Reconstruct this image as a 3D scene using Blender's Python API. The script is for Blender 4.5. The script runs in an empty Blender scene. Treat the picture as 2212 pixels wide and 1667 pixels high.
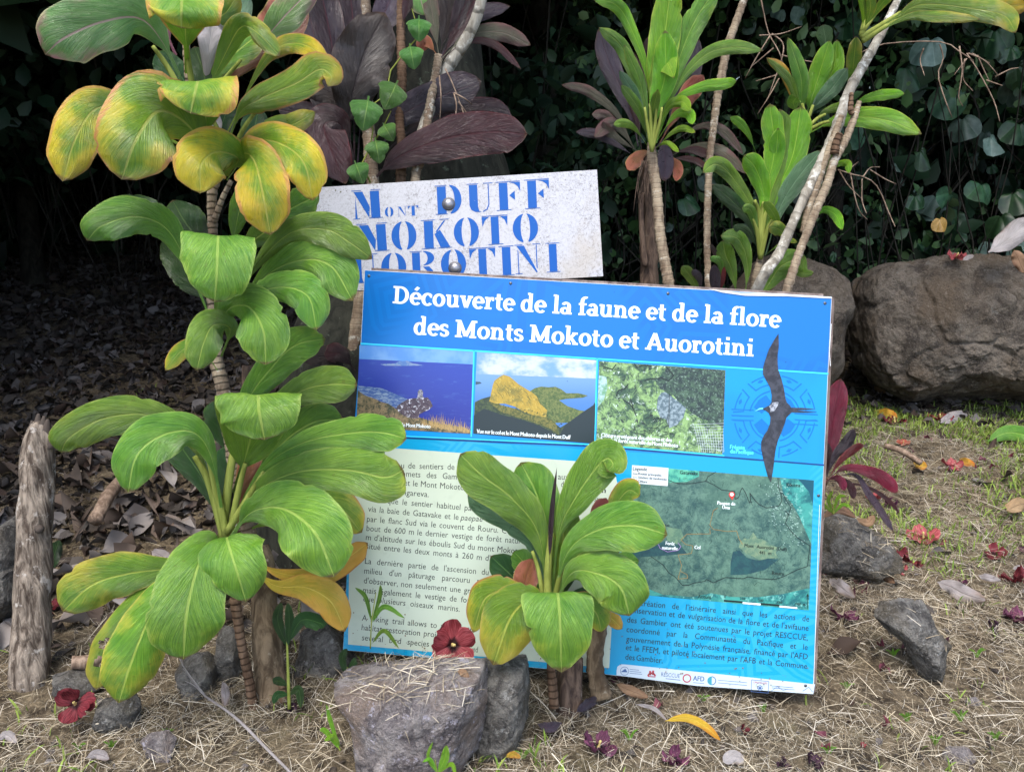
import bpy, math, random
import numpy as np
from mathutils import Vector, Matrix, noise as mnoise

S = bpy.context.scene
COL = S.collection
R = math.radians
# ------------------------------------------------------------------ camera
F, CX, CY = 1676.0, 1106.0, 833.5          # focal length and centre in picture units (2212 wide)
CAMH, PITCH = 1.25, R(15)
CPOS = Vector((0, 0, CAMH))
RT = Vector((1, 0, 0)); UP = Vector((0, math.sin(PITCH), math.cos(PITCH))); FW = Vector((0, math.cos(PITCH), -math.sin(PITCH)))
cam = bpy.data.cameras.new('camera'); camo = bpy.data.objects.new('camera', cam); COL.objects.link(camo)
camo.location = CPOS; camo.rotation_euler = (math.pi/2 - PITCH, 0, 0)
cam.sensor_width = 36; cam.lens = 36*F/2212; cam.clip_end = 500; cam.clip_start = 0.05
S.camera = camo
# ------------------------------------------------------------------ light
w = bpy.data.worlds.new('World'); S.world = w; w.use_nodes = True
nt = w.node_tree; nt.nodes.clear()
sk = nt.nodes.new('ShaderNodeTexSky'); sk.sky_type = 'NISHITA'; sk.sun_disc = False
sk.sun_elevation = R(66); sk.sun_rotation = R(200); sk.air_density = 1.0; sk.dust_density = 3.0; sk.ozone_density = 1.0
bg = nt.nodes.new('ShaderNodeBackground'); bg.inputs[1].default_value = 0.15
ou = nt.nodes.new('ShaderNodeOutputWorld'); nt.links.new(sk.outputs[0], bg.inputs[0]); nt.links.new(bg.outputs[0], ou.inputs[0])
sl = bpy.data.lights.new('sun', 'SUN'); sl.energy = 1.15; sl.angle = R(32); sl.color = (1, .965, .91)
so = bpy.data.objects.new('sun', sl); COL.objects.link(so)
sd = Vector((math.sin(R(200))*math.cos(R(66)), math.cos(R(200))*math.cos(R(66)), math.sin(R(66))))
so.rotation_euler = sd.to_track_quat('Z', 'Y').to_euler(); so.location = (0, 0, 8)
S.view_settings.view_transform = 'Standard'; S.view_settings.look = 'None'
S.view_settings.exposure = 1.3; S.view_settings.gamma = 1; S.view_settings.use_curve_mapping = False

random.seed(7); NR = np.random.default_rng(7)
def P(x, y, d):
    return CPOS + d*(FW + RT*((x-CX)/F) - UP*((y-CY)/F))
def smooth(a, b, x):
    t = max(0., min(1., (x-a)/(b-a))); return t*t*(3-2*t)
def G(x, y):
    s = min(max(0, y-2.2), 5) ; sky_block = smooth(9.0, 14, y)*(4.6-2.2*smooth(.5, 2.0, x)) + 4*smooth(-6, -11, x)*smooth(0, 4, y)  # rise of the ground behind and at left, added to block the sky
    z = smooth(-0.1, -1.0, x)*0.17*s + .08*smooth(4.2, 7, y)*s*smooth(-.5, .5, x)
    z += sky_block
    z += 0.075*math.exp(-((x+.15)/.5)**2 - ((y-2.0)/.25)**2)
    z += .035*math.exp(-((x-.85)/.3)**2 - ((y-2.1)/.3)**2)
    z += 0.02*(mnoise.noise(Vector((x*2.1, y*2.1, 0)))) + 0.007*mnoise.noise(Vector((x*9, y*9, 3)))
    return z
def GP(x, y, up=0.0):
    d = .8
    while d < 14:
        p = P(x, y, d)
        if p.z < G(p.x, p.y): break
        d += .01
    p = P(x, y, d); return Vector((p.x, p.y, G(p.x, p.y)+up))

# ------------------------------------------------------------------ colour and material helpers
def sr(r, g, b):
    f = lambda c: (c/255/12.92) if c/255 <= .04045 else ((c/255+.055)/1.055)**2.4
    return (f(r), f(g), f(b), 1)
class NT:
    def __init__(s, name):
        s.m = bpy.data.materials.new(name); s.m.use_nodes = True; s.t = s.m.node_tree; s.t.nodes.clear()
        s.out = s.t.nodes.new('ShaderNodeOutputMaterial')
    def n(s, typ, ins=None, **kw):
        o = s.t.nodes.new('ShaderNode'+typ)
        for k, v in kw.items(): setattr(o, k, v)
        for k, v in (ins or {}).items(): s.set(o.inputs[k], v)
        return o
    def set(s, inp, v):
        if isinstance(v, bpy.types.NodeSocket): s.t.links.new(v, inp)
        else: inp.default_value = v
    def math(s, op, a, b=0., c=None, clamp=False):
        o = s.t.nodes.new('ShaderNodeMath'); o.operation = op; o.use_clamp = clamp
        s.set(o.inputs[0], a); s.set(o.inputs[1], b)
        if c is not None: s.set(o.inputs[2], c)
        return o.outputs[0]
    def mr(s, v, a, b, c=0., d=1., typ='SMOOTHSTEP'):
        o = s.t.nodes.new('ShaderNodeMapRange'); o.interpolation_type = typ
        s.set(o.inputs[0], v); o.inputs[1].default_value = a; o.inputs[2].default_value = b; o.inputs[3].default_value = c; o.inputs[4].default_value = d
        return o.outputs[0]
    def mix(s, f, a, b, bt='MIX'):
        o = s.t.nodes.new('ShaderNodeMix'); o.data_type = 'RGBA'; o.blend_type = bt
        s.set(o.inputs[0], f); s.set(o.inputs[6], a); s.set(o.inputs[7], b)
        return o.outputs[2]
    def noise(s, vec, scale, detail=3., rough=.55, dist=0.):
        o = s.n('TexNoise', {'Scale': scale, 'Detail': detail, 'Roughness': rough, 'Distortion': dist})
        if vec is not None: s.set(o.inputs['Vector'], vec)
        return o.outputs[0]
    def comb(s, x, y, z=0.):
        o = s.n('CombineXYZ'); s.set(o.inputs[0], x); s.set(o.inputs[1], y); s.set(o.inputs[2], z); return o.outputs[0]
    def pos(s): return s.n('NewGeometry').outputs['Position']
    def finish(s, col, rough=.6, bump=None, bs=.3, bd=.01, spec=.5, trans=0., tcol=None, metal=0.):
        p = s.n('BsdfPrincipled'); s.set(p.inputs['Base Color'], col); s.set(p.inputs['Roughness'], rough)
        p.inputs['Specular IOR Level'].default_value = spec; p.inputs['Metallic'].default_value = metal
        if bump is not None:
            b = s.n('Bump', {'Strength': bs, 'Distance': bd}); s.set(b.inputs['Height'], bump)
            s.t.links.new(b.outputs[0], p.inputs['Normal'])
        sh = p.outputs[0]
        if trans > 0:
            tr = s.n('BsdfTranslucent'); s.set(tr.inputs[0], tcol if tcol is not None else col)
            mx = s.n('MixShader'); mx.inputs[0].default_value = trans
            s.t.links.new(sh, mx.inputs[1]); s.t.links.new(tr.outputs[0], mx.inputs[2]); sh = mx.outputs[0]
        s.t.links.new(sh, s.out.inputs[0]); return s.m
def flat(name, c, rough=.4, spec=.4, metal=0.):
    return NT(name).finish(c, rough, spec=spec, metal=metal)

def leaf_mat(name, dark, light, tip, edge, rib, yel=-.6, rough=.30, trans=.16, edgew=.93, streak=1.0, blotch=.25, val=.98):
    m = NT(name); uv = m.n('UVMap').outputs[0]; sp = m.n('SeparateXYZ', {0: uv})
    u, v = sp.outputs[0], sp.outputs[1]
    oi = m.n('ObjectInfo').outputs['Random']
    a = m.math('MULTIPLY', m.math('ABSOLUTE', m.math('SUBTRACT', u, .5)), 2.)
    s1 = m.math('SUBTRACT', m.math('MULTIPLY', v, 46.), m.math('MULTIPLY', m.math('POWER', a, .8), 24.))
    seed = m.math('MULTIPLY', oi, 60.)
    st = m.noise(m.comb(s1, m.math('MULTIPLY', u, 2.5), seed), 1.6, 3., .65)
    st2 = m.noise(m.comb(m.math('MULTIPLY', s1, 3.), m.math('MULTIPLY', u, 2.), seed), 1.7, 2., .5)
    pos = m.n('TexCoord').outputs['Object']
    mot = m.noise(pos, 14., 3., .6)
    mo2 = m.noise(pos, 90., 2., .6)
    f = m.mr(m.math('ADD', m.math('MULTIPLY', st, .6), m.math('MULTIPLY', mot, .4)), .28, .74)
    c = m.mix(f, dark, light)
    c = m.mix(m.math('MULTIPLY', m.mr(st2, .5, .75), .14*streak), c, rib)
    yf = m.math('ADD', m.math('ADD', m.math('MULTIPLY', v, .8), m.math('MULTIPLY', a, .55)), m.math('MULTIPLY', mot, 1.8))
    yf = m.math('ADD', yf, m.math('MULTIPLY', st, .7))
    yf = m.mr(m.math('ADD', yf, yel), 1.75, 2.45)
    c = m.mix(yf, c, tip)
    ef = m.mr(m.math('ADD', a, m.math('ADD', m.math('MULTIPLY', mot, .22), m.math('MULTIPLY', st, .05))), edgew+.10, edgew+.2)
    c = m.mix(m.math('MULTIPLY', ef, m.mr(st, .35, .6, .25, .9)), c, edge)
    # brown nicks and spots of wear
    mo3 = m.noise(pos, 34., 4., .7)
    c = m.mix(m.math('MULTIPLY', m.mr(mo2, .66, .72), blotch), c, sr(90, 60, 25))
    c = m.mix(m.math('MULTIPLY', m.mr(mo3, .56, .72), .22), c, (light[0]*1.3+.03, light[1]*1.2+.03, light[2]*1.2+.05, 1))
    c = m.mix(m.math('MULTIPLY', m.mr(m.math('ADD', v, m.math('MULTIPLY', mo3, .05)), .985, 1.01), .8), c, sr(96, 62, 34))
    rf = m.mr(a, .018, .05, 1., 0.)
    c = m.mix(m.math('MULTIPLY', rf, .8), c, rib)
    hsv = m.n('HueSaturation', {'Hue': m.math('ADD', m.math('MULTIPLY', oi, .03), .487), 'Saturation': 1., 'Value': m.math('ADD', m.math('MULTIPLY', oi, .3), val-.1)})
    m.set(hsv.inputs['Color'], c); c = hsv.outputs[0]
    bm = m.math('ADD', m.math('MULTIPLY', st, .7), m.math('MULTIPLY', st2, .5))
    bm = m.math('SUBTRACT', bm, m.math('MULTIPLY', rf, .35))
    bm = m.math('ADD', bm, m.math('MULTIPLY', mot, 1.1))
    # browned tip and dusty patches
    return m.finish(c, m.math('ADD', m.math('MULTIPLY', mo3, .35), rough-.13), bm, .75, .008, .8, trans)

M = {}
M['green'] = leaf_mat('ti_leaf_green', sr(64, 116, 34), sr(132, 172, 58), sr(170, 184, 64), sr(150, 176, 80), sr(168, 196, 92), -.55)
M['lime'] = leaf_mat('ti_leaf_lime', sr(80, 128, 36), sr(132, 170, 50), sr(180, 176, 60), sr(196, 176, 84), sr(190, 206, 90), -.15)
M['yellow'] = leaf_mat('ti_leaf_yellowing', sr(92, 138, 30), sr(150, 174, 42), sr(204, 182, 40), sr(206, 142, 84), sr(190, 190, 84), .12, edgew=.86)
M['ygreen'] = leaf_mat('ti_leaf_turning', sr(84, 132, 34), sr(142, 176, 50), sr(190, 180, 56), sr(200, 128, 84), sr(176, 188, 90), -.08, edgew=.88)
M['orange'] = leaf_mat('ti_leaf_orange', sr(168, 148, 44), sr(204, 172, 60), sr(212, 160, 66), sr(170, 96, 50), sr(226, 200, 100), .2)
M['pink'] = leaf_mat('ti_leaf_pink', sr(70, 124, 54), sr(124, 166, 86), sr(176, 116, 132), sr(190, 190, 140), sr(186, 150, 150), -.35, streak=2.2, val=1.2)
M['pinkred'] = leaf_mat('ti_leaf_pinkred', sr(140, 70, 96), sr(180, 120, 130), sr(160, 70, 96), sr(220, 190, 160), sr(190, 60, 90), .2)
M['rust'] = leaf_mat('ti_leaf_rust', sr(120, 74, 44), sr(160, 96, 64), sr(170, 90, 80), sr(180, 170, 90), sr(150, 80, 70), .2)
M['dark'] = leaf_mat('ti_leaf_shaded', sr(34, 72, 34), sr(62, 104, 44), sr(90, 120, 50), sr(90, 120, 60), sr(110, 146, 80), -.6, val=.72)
M['blue'] = leaf_mat('ti_leaf_bluegreen', sr(54, 100, 66), sr(120, 160, 120), sr(120, 160, 90), sr(130, 170, 110), sr(150, 190, 150), -.6, rough=.28)
M['spring'] = leaf_mat('ti_leaf_spring', sr(84, 146, 26), sr(146, 198, 40), sr(170, 200, 60), sr(190, 206, 80), sr(176, 214, 80), -.5)
M['purple'] = leaf_mat('ti_leaf_purple', sr(38, 25, 32), sr(66, 44, 54), sr(70, 40, 44), sr(96, 42, 52), sr(92, 42, 56), -.3, rough=.3, trans=.06, val=.56)
M['brownp'] = leaf_mat('ti_leaf_bronze', sr(40, 30, 27), sr(60, 45, 40), sr(66, 46, 38), sr(74, 50, 36), sr(42, 22, 30), -.3, rough=.35, trans=.06, val=.56)
M['lilac'] = leaf_mat('ti_leaf_lilac', sr(68, 58, 74), sr(108, 96, 112), sr(88, 66, 74), sr(96, 62, 70), sr(116, 84, 100), -.3, rough=.28, trans=.08, val=.56)
M['olivep'] = leaf_mat('ti_leaf_olive_purple', sr(78, 78, 62), sr(120, 118, 96), sr(120, 84, 84), sr(130, 80, 84), sr(140, 120, 110), -.1, trans=.1, val=.72)
M['red'] = leaf_mat('ti_leaf_red', sr(104, 34, 50), sr(150, 54, 76), sr(140, 40, 60), sr(180, 60, 80), sr(120, 30, 50), -.2, trans=.15, val=.95)
M['crimson'] = leaf_mat('ti_leaf_crimson', sr(58, 32, 38), sr(98, 62, 68), sr(84, 40, 46), sr(120, 42, 48), sr(90, 34, 46), -.2, trans=.12, val=.56)
M['vine'] = leaf_mat('vine_leaf', sr(58, 106, 44), sr(94, 146, 60), sr(110, 150, 60), sr(110, 150, 70), sr(140, 176, 90), -.6, streak=.5)

def bark_mat(name, a, b, lich=None, ring=0., scale=30., lam=.5, stretch=.25, bs=.6):
    m = NT(name); tc = m.n('TexCoord').outputs['Object']
    mp = m.n('Mapping', {'Vector': tc, 'Scale': (1, 1, stretch)}).outputs[0]
    n1 = m.noise(mp, scale, 5., .65, .5); n2 = m.noise(tc, 11., 3.)
    c = m.mix(m.mr(n1, .35, .65), a, b)
    if lich is not None: c = m.mix(m.math('MULTIPLY', m.mr(m.noise(tc, 26., 5., .7), lam, lam+.1), .85), c, lich)
    c = m.mix(m.math('MULTIPLY', m.mr(n2, .45, .7), .4), c, a)
    h = n1
    if ring:
        sp = m.n('UVMap').outputs[0]; v = m.n('SeparateXYZ', {0: sp}).outputs[1]
        rg = m.math('FRACT', m.math('ADD', m.math('MULTIPLY', v, ring), m.math('MULTIPLY', n2, 1.2)))
        rr = m.mr(rg, .0, .3, 1., 0.)
        c = m.mix(m.math('MULTIPLY', rr, .6), c, (a[0]*.45, a[1]*.45, a[2]*.45, 1)); h = m.math('SUBTRACT', n1, m.math('MULTIPLY', rr, .8))
    return m.finish(c, .85, h, bs, .01, .25)
M['cane'] = bark_mat('cane_bark', sr(112, 96, 80), sr(160, 146, 124), sr(196, 192, 178), ring=60., lam=.56)
M['canedark'] = bark_mat('cane_bark_brown', sr(84, 64, 48), sr(128, 104, 84), sr(170, 160, 140), ring=60., lam=.62)
M['canepale'] = bark_mat('cane_bark_pale', sr(128, 122, 110), sr(176, 172, 160), sr(214, 214, 204), ring=16., lam=.52)
M['trunk'] = bark_mat('trunk_bark', sr(80, 66, 50), sr(140, 122, 98), sr(160, 150, 130), scale=40., lam=.6)
M['moss'] = bark_mat('mossy_bark', sr(24, 26, 22), sr(50, 52, 44), sr(86, 98, 84), scale=24., lam=.6)
M['fibre'] = bark_mat('fibrous_bark', sr(60, 48, 42), sr(112, 94, 80), sr(140, 130, 116), scale=60., lam=.62, stretch=.1)
M['petiole'] = bark_mat('petiole_green', sr(110, 120, 50), sr(150, 160, 80), scale=40., stretch=.1, bs=.1)
M['stake'] = bark_mat('weathered_stake_wood', sr(70, 60, 52), sr(158, 146, 132), sr(196, 190, 182), scale=70., lam=.56, stretch=.14, bs=1.)
M['stakedark'] = flat('broken_wood_core', sr(74, 66, 60), .9)
M['twig'] = bark_mat('dead_twig_bark', sr(106, 88, 74), sr(160, 140, 122), scale=60.)
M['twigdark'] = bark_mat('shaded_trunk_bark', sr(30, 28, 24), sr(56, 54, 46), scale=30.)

def rock_mat(name, a, b, c_, lich, sc=1.0, lam=.6):
    m = NT(name); tc = m.n('TexCoord').outputs['Object']
    n1 = m.noise(tc, 9.*sc, 8., .72, .6); n2 = m.noise(tc, 34.*sc, 6., .75); n3 = m.noise(tc, 3.*sc, 4.); n4 = m.noise(tc, 130.*sc**.5, 4., .75)
    c = m.mix(m.mr(n1, .38, .60), a, b); c = m.mix(m.mr(n3, .44, .60), c, c_)
    c = m.mix(m.math('MULTIPLY', m.mr(n2, .54, .68), .7), c, (b[0]*1.3, b[1]*1.27, b[2]*1.25, 1))
    c = m.mix(m.math('MULTIPLY', m.mr(n2, .44, .32), .5), c, (a[0]*.35, a[1]*.35, a[2]*.35, 1))
    c = m.mix(m.math('MULTIPLY', m.mr(n4, .44, .34), .45), c, (a[0]*.3, a[1]*.3, a[2]*.3, 1))
    c = m.mix(m.math('MULTIPLY', m.mr(n4, .56, .68), .5), c, (b[0]*1.5, b[1]*1.5, b[2]*1.5, 1))
    c = m.mix(m.math('MULTIPLY', m.mr(m.noise(tc, 14.*sc, 5., .75), lam, lam+.08), .7), c, lich)
    h = m.math('ADD', m.math('MULTIPLY', n1, 1.4), m.math('ADD', m.math('MULTIPLY', n2, .8), m.math('MULTIPLY', n4, .35)))
    return m.finish(c, .9, h, 1., .045/sc**.7, .25)
M['rockbrown'] = rock_mat('boulder_brown', sr(84, 77, 70), sr(138, 129, 117), sr(116, 103, 88), sr(150, 148, 140), .9, .62)
M['rockgrey'] = rock_mat('rock_grey', sr(110, 104, 106), sr(178, 171, 168), sr(150, 134, 122), sr(216, 212, 226), 2.0, .57)
M['rockdark'] = rock_mat('rock_dark', sr(84, 82, 80), sr(144, 142, 136), sr(106, 100, 88), sr(190, 190, 186), 2.6, .58)

# ------------------------------------------------------------------ object helpers
BASE = {}
def link(o, parent=None):
    COL.objects.link(o)
    if parent is not None: o.parent = parent
    return o
def tag(o, label=None, cat=None, group=None, kind=None):
    if label: o['label'] = label
    if cat: o['category'] = cat
    if group: o['group'] = group
    if kind: o['kind'] = kind
    return o
def thing(name, loc, label, cat, group=None):
    o = bpy.data.objects.new(name, None); o.empty_display_size = .05; o.location = loc; link(o)
    BASE[o] = Vector(loc); return tag(o, label, cat, group)
def mesh(name, vs, fs, mat, parent=None, smooth_=True, uv=None, kind=None):
    me = bpy.data.meshes.new(name)
    b = BASE.get(parent, Vector((0, 0, 0))) if parent is not None else Vector((0, 0, 0))
    if parent is None and len(vs):
        pass
    me.from_pydata([(v[0]-b[0], v[1]-b[1], v[2]-b[2]) for v in vs], [], fs)
    if uv is not None:
        l = me.uv_layers.new(name='UVMap'); idx = np.empty(len(me.loops), dtype=np.int32); me.loops.foreach_get('vertex_index', idx)
        l.data.foreach_set('uv', np.asarray(uv, dtype=np.float32)[idx].ravel())
    if smooth_: me.polygons.foreach_set('use_smooth', [True]*len(me.polygons))
    me.materials.append(mat); me.update()
    o = bpy.data.objects.new(name, me); link(o, parent); BASE[o] = b
    if kind: o['kind'] = kind
    return o
def cr(pts, n):
    pts = [tuple(p) for p in pts]; k = len(pts); out = []
    e = [tuple(2*a-b for a, b in zip(pts[0], pts[1]))]+pts+[tuple(2*a-b for a, b in zip(pts[-1], pts[-2]))]
    for i in range(n):
        t = i/(n-1)*(k-1); j = min(int(t), k-2); t -= j
        p0, p1, p2, p3 = e[j:j+4]
        out.append(tuple(.5*(2*b+(c-a)*t+(2*a-5*b+4*c-d)*t*t+(3*b-a-3*c+d)*t**3) for a, b, c, d in zip(p0, p1, p2, p3)))
    return out
def tube(name, pts, rads, mat, parent=None, seg=10, n=None, bump=0., ring=0, seed=0, bf=22.):
    """pts are world points; a tapering round stem with knobbly skin and closed ends"""
    n = n or max(6, len(pts)*6)
    c = [Vector(p) for p in cr(pts, n)]; r = [q[0] for q in cr([(x,) for x in rads], n)]
    vs, fs, uv = [], [], []; side = None; L = 0
    for i, p in enumerate(c):
        t = (c[min(i+1, n-1)]-c[max(i-1, 0)]).normalized()
        side = t.orthogonal().normalized() if side is None else (side - t*side.dot(t)).normalized()
        b = t.cross(side)
        if i: L += (c[i]-c[i-1]).length
        for k in range(seg):
            a = 2*math.pi*k/seg; d = side*math.cos(a)+b*math.sin(a)
            rr = r[i]*(1+bump*mnoise.noise(Vector((p.x*bf, p.y*bf, p.z*bf*.6))+d*1.5+Vector((seed, 0, 0))))
            if ring and i % ring == 0: rr *= 1.13
            vs.append(p+d*rr); uv.append((k/seg, L))
    for i in range(n-1):
        for k in range(seg): fs.append((i*seg+k, i*seg+(k+1) % seg, (i+1)*seg+(k+1) % seg, (i+1)*seg+k))
    fs.append(tuple(range(seg))[::-1]); fs.append(tuple(range((n-1)*seg, n*seg)))
    return mesh(name, vs, fs, mat, parent, True, uv)
def ptube(name, pts, rads, mat, parent=None, **kw):
    """pts as (x, y, depth) seen from the camera's standpoint, radii in picture units"""
    return tube(name, [P(*p) for p in pts], [r*p[2]/F for r, p in zip(rads, pts)], mat, parent, **kw)
LEAFN = [0]
def leaf(parent, pts, w, mat='green', side=None, roll=0, curl=.26, wave=.13, ab=(1.0, .6), pet=.14, wl=1., wr=1., n=40, holes=(), name='leaf', label=None, gut=.10, T=None, D=None, petw=.06):
    """a blade along a midrib; each half bends away from the rib and its margin waves"""
    LEAFN[0] += 1; rs = random.Random(LEAFN[0]*13+5)
    if T is not None:
        k = len(pts); q = []
        for i, p in enumerate(pts):
            x, y = T(p[0], p[1]); q.append((x, y, p[2] if len(p) > 2 else D[0]+(D[1]-D[0])*i/(k-1)))
        pts = q; w = w*T.s
    c = [Vector(p) for p in cr([P(*p) for p in pts], n)]
    dep = [(p-CPOS).dot(FW) for p in c]
    a_, b_ = ab; nm = (a_/(a_+b_))**a_*(b_/(a_+b_))**b_
    vs, fs, uv = [], [], []; K = 8; f1, f2 = rs.uniform(1.2, 2.6), rs.uniform(1.2, 2.6); p1, p2 = rs.uniform(0, 6), rs.uniform(0, 6)
    prevS = None; nick = {}
    if w > 24 and rs.random() < .75:
        for _ in range(rs.choice([1, 2, 2, 3])): nick[(rs.randint(int(n*.3), n-3), rs.choice([-1, 1]))] = rs.uniform(.84, .95)
    sv = None if side is None else (RT*side[0]-UP*side[1])
    for i, p in enumerate(c):
        t = i/(n-1); tg = (c[min(i+1, n-1)]-c[max(i-1, 0)]).normalized()
        vd = (p-CPOS).normalized()
        if sv is None:
            s = vd.cross(tg)
            if prevS is not None and s.length < .25: s = prevS*.7 + s*.3
        else: s = sv.copy()
        s = (s-tg*s.dot(tg)).normalized()
        if prevS is not None and s.dot(prevS) < 0: s = -s
        if prevS is not None: s = (s+prevS*.6).normalized(); s = (s-tg*s.dot(tg)).normalized()
        prevS = s
        nn = s.cross(tg).normalized()
        if sv is None and nn.dot(vd) > 0: nn = -nn
        if sv is not None: nn = -nn
        ro = R(roll); s2 = s*math.cos(ro)+nn*math.sin(ro); n2 = nn*math.cos(ro)-s*math.sin(ro)
        if t <= pet: h = petw+ (.0)*t
        else:
            q = (t-pet)/(1-pet); h = max(petw*(1-q), (q**a_*(1-q)**b_)/nm*(1-.35*smooth(.86, 1., q))) if q < 1 else 0.0
        h = h*w*.99*dep[i]/F*(1+.05*mnoise.noise(Vector((t*7, p1*3, 0))))
        for k in range(-K, K+1):
            u = k/K; au = abs(u); m_ = wr if u > 0 else wl
            wv = wave*(math.sin(t*6.28*(f1 if u > 0 else f2)+(p1 if u > 0 else p2))*au**2)
            wv += .3*wave*math.sin(t*6.28*4.3+p1*3+u*2)*au**3
            z = gut*au - curl*au**2.4 + wv + .012*math.sin(6.28*(t*7-au*2.2)+p1)*min(1, au*4)
            ins = (1-.12*curl*au**2*2)*(1+au*.07*mnoise.noise(Vector((t*9, u*1.5, p2*5))))
            z += .09*mnoise.noise(Vector((t*4.5, u*1.3, p1*7)))*min(1, au*3)
            vs.append(p + s2*(u*h*m_*ins) + n2*(z*h))
            uv.append((.5+u*.5, max(0, (t-pet)/(1-pet))))
            kk = nick.get((i, 1 if u > 0 else -1))
            if kk and au > .7: vs[-1] = p+(vs[-1]-p)*(1-(1-kk)*(au-.7)/.3)
    W = 2*K+1
    for i in range(n-1):
        for k in range(W-1):
            if holes:
                tt, uu = (i+.5)/(n-1), (k+.5)/(W-1)*2-1
                if any(((tt-h[0])/h[2])**2+((uu-h[1])/h[3])**2 < 1 for h in holes): continue
            fs.append((i*W+k, i*W+k+1, (i+1)*W+k+1, (i+1)*W+k))
    o = mesh(name, vs, fs, M[mat], parent, True, uv)
    if label: o['label'] = label
    return o
class TF:
    def __init__(s, ox, oy, sc): s.ox, s.oy, s.s = ox, oy, sc
    def __call__(s, x, y): return s.ox+x*s.s, s.oy+y*s.s
TA = TF(0, 0, .3643); TB = TF(1170.4, 0, .3862); TC = TF(1609.3, 0, .3861); TD = TF(1719, 512, .3512)
T4 = TF(585.2, 0, .373)

def rock(name, outline, d, thick, mat, label, cat='rock', group=None, sub=5, amp=.07, seed=0, box=.75, parent=None):
    """a rock whose outline follows the photograph and which bulges thick metres to front and back"""
    import bmesh
    bm = bmesh.new(); bmesh.ops.create_icosphere(bm, subdivisions=sub, radius=1)
    pts = outline; cx = sum(p[0] for p in pts)/len(pts); cy = sum(p[1] for p in pts)/len(pts)
    lin = list(pts)+[pts[0]]; dense = []
    for a0, b0 in zip(lin, lin[1:]): dense += [(a0[0]+(b0[0]-a0[0])*k/14, a0[1]+(b0[1]-a0[1])*k/14) for k in range(14)]
    ang = sorted((math.atan2(cy-p[1], p[0]-cx), math.hypot(p[0]-cx, p[1]-cy)) for p in dense)
    A = np.array([a for a, _ in ang]); Rr = np.array([r for _, r in ang])
    o3 = P(cx, cy, d); px = d/F; vs = []
    sd_ = Vector((seed*7.3, seed*3.1, seed))
    rr = math.hypot(*[max(abs(p[i]-(cx, cy)[i]) for p in pts) for i in (0, 1)])*px
    rq = random.Random(seed*17+3); cuts = []
    for _ in range(16):
        nv = Vector((rq.gauss(0, .5), -abs(rq.gauss(.8, .4)) if rq.random() < .9 else rq.gauss(0, 1), rq.gauss(.1, .5))).normalized(); cuts.append((nv, rq.uniform(.5, .82)))
    for v in bm.verts:
        for nv, o_ in cuts:
            k_ = v.co.dot(nv)-o_
            if k_ > 0: v.co -= nv*(k_*.88)
        pass
    th_ = np.array([math.atan2(v.co.z, v.co.x) for v in bm.verts]); rh_ = np.array([math.hypot(v.co.x, v.co.z) for v in bm.verts])
    nb = 48 if sub > 3 else 12; bi = ((th_+math.pi)/(2*math.pi)*nb).astype(int) % nb
    mxr = np.array([rh_[bi == k].max() for k in range(nb)]); bc = (np.arange(nb)+.5)/nb*2*math.pi-math.pi
    mx = np.interp(th_, bc, mxr, period=2*math.pi)
    for i, v in enumerate(bm.verts):
        y = v.co.y; th = th_[i]; rho = min(1., rh_[i]/mx[i])
        r = np.interp(th, A, Rr, period=2*math.pi)*px
        rm = rho**box
        yy = math.copysign(abs(y)**.8, y)
        p = o3+RT*(math.cos(th)*r*rm)+UP*(math.sin(th)*r*rm)+FW*(yy*thick)
        nd = (p-o3).normalized(); q = p/rr
        nz = mnoise.noise(q*1.6+sd_)*.7+mnoise.noise(q*3.6+sd_)*.5-abs(mnoise.noise(q*7.5+sd_))*.5+mnoise.noise(q*16+sd_)*.26
        nz += -abs(mnoise.noise(q*33+sd_))*.26+mnoise.noise(q*70+sd_)*.10
        if sub > 4:
            vd_ = mnoise.voronoi(q*2.6+sd_+Vector((mnoise.noise(q*5), mnoise.noise(q*5+sd_), 0))*.25)[0]; nz -= .38*(1-smooth(0, .07, vd_[1]-vd_[0])); nz += .35*(vd_[0]-.4)
        vs.append(p+nd*(nz*amp*rr*(.35+.65*abs(y))))
    fs = [tuple(v.index for v in f.verts) for f in bm.faces]; bm.free()
    if parent is None:
        zmin = min(v.z for v in vs); c0 = Vector((o3.x, o3.y, zmin))
        vs = [v-c0 for v in vs]
    o = mesh(name, vs, fs, M[mat], parent)
    if parent is None: o.location = c0; tag(o, label, cat, group)
    return o

def scatter(name, tv, tf, loc, mats, scl, mat, kind='stuff', uv=None):
    """many small pieces of one shape joined in a single mesh; loc (N,3), mats (N,3,3), scl (N,) or (N,3)"""
    tv = np.asarray(tv, float); N = len(loc); k = len(tv)
    scl = np.asarray(scl, float); scl = scl[:, None] if scl.ndim == 1 else scl
    v = np.einsum('nij,nkj->nki', mats, tv[None]*scl[:, None, :]) + np.asarray(loc)[:, None, :]
    me = bpy.data.meshes.new(name); me.vertices.add(N*k); me.vertices.foreach_set('co', v.reshape(-1).astype(np.float32))
    tf = np.asarray(tf); m, q = tf.shape
    f = (tf[None]+np.arange(N)[:, None, None]*k).reshape(-1)
    me.loops.add(N*m*q); me.loops.foreach_set('vertex_index', f.astype(np.int32))
    me.polygons.add(N*m); me.polygons.foreach_set('loop_start', np.arange(0, N*m*q, q, dtype=np.int32))
    me.polygons.foreach_set('use_smooth', np.ones(N*m, dtype=bool))
    me.update(calc_edges=True)
    me.materials.append(mat); o = bpy.data.objects.new(name, me); link(o); BASE[o] = Vector((0, 0, 0))
    if kind: o['kind'] = kind
    return o
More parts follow.
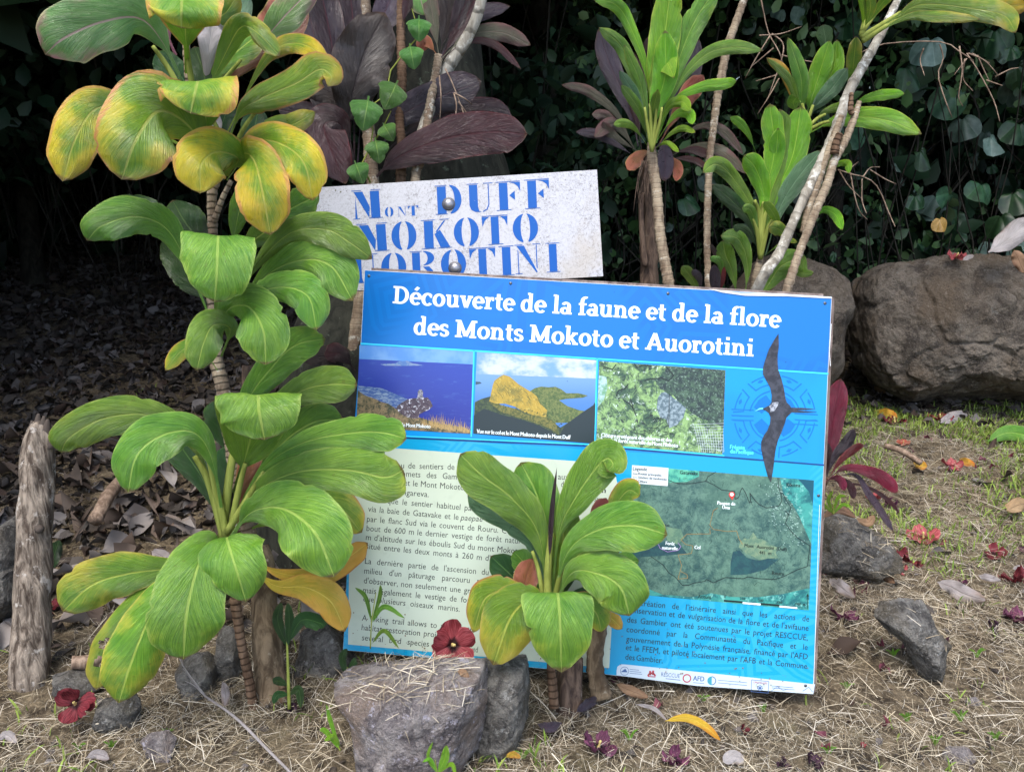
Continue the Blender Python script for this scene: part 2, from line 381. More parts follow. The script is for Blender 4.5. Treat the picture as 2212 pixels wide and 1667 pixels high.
def rotm(yaw, pitch, roll):
    cy, sy, cp, sp, c_, s_ = np.cos(yaw), np.sin(yaw), np.cos(pitch), np.sin(pitch), np.cos(roll), np.sin(roll)
    z = np.zeros_like(cy); o = np.ones_like(cy)
    A = np.stack([cy, -sy, z, sy, cy, z, z, z, o], -1).reshape(-1, 3, 3)
    B = np.stack([cp, z, sp, z, o, z, -sp, z, cp], -1).reshape(-1, 3, 3)
    C = np.stack([o, z, z, z, c_, -s_, z, s_, c_], -1).reshape(-1, 3, 3)
    return A@B@C

# ================================================================== SETTING
def axis(lo, hi, a, b, st, big):
    x = [lo]
    while x[-1] < hi:
        s_ = st if a <= x[-1] < b else min(big, st+abs((x[-1]-a) if x[-1] < a else (x[-1]-b))*.25+st)
        if x[-1] < a and x[-1]+s_ > a: s_ = max(a-x[-1], st)
        x.append(x[-1]+s_)
    return x
gx = axis(-60, 60, -2.2, 3.4, .035, 6); gy = axis(-40, 80, .9, 5.2, .035, 6)
vs = [(x, y, G(x, y) + .006*mnoise.noise(Vector((x*28, y*28, 1)))) for y in gy for x in gx]
nx = len(gx)
fs = [(j*nx+i, j*nx+i+1, (j+1)*nx+i+1, (j+1)*nx+i) for j in range(len(gy)-1) for i in range(nx-1)]
m = NT('forest_soil'); ps = m.pos()
c = m.mix(m.mr(m.noise(ps, 16., 6., .7), .35, .65), sr(58, 50, 40), sr(120, 108, 88))
c = m.mix(m.math('MULTIPLY', m.mr(m.noise(ps, 110., 4., .7), .5, .7), .6), c, sr(176, 160, 132))
c = m.mix(m.math('MULTIPLY', m.mr(m.noise(ps, 4., 4., .6), .55, .7), .3), c, sr(80, 84, 46))
mesh('ground', vs, fs, m.finish(c, .95, m.noise(ps, 70., 6., .75), .8, .02, .2), kind='structure')

# ---- foliage materials
def blade_mat(name, cols, rough=.7, trans=.15, spec=.3):
    m = NT(name); g = m.n('NewGeometry').outputs['Random Per Island']
    rp = m.n('ValToRGB'); m.set(rp.inputs[0], g); e = rp.color_ramp.elements
    e[0].color = cols[0]; e[0].position = 0; e[1].color = cols[-1]; e[1].position = 1
    for i, cc in enumerate(cols[1:-1]): x = e.new((i+1)/(len(cols)-1)); x.color = cc
    return m.finish(rp.outputs[0], rough, spec=spec, trans=trans)
MF = {}
MF['forest'] = blade_mat('forest_foliage', [sr(18, 34, 24), sr(30, 52, 34), sr(44, 70, 48), sr(34, 50, 28)], .5, .12)
MF['canopy'] = blade_mat('canopy_foliage', [sr(24, 44, 26), sr(44, 70, 36), sr(60, 90, 40)], .6, .08)
MF['straw'] = blade_mat('dry_straw', [sr(146, 132, 108), sr(196, 184, 156), sr(220, 210, 186), sr(108, 94, 76), sr(166, 152, 126), sr(230, 224, 208), sr(110, 94, 72)], .8, .1)
MF['grass'] = blade_mat('green_grass_blades', [sr(84, 112, 42), sr(122, 150, 58), sr(150, 172, 80), sr(110, 122, 56)], .6, .2)
MF['litter'] = blade_mat('leaf_litter', [sr(48, 43, 39), sr(84, 79, 74), sr(58, 50, 43), sr(112, 108, 106), sr(66, 52, 44), sr(40, 36, 32), sr(86, 78, 70)], .8, .05)

leafT = [(0, -.5, 0), (.3, -.22, .07), (0, -.1, 0), (-.3, -.22, .07), (.27, .18, .05), (0, .2, -.03), (-.27, .18, .05), (0, .6, -.12)]
leafF3 = [(0, 1, 2), (0, 2, 3), (1, 4, 5), (1, 5, 2), (2, 5, 6), (2, 6, 3), (4, 7, 5), (5, 7, 6)]
def foliage(name, N, box, size, mat, dens=None, seed=1, down=.5):
    r = np.random.default_rng(seed)
    L = np.stack([r.uniform(box[i][0], box[i][1], N) for i in range(3)], 1)
    if dens is not None:
        k = np.array([dens(Vector(l)) for l in L]); L = L[k]
    n = len(L)
    return scatter(name, leafT, leafF3, L, rotm(r.uniform(0, 6.28, n), r.normal(.0, .5, n), r.normal(0, .5, n)+down), r.uniform(size[0], size[1], n), mat)
# overhead crown of the wood (mostly unseen, shaped to shade everything behind the signs) and the wood behind
tag(foliage('shade_canopy', 34000, [(-11, 12), (1.3, 14), (1.9, 5.4)], (.3, .6), MF['canopy'], seed=3, down=0,
    dens=lambda p: p.z > 2.35+max(0, (3.4 if p.x < .5 else 4.2)-p.y)*.6-.35*smooth(-.3, -.9, p.x)*smooth(2.2, 2.8, p.y)+.35*smooth(.3, 1.5, p.x) and p.z < 4.6+.12*p.y and p.y > 2.35+.2*smooth(-1.6, .8, p.x)+.8*smooth(.8, 2, p.x)+.3*math.sin(p.x*3) and (p.x < 3.1 or p.y < 6.5 or mnoise.noise(p*1.1) > -.3)), 'dark crown of the wood overhead, mostly unseen, shaped to shade the clearing edge', 'tree canopy')
def wall_d(p):
    if p.x > 1.2 and p.z > 2.1 and mnoise.noise(p*1.7+Vector((4, 0, 0))) > .12: return False
    return p.y > 5.2+.6*math.sin(p.x*1.7)+(p.z*.15) and mnoise.noise(p*1.3) > -.25 and p.z > G(p.x, p.y)-.1
tag(foliage('forest_understorey', 46000, [(-9, 12), (5.0, 9.5), (-.1, 4.6)], (.12, .26), MF['forest'], wall_d, 5, .9), 'dark tangle of undergrowth filling the wood behind the clearing', 'undergrowth')
tag(foliage('shrub_mass', 24000, [(-4.6, .6), (3.7, 6.0), (.3, 3.4)], (.05, .13), MF['forest'], lambda p: mnoise.noise(p*1.6+Vector((9, 1, 3))) > .02 and p.z > G(p.x, p.y)+.15 + max(0, 4.6-p.y)*1.2 + .5*abs(mnoise.noise(p*2)), 8, .9), 'dark fine leaved shrubs in deep shade left of the tall ti plant', 'shrubs')
tag(foliage('right_shrub_foliage', 26000, [(.3, 4.6), (4.5, 6.0), (.2, 3.2)], (.025, .10), blade_mat('shrub_foliage', [sr(24, 42, 24), sr(46, 74, 40), sr(66, 100, 56), sr(104, 130, 88), sr(36, 58, 34)], .45, .15), lambda p: mnoise.noise(p*1.9+Vector((1, 7, 3))) > .05 and p.z > G(p.x, p.y)+.75*smooth(3, .8, p.x)*0+.1 and p.y > 4.9-.3*p.z and mnoise.noise(p*6) > -.1, 18, .9), 'mixed small green leaves of shrubs tangled among the vine on the right', 'shrubs')
tag(foliage('light_blocking_thicket', 9000, [(-5.5, -2.1), (1.2, 5.2), (0, 3.6)], (.15, .35), MF['forest'], lambda p: p.x < -1.9-.42*max(0, p.y-1.2) and p.z > G(p.x, p.y), 28, .9), 'dense dark thicket added out of view on the left to block sky light', 'undergrowth')  # stands outside the view, added only to keep sky light off the left slope
# thin hanging stems in the dark on the left and behind the signs
rr = random.Random(4); vs, fs, uv = [], [], []
for i in range(420):
    x = rr.uniform(-3.6, 3.9); y = rr.uniform(4.4, 6.2); z0 = G(x, y)+rr.uniform(0, .6); h = rr.uniform(.4, 2.0); dx = rr.gauss(0, .25)*h
    c0 = [(x, y, z0), (x+dx*.5+rr.gauss(0, .05), y, z0+h*.5), (x+dx+rr.gauss(0, .1), y+.1, z0+h)]
    q = [Vector(a) for a in cr(c0, 6)]; r_ = rr.uniform(.002, .007); b = len(vs)
    for p in q: vs += [p+Vector((r_, 0, 0)), p+Vector((-r_*.5, r_, 0)), p+Vector((-r_*.5, -r_, 0))]; uv += [(0, 0)]*3
    for j in range(5):
        for k in range(3): fs.append((b+j*3+k, b+j*3+(k+1) % 3, b+j*3+3+(k+1) % 3, b+j*3+3+k))
tag(mesh('undergrowth_stems', vs, fs, M['twigdark'], kind='stuff', uv=uv), 'thin dark stems and twigs crowding the shaded undergrowth', 'undergrowth')
# trunks of the wood
for pts, rad, lab in [
    ([(1150, -260, 5.2), (1165, 60, 5.2), (1185, 250, 5.1), (1150, 520, 5), (1150, 760, 5)], [26, 24, 26, 32, 44], 'dark leaning tree trunk right of the purple ti leaves, behind the white sign'),
    ([(1240, -260, 5.8), (1230, 60, 5.8), (1215, 300, 5.7), (1225, 700, 5.6)], [14, 14, 16, 20], 'slim dark tree trunk just right of the leaning dark trunk'),
    ([(1868, -200, 5.6), (1850, 300, 5.5), (1805, 420, 5.3), (1800, 620, 5.2), (1800, 780, 5.2)], [14, 15, 16, 18, 22], 'dark upright tree trunk above the gap between the two brown boulders'),
    ([(560, -200, 6.2), (590, 200, 6.2), (560, 700, 6)], [22, 24, 30], 'dim tree trunk in deep shade behind the tall ti plant'),
    ([(60, -200, 5.4), (40, 200, 5.4), (75, 640, 5.3)], [16, 18, 24], 'dim tree trunk at the far left edge of the dark wood')]:
    o = thing('tree', P(*pts[-1]), lab, 'tree'); ptube('trunk', pts, rad, M['twigdark'], o, bump=.25, n=24, seed=pts[0][0])
    for k in range(3):
        p0 = pts[1+k % (len(pts)-2)]; s_ = (-1)**k
        ptube('limb', [p0, (p0[0]+s_*70, p0[1]-90, p0[2]), (p0[0]+s_*(150+40*k), p0[1]-210, p0[2]+.2)], [9, 6, 3], M['twigdark'], o, bump=.3, n=10)
# big mossy trunk right behind the white sign
o = thing('mossy_tree', P(860, 1150, 2.85), 'broad dark mossy tree trunk standing behind the white sign and the purple ti leaves', 'tree')
ptube('trunk', [(935, -300, 3.1), (940, 40, 3.05), (935, 250, 3.0), (935, 420, 2.95), (880, 700, 2.9), (850, 1000, 2.85), (850, 1200, 2.85)], [85, 100, 120, 165, 225, 270, 300], M['moss'], o, seg=48, n=80, bump=.12, bf=5.)

# ---- vine wall on the right: large heart shaped leaves, each its own part
vine = thing('climbing_vine', P(2000, 600, 5.2), 'climbing vine with large round dull green leaves draped over the wood behind the big boulder', 'vine')
hv, hf, huv = [(0, 0, 0)], [], [(.5, 0)]
NS = 18
for k in range(NS):
    a = 2*math.pi*k/NS; r_ = (1-.42*math.sin(a))*.55 if True else 1
    x = r_*math.cos(a)*1.02; y = -r_*math.sin(a)*-1
    y = r_*math.sin(a)-.12
    if abs(a-math.pi/2) < .3: y -= .12
    hv.append((x*.5, y*.5, .04*math.sin(3*a)-.05*abs(x))); huv.append((.5+x*.5, .5-.5*y))
for k in range(NS): hv.append((hv[k+1][0]*1.55, hv[k+1][1]*1.55, hv[k+1][2]*1.6-.05+.03*math.sin(5*k))); huv.append((.5+(huv[k+1][0]-.5)*1.5, .5+(huv[k+1][1]-.5)*1.5))
for k in range(NS):
    hf.append((0, 1+k, 1+(k+1) % NS)); hf.append((1+k, 1+NS+k, 1+NS+(k+1) % NS)); hf.append((1+k, 1+NS+(k+1) % NS, 1+(k+1) % NS))
def vleaf_mat(name, a, b, rib):
    m = NT(name); tc = m.n('TexCoord').outputs['Object']; oi = m.n('ObjectInfo').outputs['Random']
    sp = m.n('SeparateXYZ', {0: tc}); at = m.math('ARCTAN2', sp.outputs[0], m.math('SUBTRACT', sp.outputs[1], .12))
    v = m.math('ABSOLUTE', m.math('SINE', m.math('MULTIPLY', at, 3.5)))
    c = m.mix(m.mr(m.noise(tc, 4., 3.), .3, .7), a, b); c = m.mix(m.math('MULTIPLY', m.mr(v, .0, .12, 1., 0.), .5), c, rib)
    h = m.n('HueSaturation', {'Value': m.math('ADD', m.math('MULTIPLY', oi, .9), .5), 'Hue': m.math('ADD', m.math('MULTIPLY', oi, .05), .48)}); m.set(h.inputs['Color'], c)
    return m.finish(h.outputs[0], .42, v, .3, .02, .45, .12)
vm = [vleaf_mat('vine_wall_leaf', sr(32, 62, 38), sr(56, 92, 58), sr(84, 116, 82)), vleaf_mat('vine_wall_leaf_dusty', sr(78, 102, 88), sr(110, 132, 118), sr(130, 150, 134)), vleaf_mat('vine_wall_leaf_dry', sr(170, 130, 60), sr(200, 160, 90), sr(210, 180, 120))]
vme = []
for q_, mm in enumerate([vm[0], vm[1], vm[2], vm[0], vm[0], vm[1]]):
    sx, sy, tw_ = [(1, 1, 0), (1, 1, .1), (1, 1, .3), (.72, 1.25, .25), (.88, 1.1, -.3), (.8, 1.15, .35)][q_]
    me = bpy.data.meshes.new('leaf'); me.from_pydata([(x*sx+.12*tw_*y, (y*sy if y > -.2 or q_ < 3 else y*sy*1.25), z+tw_*x*y*1.2+.05*math.sin(x*9+q_)) for x, y, z in hv], [], hf); me.polygons.foreach_set('use_smooth', [True]*len(hf)); me.materials.append(mm); vme.append(me)
def vleaf(parent, x, y, d, size, me, rs, up=None, name='leaf'):
    """size in picture units; the tip hangs down and the face turns loosely to the light"""
    p = P(x, y, d); o = bpy.data.objects.new(name, me); link(o, parent)
    fy = Vector((rs.gauss(0, .5), -rs.uniform(-.1, .8), -1)).normalized(); fz = Vector((rs.gauss(-.1, .6), -1, rs.uniform(-.2, 1.6))).normalized()
    fy = -fy; fx = fy.cross(fz).normalized(); fz = fx.cross(fy)
    s_ = size*d/F
    o.matrix_local = Matrix.Translation(p-BASE[parent]) @ Matrix((fx, fy, fz)).transposed().to_4x4() @ Matrix.Diagonal((s_, s_, s_, 1))
    return o
rs = random.Random(21); placed = []
fixed = [(2010, 90, 80), (2060, 200, 85), (2150, 70, 80), (2190, 180, 75), (1960, 150, 75), (1880, 60, 60), (1830, 40, 70), (2080, 260, 70), (2190, 420, 75), (2120, 400, 70), (2160, 470, 70), (1730, 20, 60), (1640, 440, 60), (1480, 430, 60), (1520, 380, 50), (1450, 60, 70), (1300, 100, 50), (1270, 120, 60), (1590, 500, 60), (1360, 20, 60), (2200, 530, 60), (2090, 130, 70), (2140, 300, 60), (2050, 420, 60), (1990, 330, 60), (2200, 270, 70)]
for x, y, s_ in fixed: vleaf(vine, x, y, rs.uniform(4.4, 4.9), s_, vme[0 if rs.random() < .65 else 1], rs); placed.append((x, y))
for k in range(120):
    while 1:
        x = rs.uniform(1260, 2290); y = rs.uniform(-60, 600)
        if mnoise.noise(Vector((x/150, y/150, 0))) < -.12: continue
        if rs.random() < smooth(1200, 2000, x)*.9+.12 and not (1660 < x < 1960 and 560 < y): break
    vleaf(vine, x, y, rs.uniform(4.7, 5.6), rs.choice([rs.uniform(20, 40), rs.uniform(30, 78)]), vme[rs.choice([1, 5]) if rs.random() < .12+.25*smooth(1900, 2200, x) else rs.choice([0, 3, 4])], rs)
vleaf(vine, 2185, 105, 4.5, 40, vme[0], rs)
o = vleaf(vine, 2030, 475, 4.5, 40, vme[2], rs); o['label'] = 'yellowed dead leaf caught in the vine'
for k in range(26):
    x = rs.uniform(1450, 2250); y = rs.uniform(-40, 420)
    ptube('stem', [(x, y, 5.1), (x+rs.gauss(0, 60), y+rs.uniform(60, 130), 5.0), (x+rs.gauss(0, 110), y+rs.uniform(170, 300), 5.0)], [3.2, 2.6, 1.6], M['twigdark'], vine, seg=5, n=10)

# ---- ground cover
def on_ground(N, xr, yr, seed, dens=None):
    r = np.random.default_rng(seed); x = r.uniform(*xr, N); y = r.uniform(*yr, N)
    if dens is not None:
        k = np.array([r.random() < dens(a, b) for a, b in zip(x, y)]); x, y = x[k], y[k]
    z = np.array([G(a, b) for a, b in zip(x, y)]); return np.stack([x, y, z], 1), r
def strip(n, w_, bend):
    v, f = [], []
    for i in range(n+1):
        t = i/n; hw = w_*(1-t**3*.8); v += [(t-.5, hw, bend*math.sin(t*3.14)), (t-.5, -hw, bend*math.sin(t*3.14)+.003)]
    for i in range(n): f.append((2*i, 2*i+2, 2*i+3, 2*i+1))
    return v, f
def gn(x, y, k=1.3, o=0): return mnoise.noise(Vector((x*k+o, y*k, o)))
def d_straw(x, y):
    lft = smooth(-.35, -.9, x)
    d = 1.0*smooth(3.3, 2.2, y)+.62*smooth(5, 3.4, y)
    d *= 1-.93*lft*smooth(1.75, 2.25, y)
    d *= .25+.95*smooth(-.35, .15, gn(x, y, 2.6, 5)+.5*gn(x, y, 9, 2))
    return d
allstraw = []
for i, (w_, bend, N, sc) in enumerate([(.0085, .10, 120000, (.016, .055)), (.009, .22, 100000, (.014, .05)), (.009, .05, 11000, (.05, .12))]):
    L, r = on_ground(N, (-1.9, 2.9), (1.25, 4.6), 30+i, d_straw); n = len(L)
    tv, tf = strip(4, w_, bend); L[:, 2] += r.uniform(.001, .022, n)
    scatter('dry_grass', tv, tf, L, rotm(r.uniform(0, 6.28, n), r.normal(0, .26, n), r.normal(0, .7, n)), r.uniform(sc[0], sc[1], n), MF['straw'])
tag(bpy.data.objects['dry_grass'], 'mown dry grass straw lying thick over the ground around the panel and rocks', 'dry grass')
tag(bpy.data.objects['dry_grass.001'], 'curled short dry grass clippings scattered over the soil', 'dry grass')
tag(bpy.data.objects['dry_grass.002'], 'long pale straw stalks lying loose on the ground', 'dry grass')
def d_green(x, y):
    rt = smooth(.9, 1.5, x)
    d = .95*rt*smooth(2.2, 2.7, y)*smooth(4.6, 3.9, y)*smooth(-.3, .25, gn(x, y, 1.9, 2)) + .12*smooth(.0, .4, gn(x, y, 3.1, 7))
    return d*(1-.9*smooth(-.5, -1, x)*smooth(1.9, 2.4, y))
L, r = on_ground(60000, (-1.8, 3.4), (1.3, 4.9), 50, d_green); n = len(L)
L = np.repeat(L, 2, 0)+np.column_stack([r.normal(0, .008, 2*n), r.normal(0, .008, 2*n), np.zeros(2*n)]); n = len(L)
gv = [(0, -.05, 0), (0, .05, 0), (.05, -.065, .45), (.05, .065, .45), (.22, -.05, .85), (.22, .05, .85), (.45, 0, 1.05)]
gf = [(0, 2, 3, 1), (2, 4, 5, 3), (4, 6, 6, 5)]
tv = np.array(gv); gf3 = [(0, 2, 3), (0, 3, 1), (2, 4, 5), (2, 5, 3), (4, 6, 5)]
tag(scatter('green_grass', tv, gf3, L, rotm(r.uniform(0, 6.28, n), r.normal(.25, .35, n), r.normal(0, .2, n)), r.uniform(.015, .045, n), MF['grass']), 'short green grass blades coming through the straw', 'grass')
# leaf litter
lv = []
for i in range(5):
    for j in range(4):
        t, u = i/4, j/3*2-1; h = .27*math.sin(math.pi*(.03+t*.96))
        lv.append((t-.5, u*h, .16*u*u*math.sin(t*4)+.10*math.cos(t*6)*u))
lf = [(i*4+j, i*4+j+1, i*4+j+5, i*4+j+4) for i in range(4) for j in range(3)]
def d_lit(x, y):
    lft = smooth(-.35, -.9, x)
    return lft*smooth(1.7, 2.2, y)*(.35+.65*smooth(1.9, 3.2, y)) + .95*smooth(2.3, 2.9, y)*smooth(.9, .2, x) + .5*smooth(3.6, 4.4, y) + .015
L, r = on_ground(17000, (-3.8, 3.6), (1.4, 6.6), 60, d_lit); n = len(L); L[:, 2] += r.uniform(.004, .03, n)
tag(scatter('leaf_litter', lv, lf, L, rotm(r.uniform(0, 6.28, n), r.normal(0, .45, n), r.normal(0, .6, n)), np.stack([r.uniform(.04, .10, n), r.uniform(.04, .11, n), r.uniform(.05, .14, n)], 1), MF['litter']), 'brown and grey fallen leaves covering the shaded slope on the left', 'leaf litter')
L, r = on_ground(16000, (-2.8, 2.9), (1.3, 4.8), 61, lambda x, y: max(d_lit(x, y), 0)*.6+.30); n = len(L); L[:, 2] += r.uniform(.0, .012, n)
tag(scatter('litter_crumbs', lv, lf, L, rotm(r.uniform(0, 6.28, n), r.normal(0, .4, n), r.normal(0, .5, n)), r.uniform(.008, .03, n), MF['litter']), 'small broken bits of dead leaf between the larger fallen leaves', 'leaf litter')

# ================================================================== ROCKS
rock('boulder', [(1838, 640), (1850, 600), (1890, 575), (1960, 558), (2060, 556), (2200, 560), (2330, 600), (2420, 700), (2420, 820), (2330, 880), (2180, 872), (2060, 878), (1960, 862), (1900, 835), (1866, 790), (1850, 720)], 4.25, .5, 'rockbrown', 'huge rounded brown boulder at the right edge, red flower on its top', 'boulder', 'brown boulders behind the grass', 7, .085, 3)
rock('boulder', [(1560, 640), (1640, 560), (1700, 530), (1745, 527), (1790, 570), (1812, 620), (1822, 700), (1815, 800), (1770, 860), (1650, 870), (1560, 800)], 4.15, .4, 'rockbrown', 'brown boulder half hidden behind the blue panel, under the right ti canes', 'boulder', 'brown boulders behind the grass', 6, .06, 5)
rock('rock', [(712, 1482), (840, 1466), (925, 1432), (985, 1422), (1050, 1432), (1062, 1500), (1060, 1570), (1040, 1640), (985, 1700), (860, 1720), (760, 1700), (730, 1600)], 1.68, .17, 'rockgrey', 'big grey foreground rock with straw on its flat top below the text field', 'rock', None, 7, .075, 9, .7)
rock('rock', [(1900, 1338), (1915, 1306), (1950, 1296), (2002, 1300), (2030, 1348), (2052, 1392), (2054, 1475), (2046, 1505), (2005, 1480), (1978, 1430), (1955, 1392), (1925, 1366)], 1.98, .07, 'rockdark', 'dark bent rock in the straw right of the panel bottom', 'rock', None, 6, .11, 12, .8)
rock('rock', [(1720, 1130), (1790, 1110), (1850, 1120), (1900, 1150), (1935, 1195), (1940, 1230), (1880, 1250), (1800, 1252), (1720, 1244)], 2.48, .13, 'rockdark', 'dark mossy rock beside the right edge of the blue panel, under the red ti plant', 'rock', None, 6, .10, 14)
for i, (ol, d, th, mt, lab) in enumerate([
    ([(375, 1440), (400, 1415), (440, 1410), (465, 1440), (462, 1500), (440, 1530), (400, 1520), (378, 1480)], 1.95, .07, 'rockdark', 'grey green rock under the drooping lower leaves of the tall ti plant'),
    ([(463, 1370), (480, 1355), (515, 1360), (525, 1420), (515, 1480), (480, 1480), (460, 1430)], 2.0, .06, 'rockdark', 'dark upright rock touching the thin ring marked cane of the tall ti plant'),
    ([(303, 1600), (320, 1585), (360, 1580), (378, 1600), (372, 1640), (345, 1652), (312, 1640)], 1.72, .03, 'rockgrey', 'small pale round stone sunk in the straw at the lower left'),
    ([(100, 1465), (150, 1450), (205, 1462), (215, 1490), (170, 1512), (110, 1500)], 1.93, .05, 'rockdark', 'flat dark rock at the foot of the wooden stake'),
    ([(205, 1520), (280, 1500), (300, 1530), (290, 1575), (230, 1585), (200, 1560)], 1.82, .05, 'rockdark', 'dark rock half buried beside the red flower at the lower left'),
    ([(640, 1370), (700, 1350), (740, 1380), (770, 1430), (750, 1480), (690, 1500), (640, 1460)], 2.02, .07, 'rockdark', 'mossy dark rock at the lower left corner of the panel'),
    ([(-40, 1150), (20, 1110), (40, 1180), (40, 1300), (0, 1350), (-50, 1300)], 2.2, .1, 'rockdark', 'shaded rock at the left edge behind the wooden stake'),
    ([(545, 1215), (580, 1205), (600, 1240), (590, 1290), (550, 1290)], 2.3, .06, 'rockgrey', 'grey rock seen between the lower leaves of the tall ti plant')]):
    rock('rock', ol, d, th, mt, lab, 'rock', None, 5, .10, 20+i)
for i, (x, y, r_) in enumerate([(1625, 1555, 16), (2105, 1520, 20), (2075, 1640, 40), (790, 1000, 14), (2110, 1040, 12)]):
    d = (GP(x, y)-CPOS).dot(FW)
    rock('stone', [(x-r_, y), (x-r_*.6, y-r_*.6), (x+r_*.4, y-r_*.7), (x+r_, y), (x+r_*.5, y+r_*.5), (x-r_*.6, y+r_*.5)], d, r_*d/F*.7, 'rockgrey', ['small grey stone in the straw below the panel logos', 'small grey stone in the straw at the far lower right', 'flat grey stone showing through the straw near the lower right corner', 'small stone in the litter left of the panel', 'pale stone in the grass below the big boulder'][i], 'stone', None, 3, .08, 40+i)
def rockbit():
    pass

rock('rock', [(1020, 1432), (1080, 1424), (1142, 1420), (1150, 1480), (1142, 1560), (1096, 1635), (1040, 1640), (1000, 1560)], 1.76, .10, 'rockdark', 'dark rough lump of rock joined to the right side of the grey foreground rock', 'rock', None, 6, .10, 33, .75)

def straw_on(o, N, seed, sz=(.03, .09)):
    r = np.random.default_rng(seed); mw = o.matrix_world if False else Matrix.Translation(o.location)
    c = [mw @ p.center for p in o.data.polygons if p.normal.z > .55]
    if not c: return
    idx = r.integers(0, len(c), N); L = np.array([tuple(c[i]) for i in idx]); L[:, 2] += r.uniform(.001, .006, N); return L, r
tv, tf = strip(4, .012, .08); acc = []
for nm, N in (('rock', 260), ('rock.001', 12), ('rock.002', 150)):
    q = straw_on(bpy.data.objects[nm], N, 5)
    if q: acc.append(q[0])
L = np.concatenate(acc); n = len(L); r = np.random.default_rng(2)
tag(scatter('loose_straw', tv, tf, L, rotm(r.uniform(0, 6.28, n), r.normal(0, .12, n), r.normal(0, .6, n)), r.uniform(.02, .075, n), MF['straw']), 'bits of dry straw lying on the tops of the grey rocks', 'dry grass')

r = np.random.default_rng(91); L, r = on_ground(900, (.2, 2.6), (1.35, 3.6), 90, lambda x, y: .09+.10*smooth(.2, .5, gn(x, y, 3, 1))); L[:, 2] += .015; n = len(L)
tag(scatter('fallen_petals', lv, lf, L, rotm(r.uniform(0, 6.28, n), r.normal(0, .5, n), r.normal(0, .6, n)), np.stack([r.uniform(.02, .045, n), r.uniform(.02, .05, n), r.uniform(.04, .12, n)], 1), blade_mat('withered_petals', [sr(70, 32, 50), sr(112, 50, 62), sr(90, 60, 74), sr(150, 80, 80), sr(56, 34, 44)], .6, .1)), 'loose withered red and purple petals strewn over the straw and grass', 'petals')

L, r = on_ground(700, (-3.0, -.1), (1.7, 4.4), 93, lambda x, y: smooth(-.2, -.7, x)*smooth(1.7, 2.1, y)*smooth(3.4, 2.5, y)*.7); L[:, 2] += .03; n = len(L)
tag(scatter('curled_dead_leaves', lv, lf, L, rotm(r.uniform(0, 6.28, n), r.normal(0, .5, n), r.normal(0, .7, n)), np.stack([r.uniform(.07, .15, n), r.uniform(.08, .15, n), r.uniform(.12, .3, n)], 1), blade_mat('curled_dead_leaf', [sr(120, 114, 110), sr(158, 152, 148), sr(98, 84, 74), sr(84, 76, 70), sr(116, 100, 88)], .8, .08)), 'larger curled pale dead leaves on top of the brown litter', 'leaf litter')
# ================================================================== FLAT PLANES FOR PRINT
class Plane:
    """a board held in space: picture position <-> point on its face, raised by off metres"""
    def __init__(s, tl, tr, bl, o, dTR):
        s.u = None
def fit_plane(c4, dTR):
    r = [P(x, y, 1)-CPOS for x, y in c4]      # TL TR BR BL
    A = np.array([[r[0][i], r[2][i], -r[3][i]] for i in range(3)]); b = np.array([r[1][i] for i in range(3)])
    l = np.linalg.solve(A, b)*dTR
    q = [CPOS+r[0]*l[0], CPOS+r[1]*dTR, CPOS+r[2]*l[1], CPOS+r[3]*l[2]]
    n = (q[1]-q[0]).cross(q[3]-q[0]).normalized()
    if n.dot(CPOS-q[0]) < 0: n = -n
    return q, n
class Board:
    def __init__(s, c4, dTR): s.q, s.n = fit_plane(c4, dTR)
    def at(s, x, y, off=0.):
        r = P(x, y, 1)-CPOS; t = (s.q[0]-CPOS).dot(s.n)/r.dot(s.n); return CPOS+r*t+s.n*off
LAY = [0]
def poly(name, bd, pts, off, mat, parent, T=None, holes=None):
    if T: pts = [T(*p) for p in pts]
    import bmesh
    bm = bmesh.new(); f = bm.faces.new([bm.verts.new(bd.at(x, y, off)-BASE[parent]) for x, y in pts])
    bmesh.ops.triangulate(bm, faces=[f]); bmesh.ops.recalc_face_normals(bm, faces=bm.faces[:])
    me = bpy.data.meshes.new(name); bm.to_mesh(me); bm.free(); me.materials.append(mat)
    o = bpy.data.objects.new(name, me); link(o, parent); BASE[o] = BASE[parent]; return o
class Sheet:
    """collects printed shapes of one colour into one mesh"""
    def __init__(s, bd): s.bd, s.v, s.f = bd, [], []
    def poly(s, pts, off, T=None):
        if T: pts = [T(*p) for p in pts]
        import mathutils
        b = len(s.v); s.v += [s.bd.at(x, y, off) for x, y in pts]
        for t in mathutils.geometry.tessellate_polygon([[Vector((x, y, 0)) for x, y in pts]]): s.f.append(tuple(b+k for k in t))
    def line(s, pts, w_, off, T=None):
        if T: pts = [T(*p) for p in pts]
        for (x0, y0), (x1, y1) in zip(pts, pts[1:]):
            L = math.hypot(x1-x0, y1-y0) or 1; nx_, ny_ = -(y1-y0)/L*w_/2, (x1-x0)/L*w_/2; ex, ey = (x1-x0)/L*w_*.3, (y1-y0)/L*w_*.3
            b = len(s.v); s.v += [s.bd.at(x, y, off) for x, y in [(x0-ex+nx_, y0-ey+ny_), (x1+ex+nx_, y1+ey+ny_), (x1+ex-nx_, y1+ey-ny_), (x0-ex-nx_, y0-ey-ny_)]]
            s.f.append((b, b+1, b+2, b+3)); off += 1.5e-6
    def build(s, name, mat, parent, uv=False): return mesh(name, s.v, s.f, mat, parent, False)
WORDS = {}
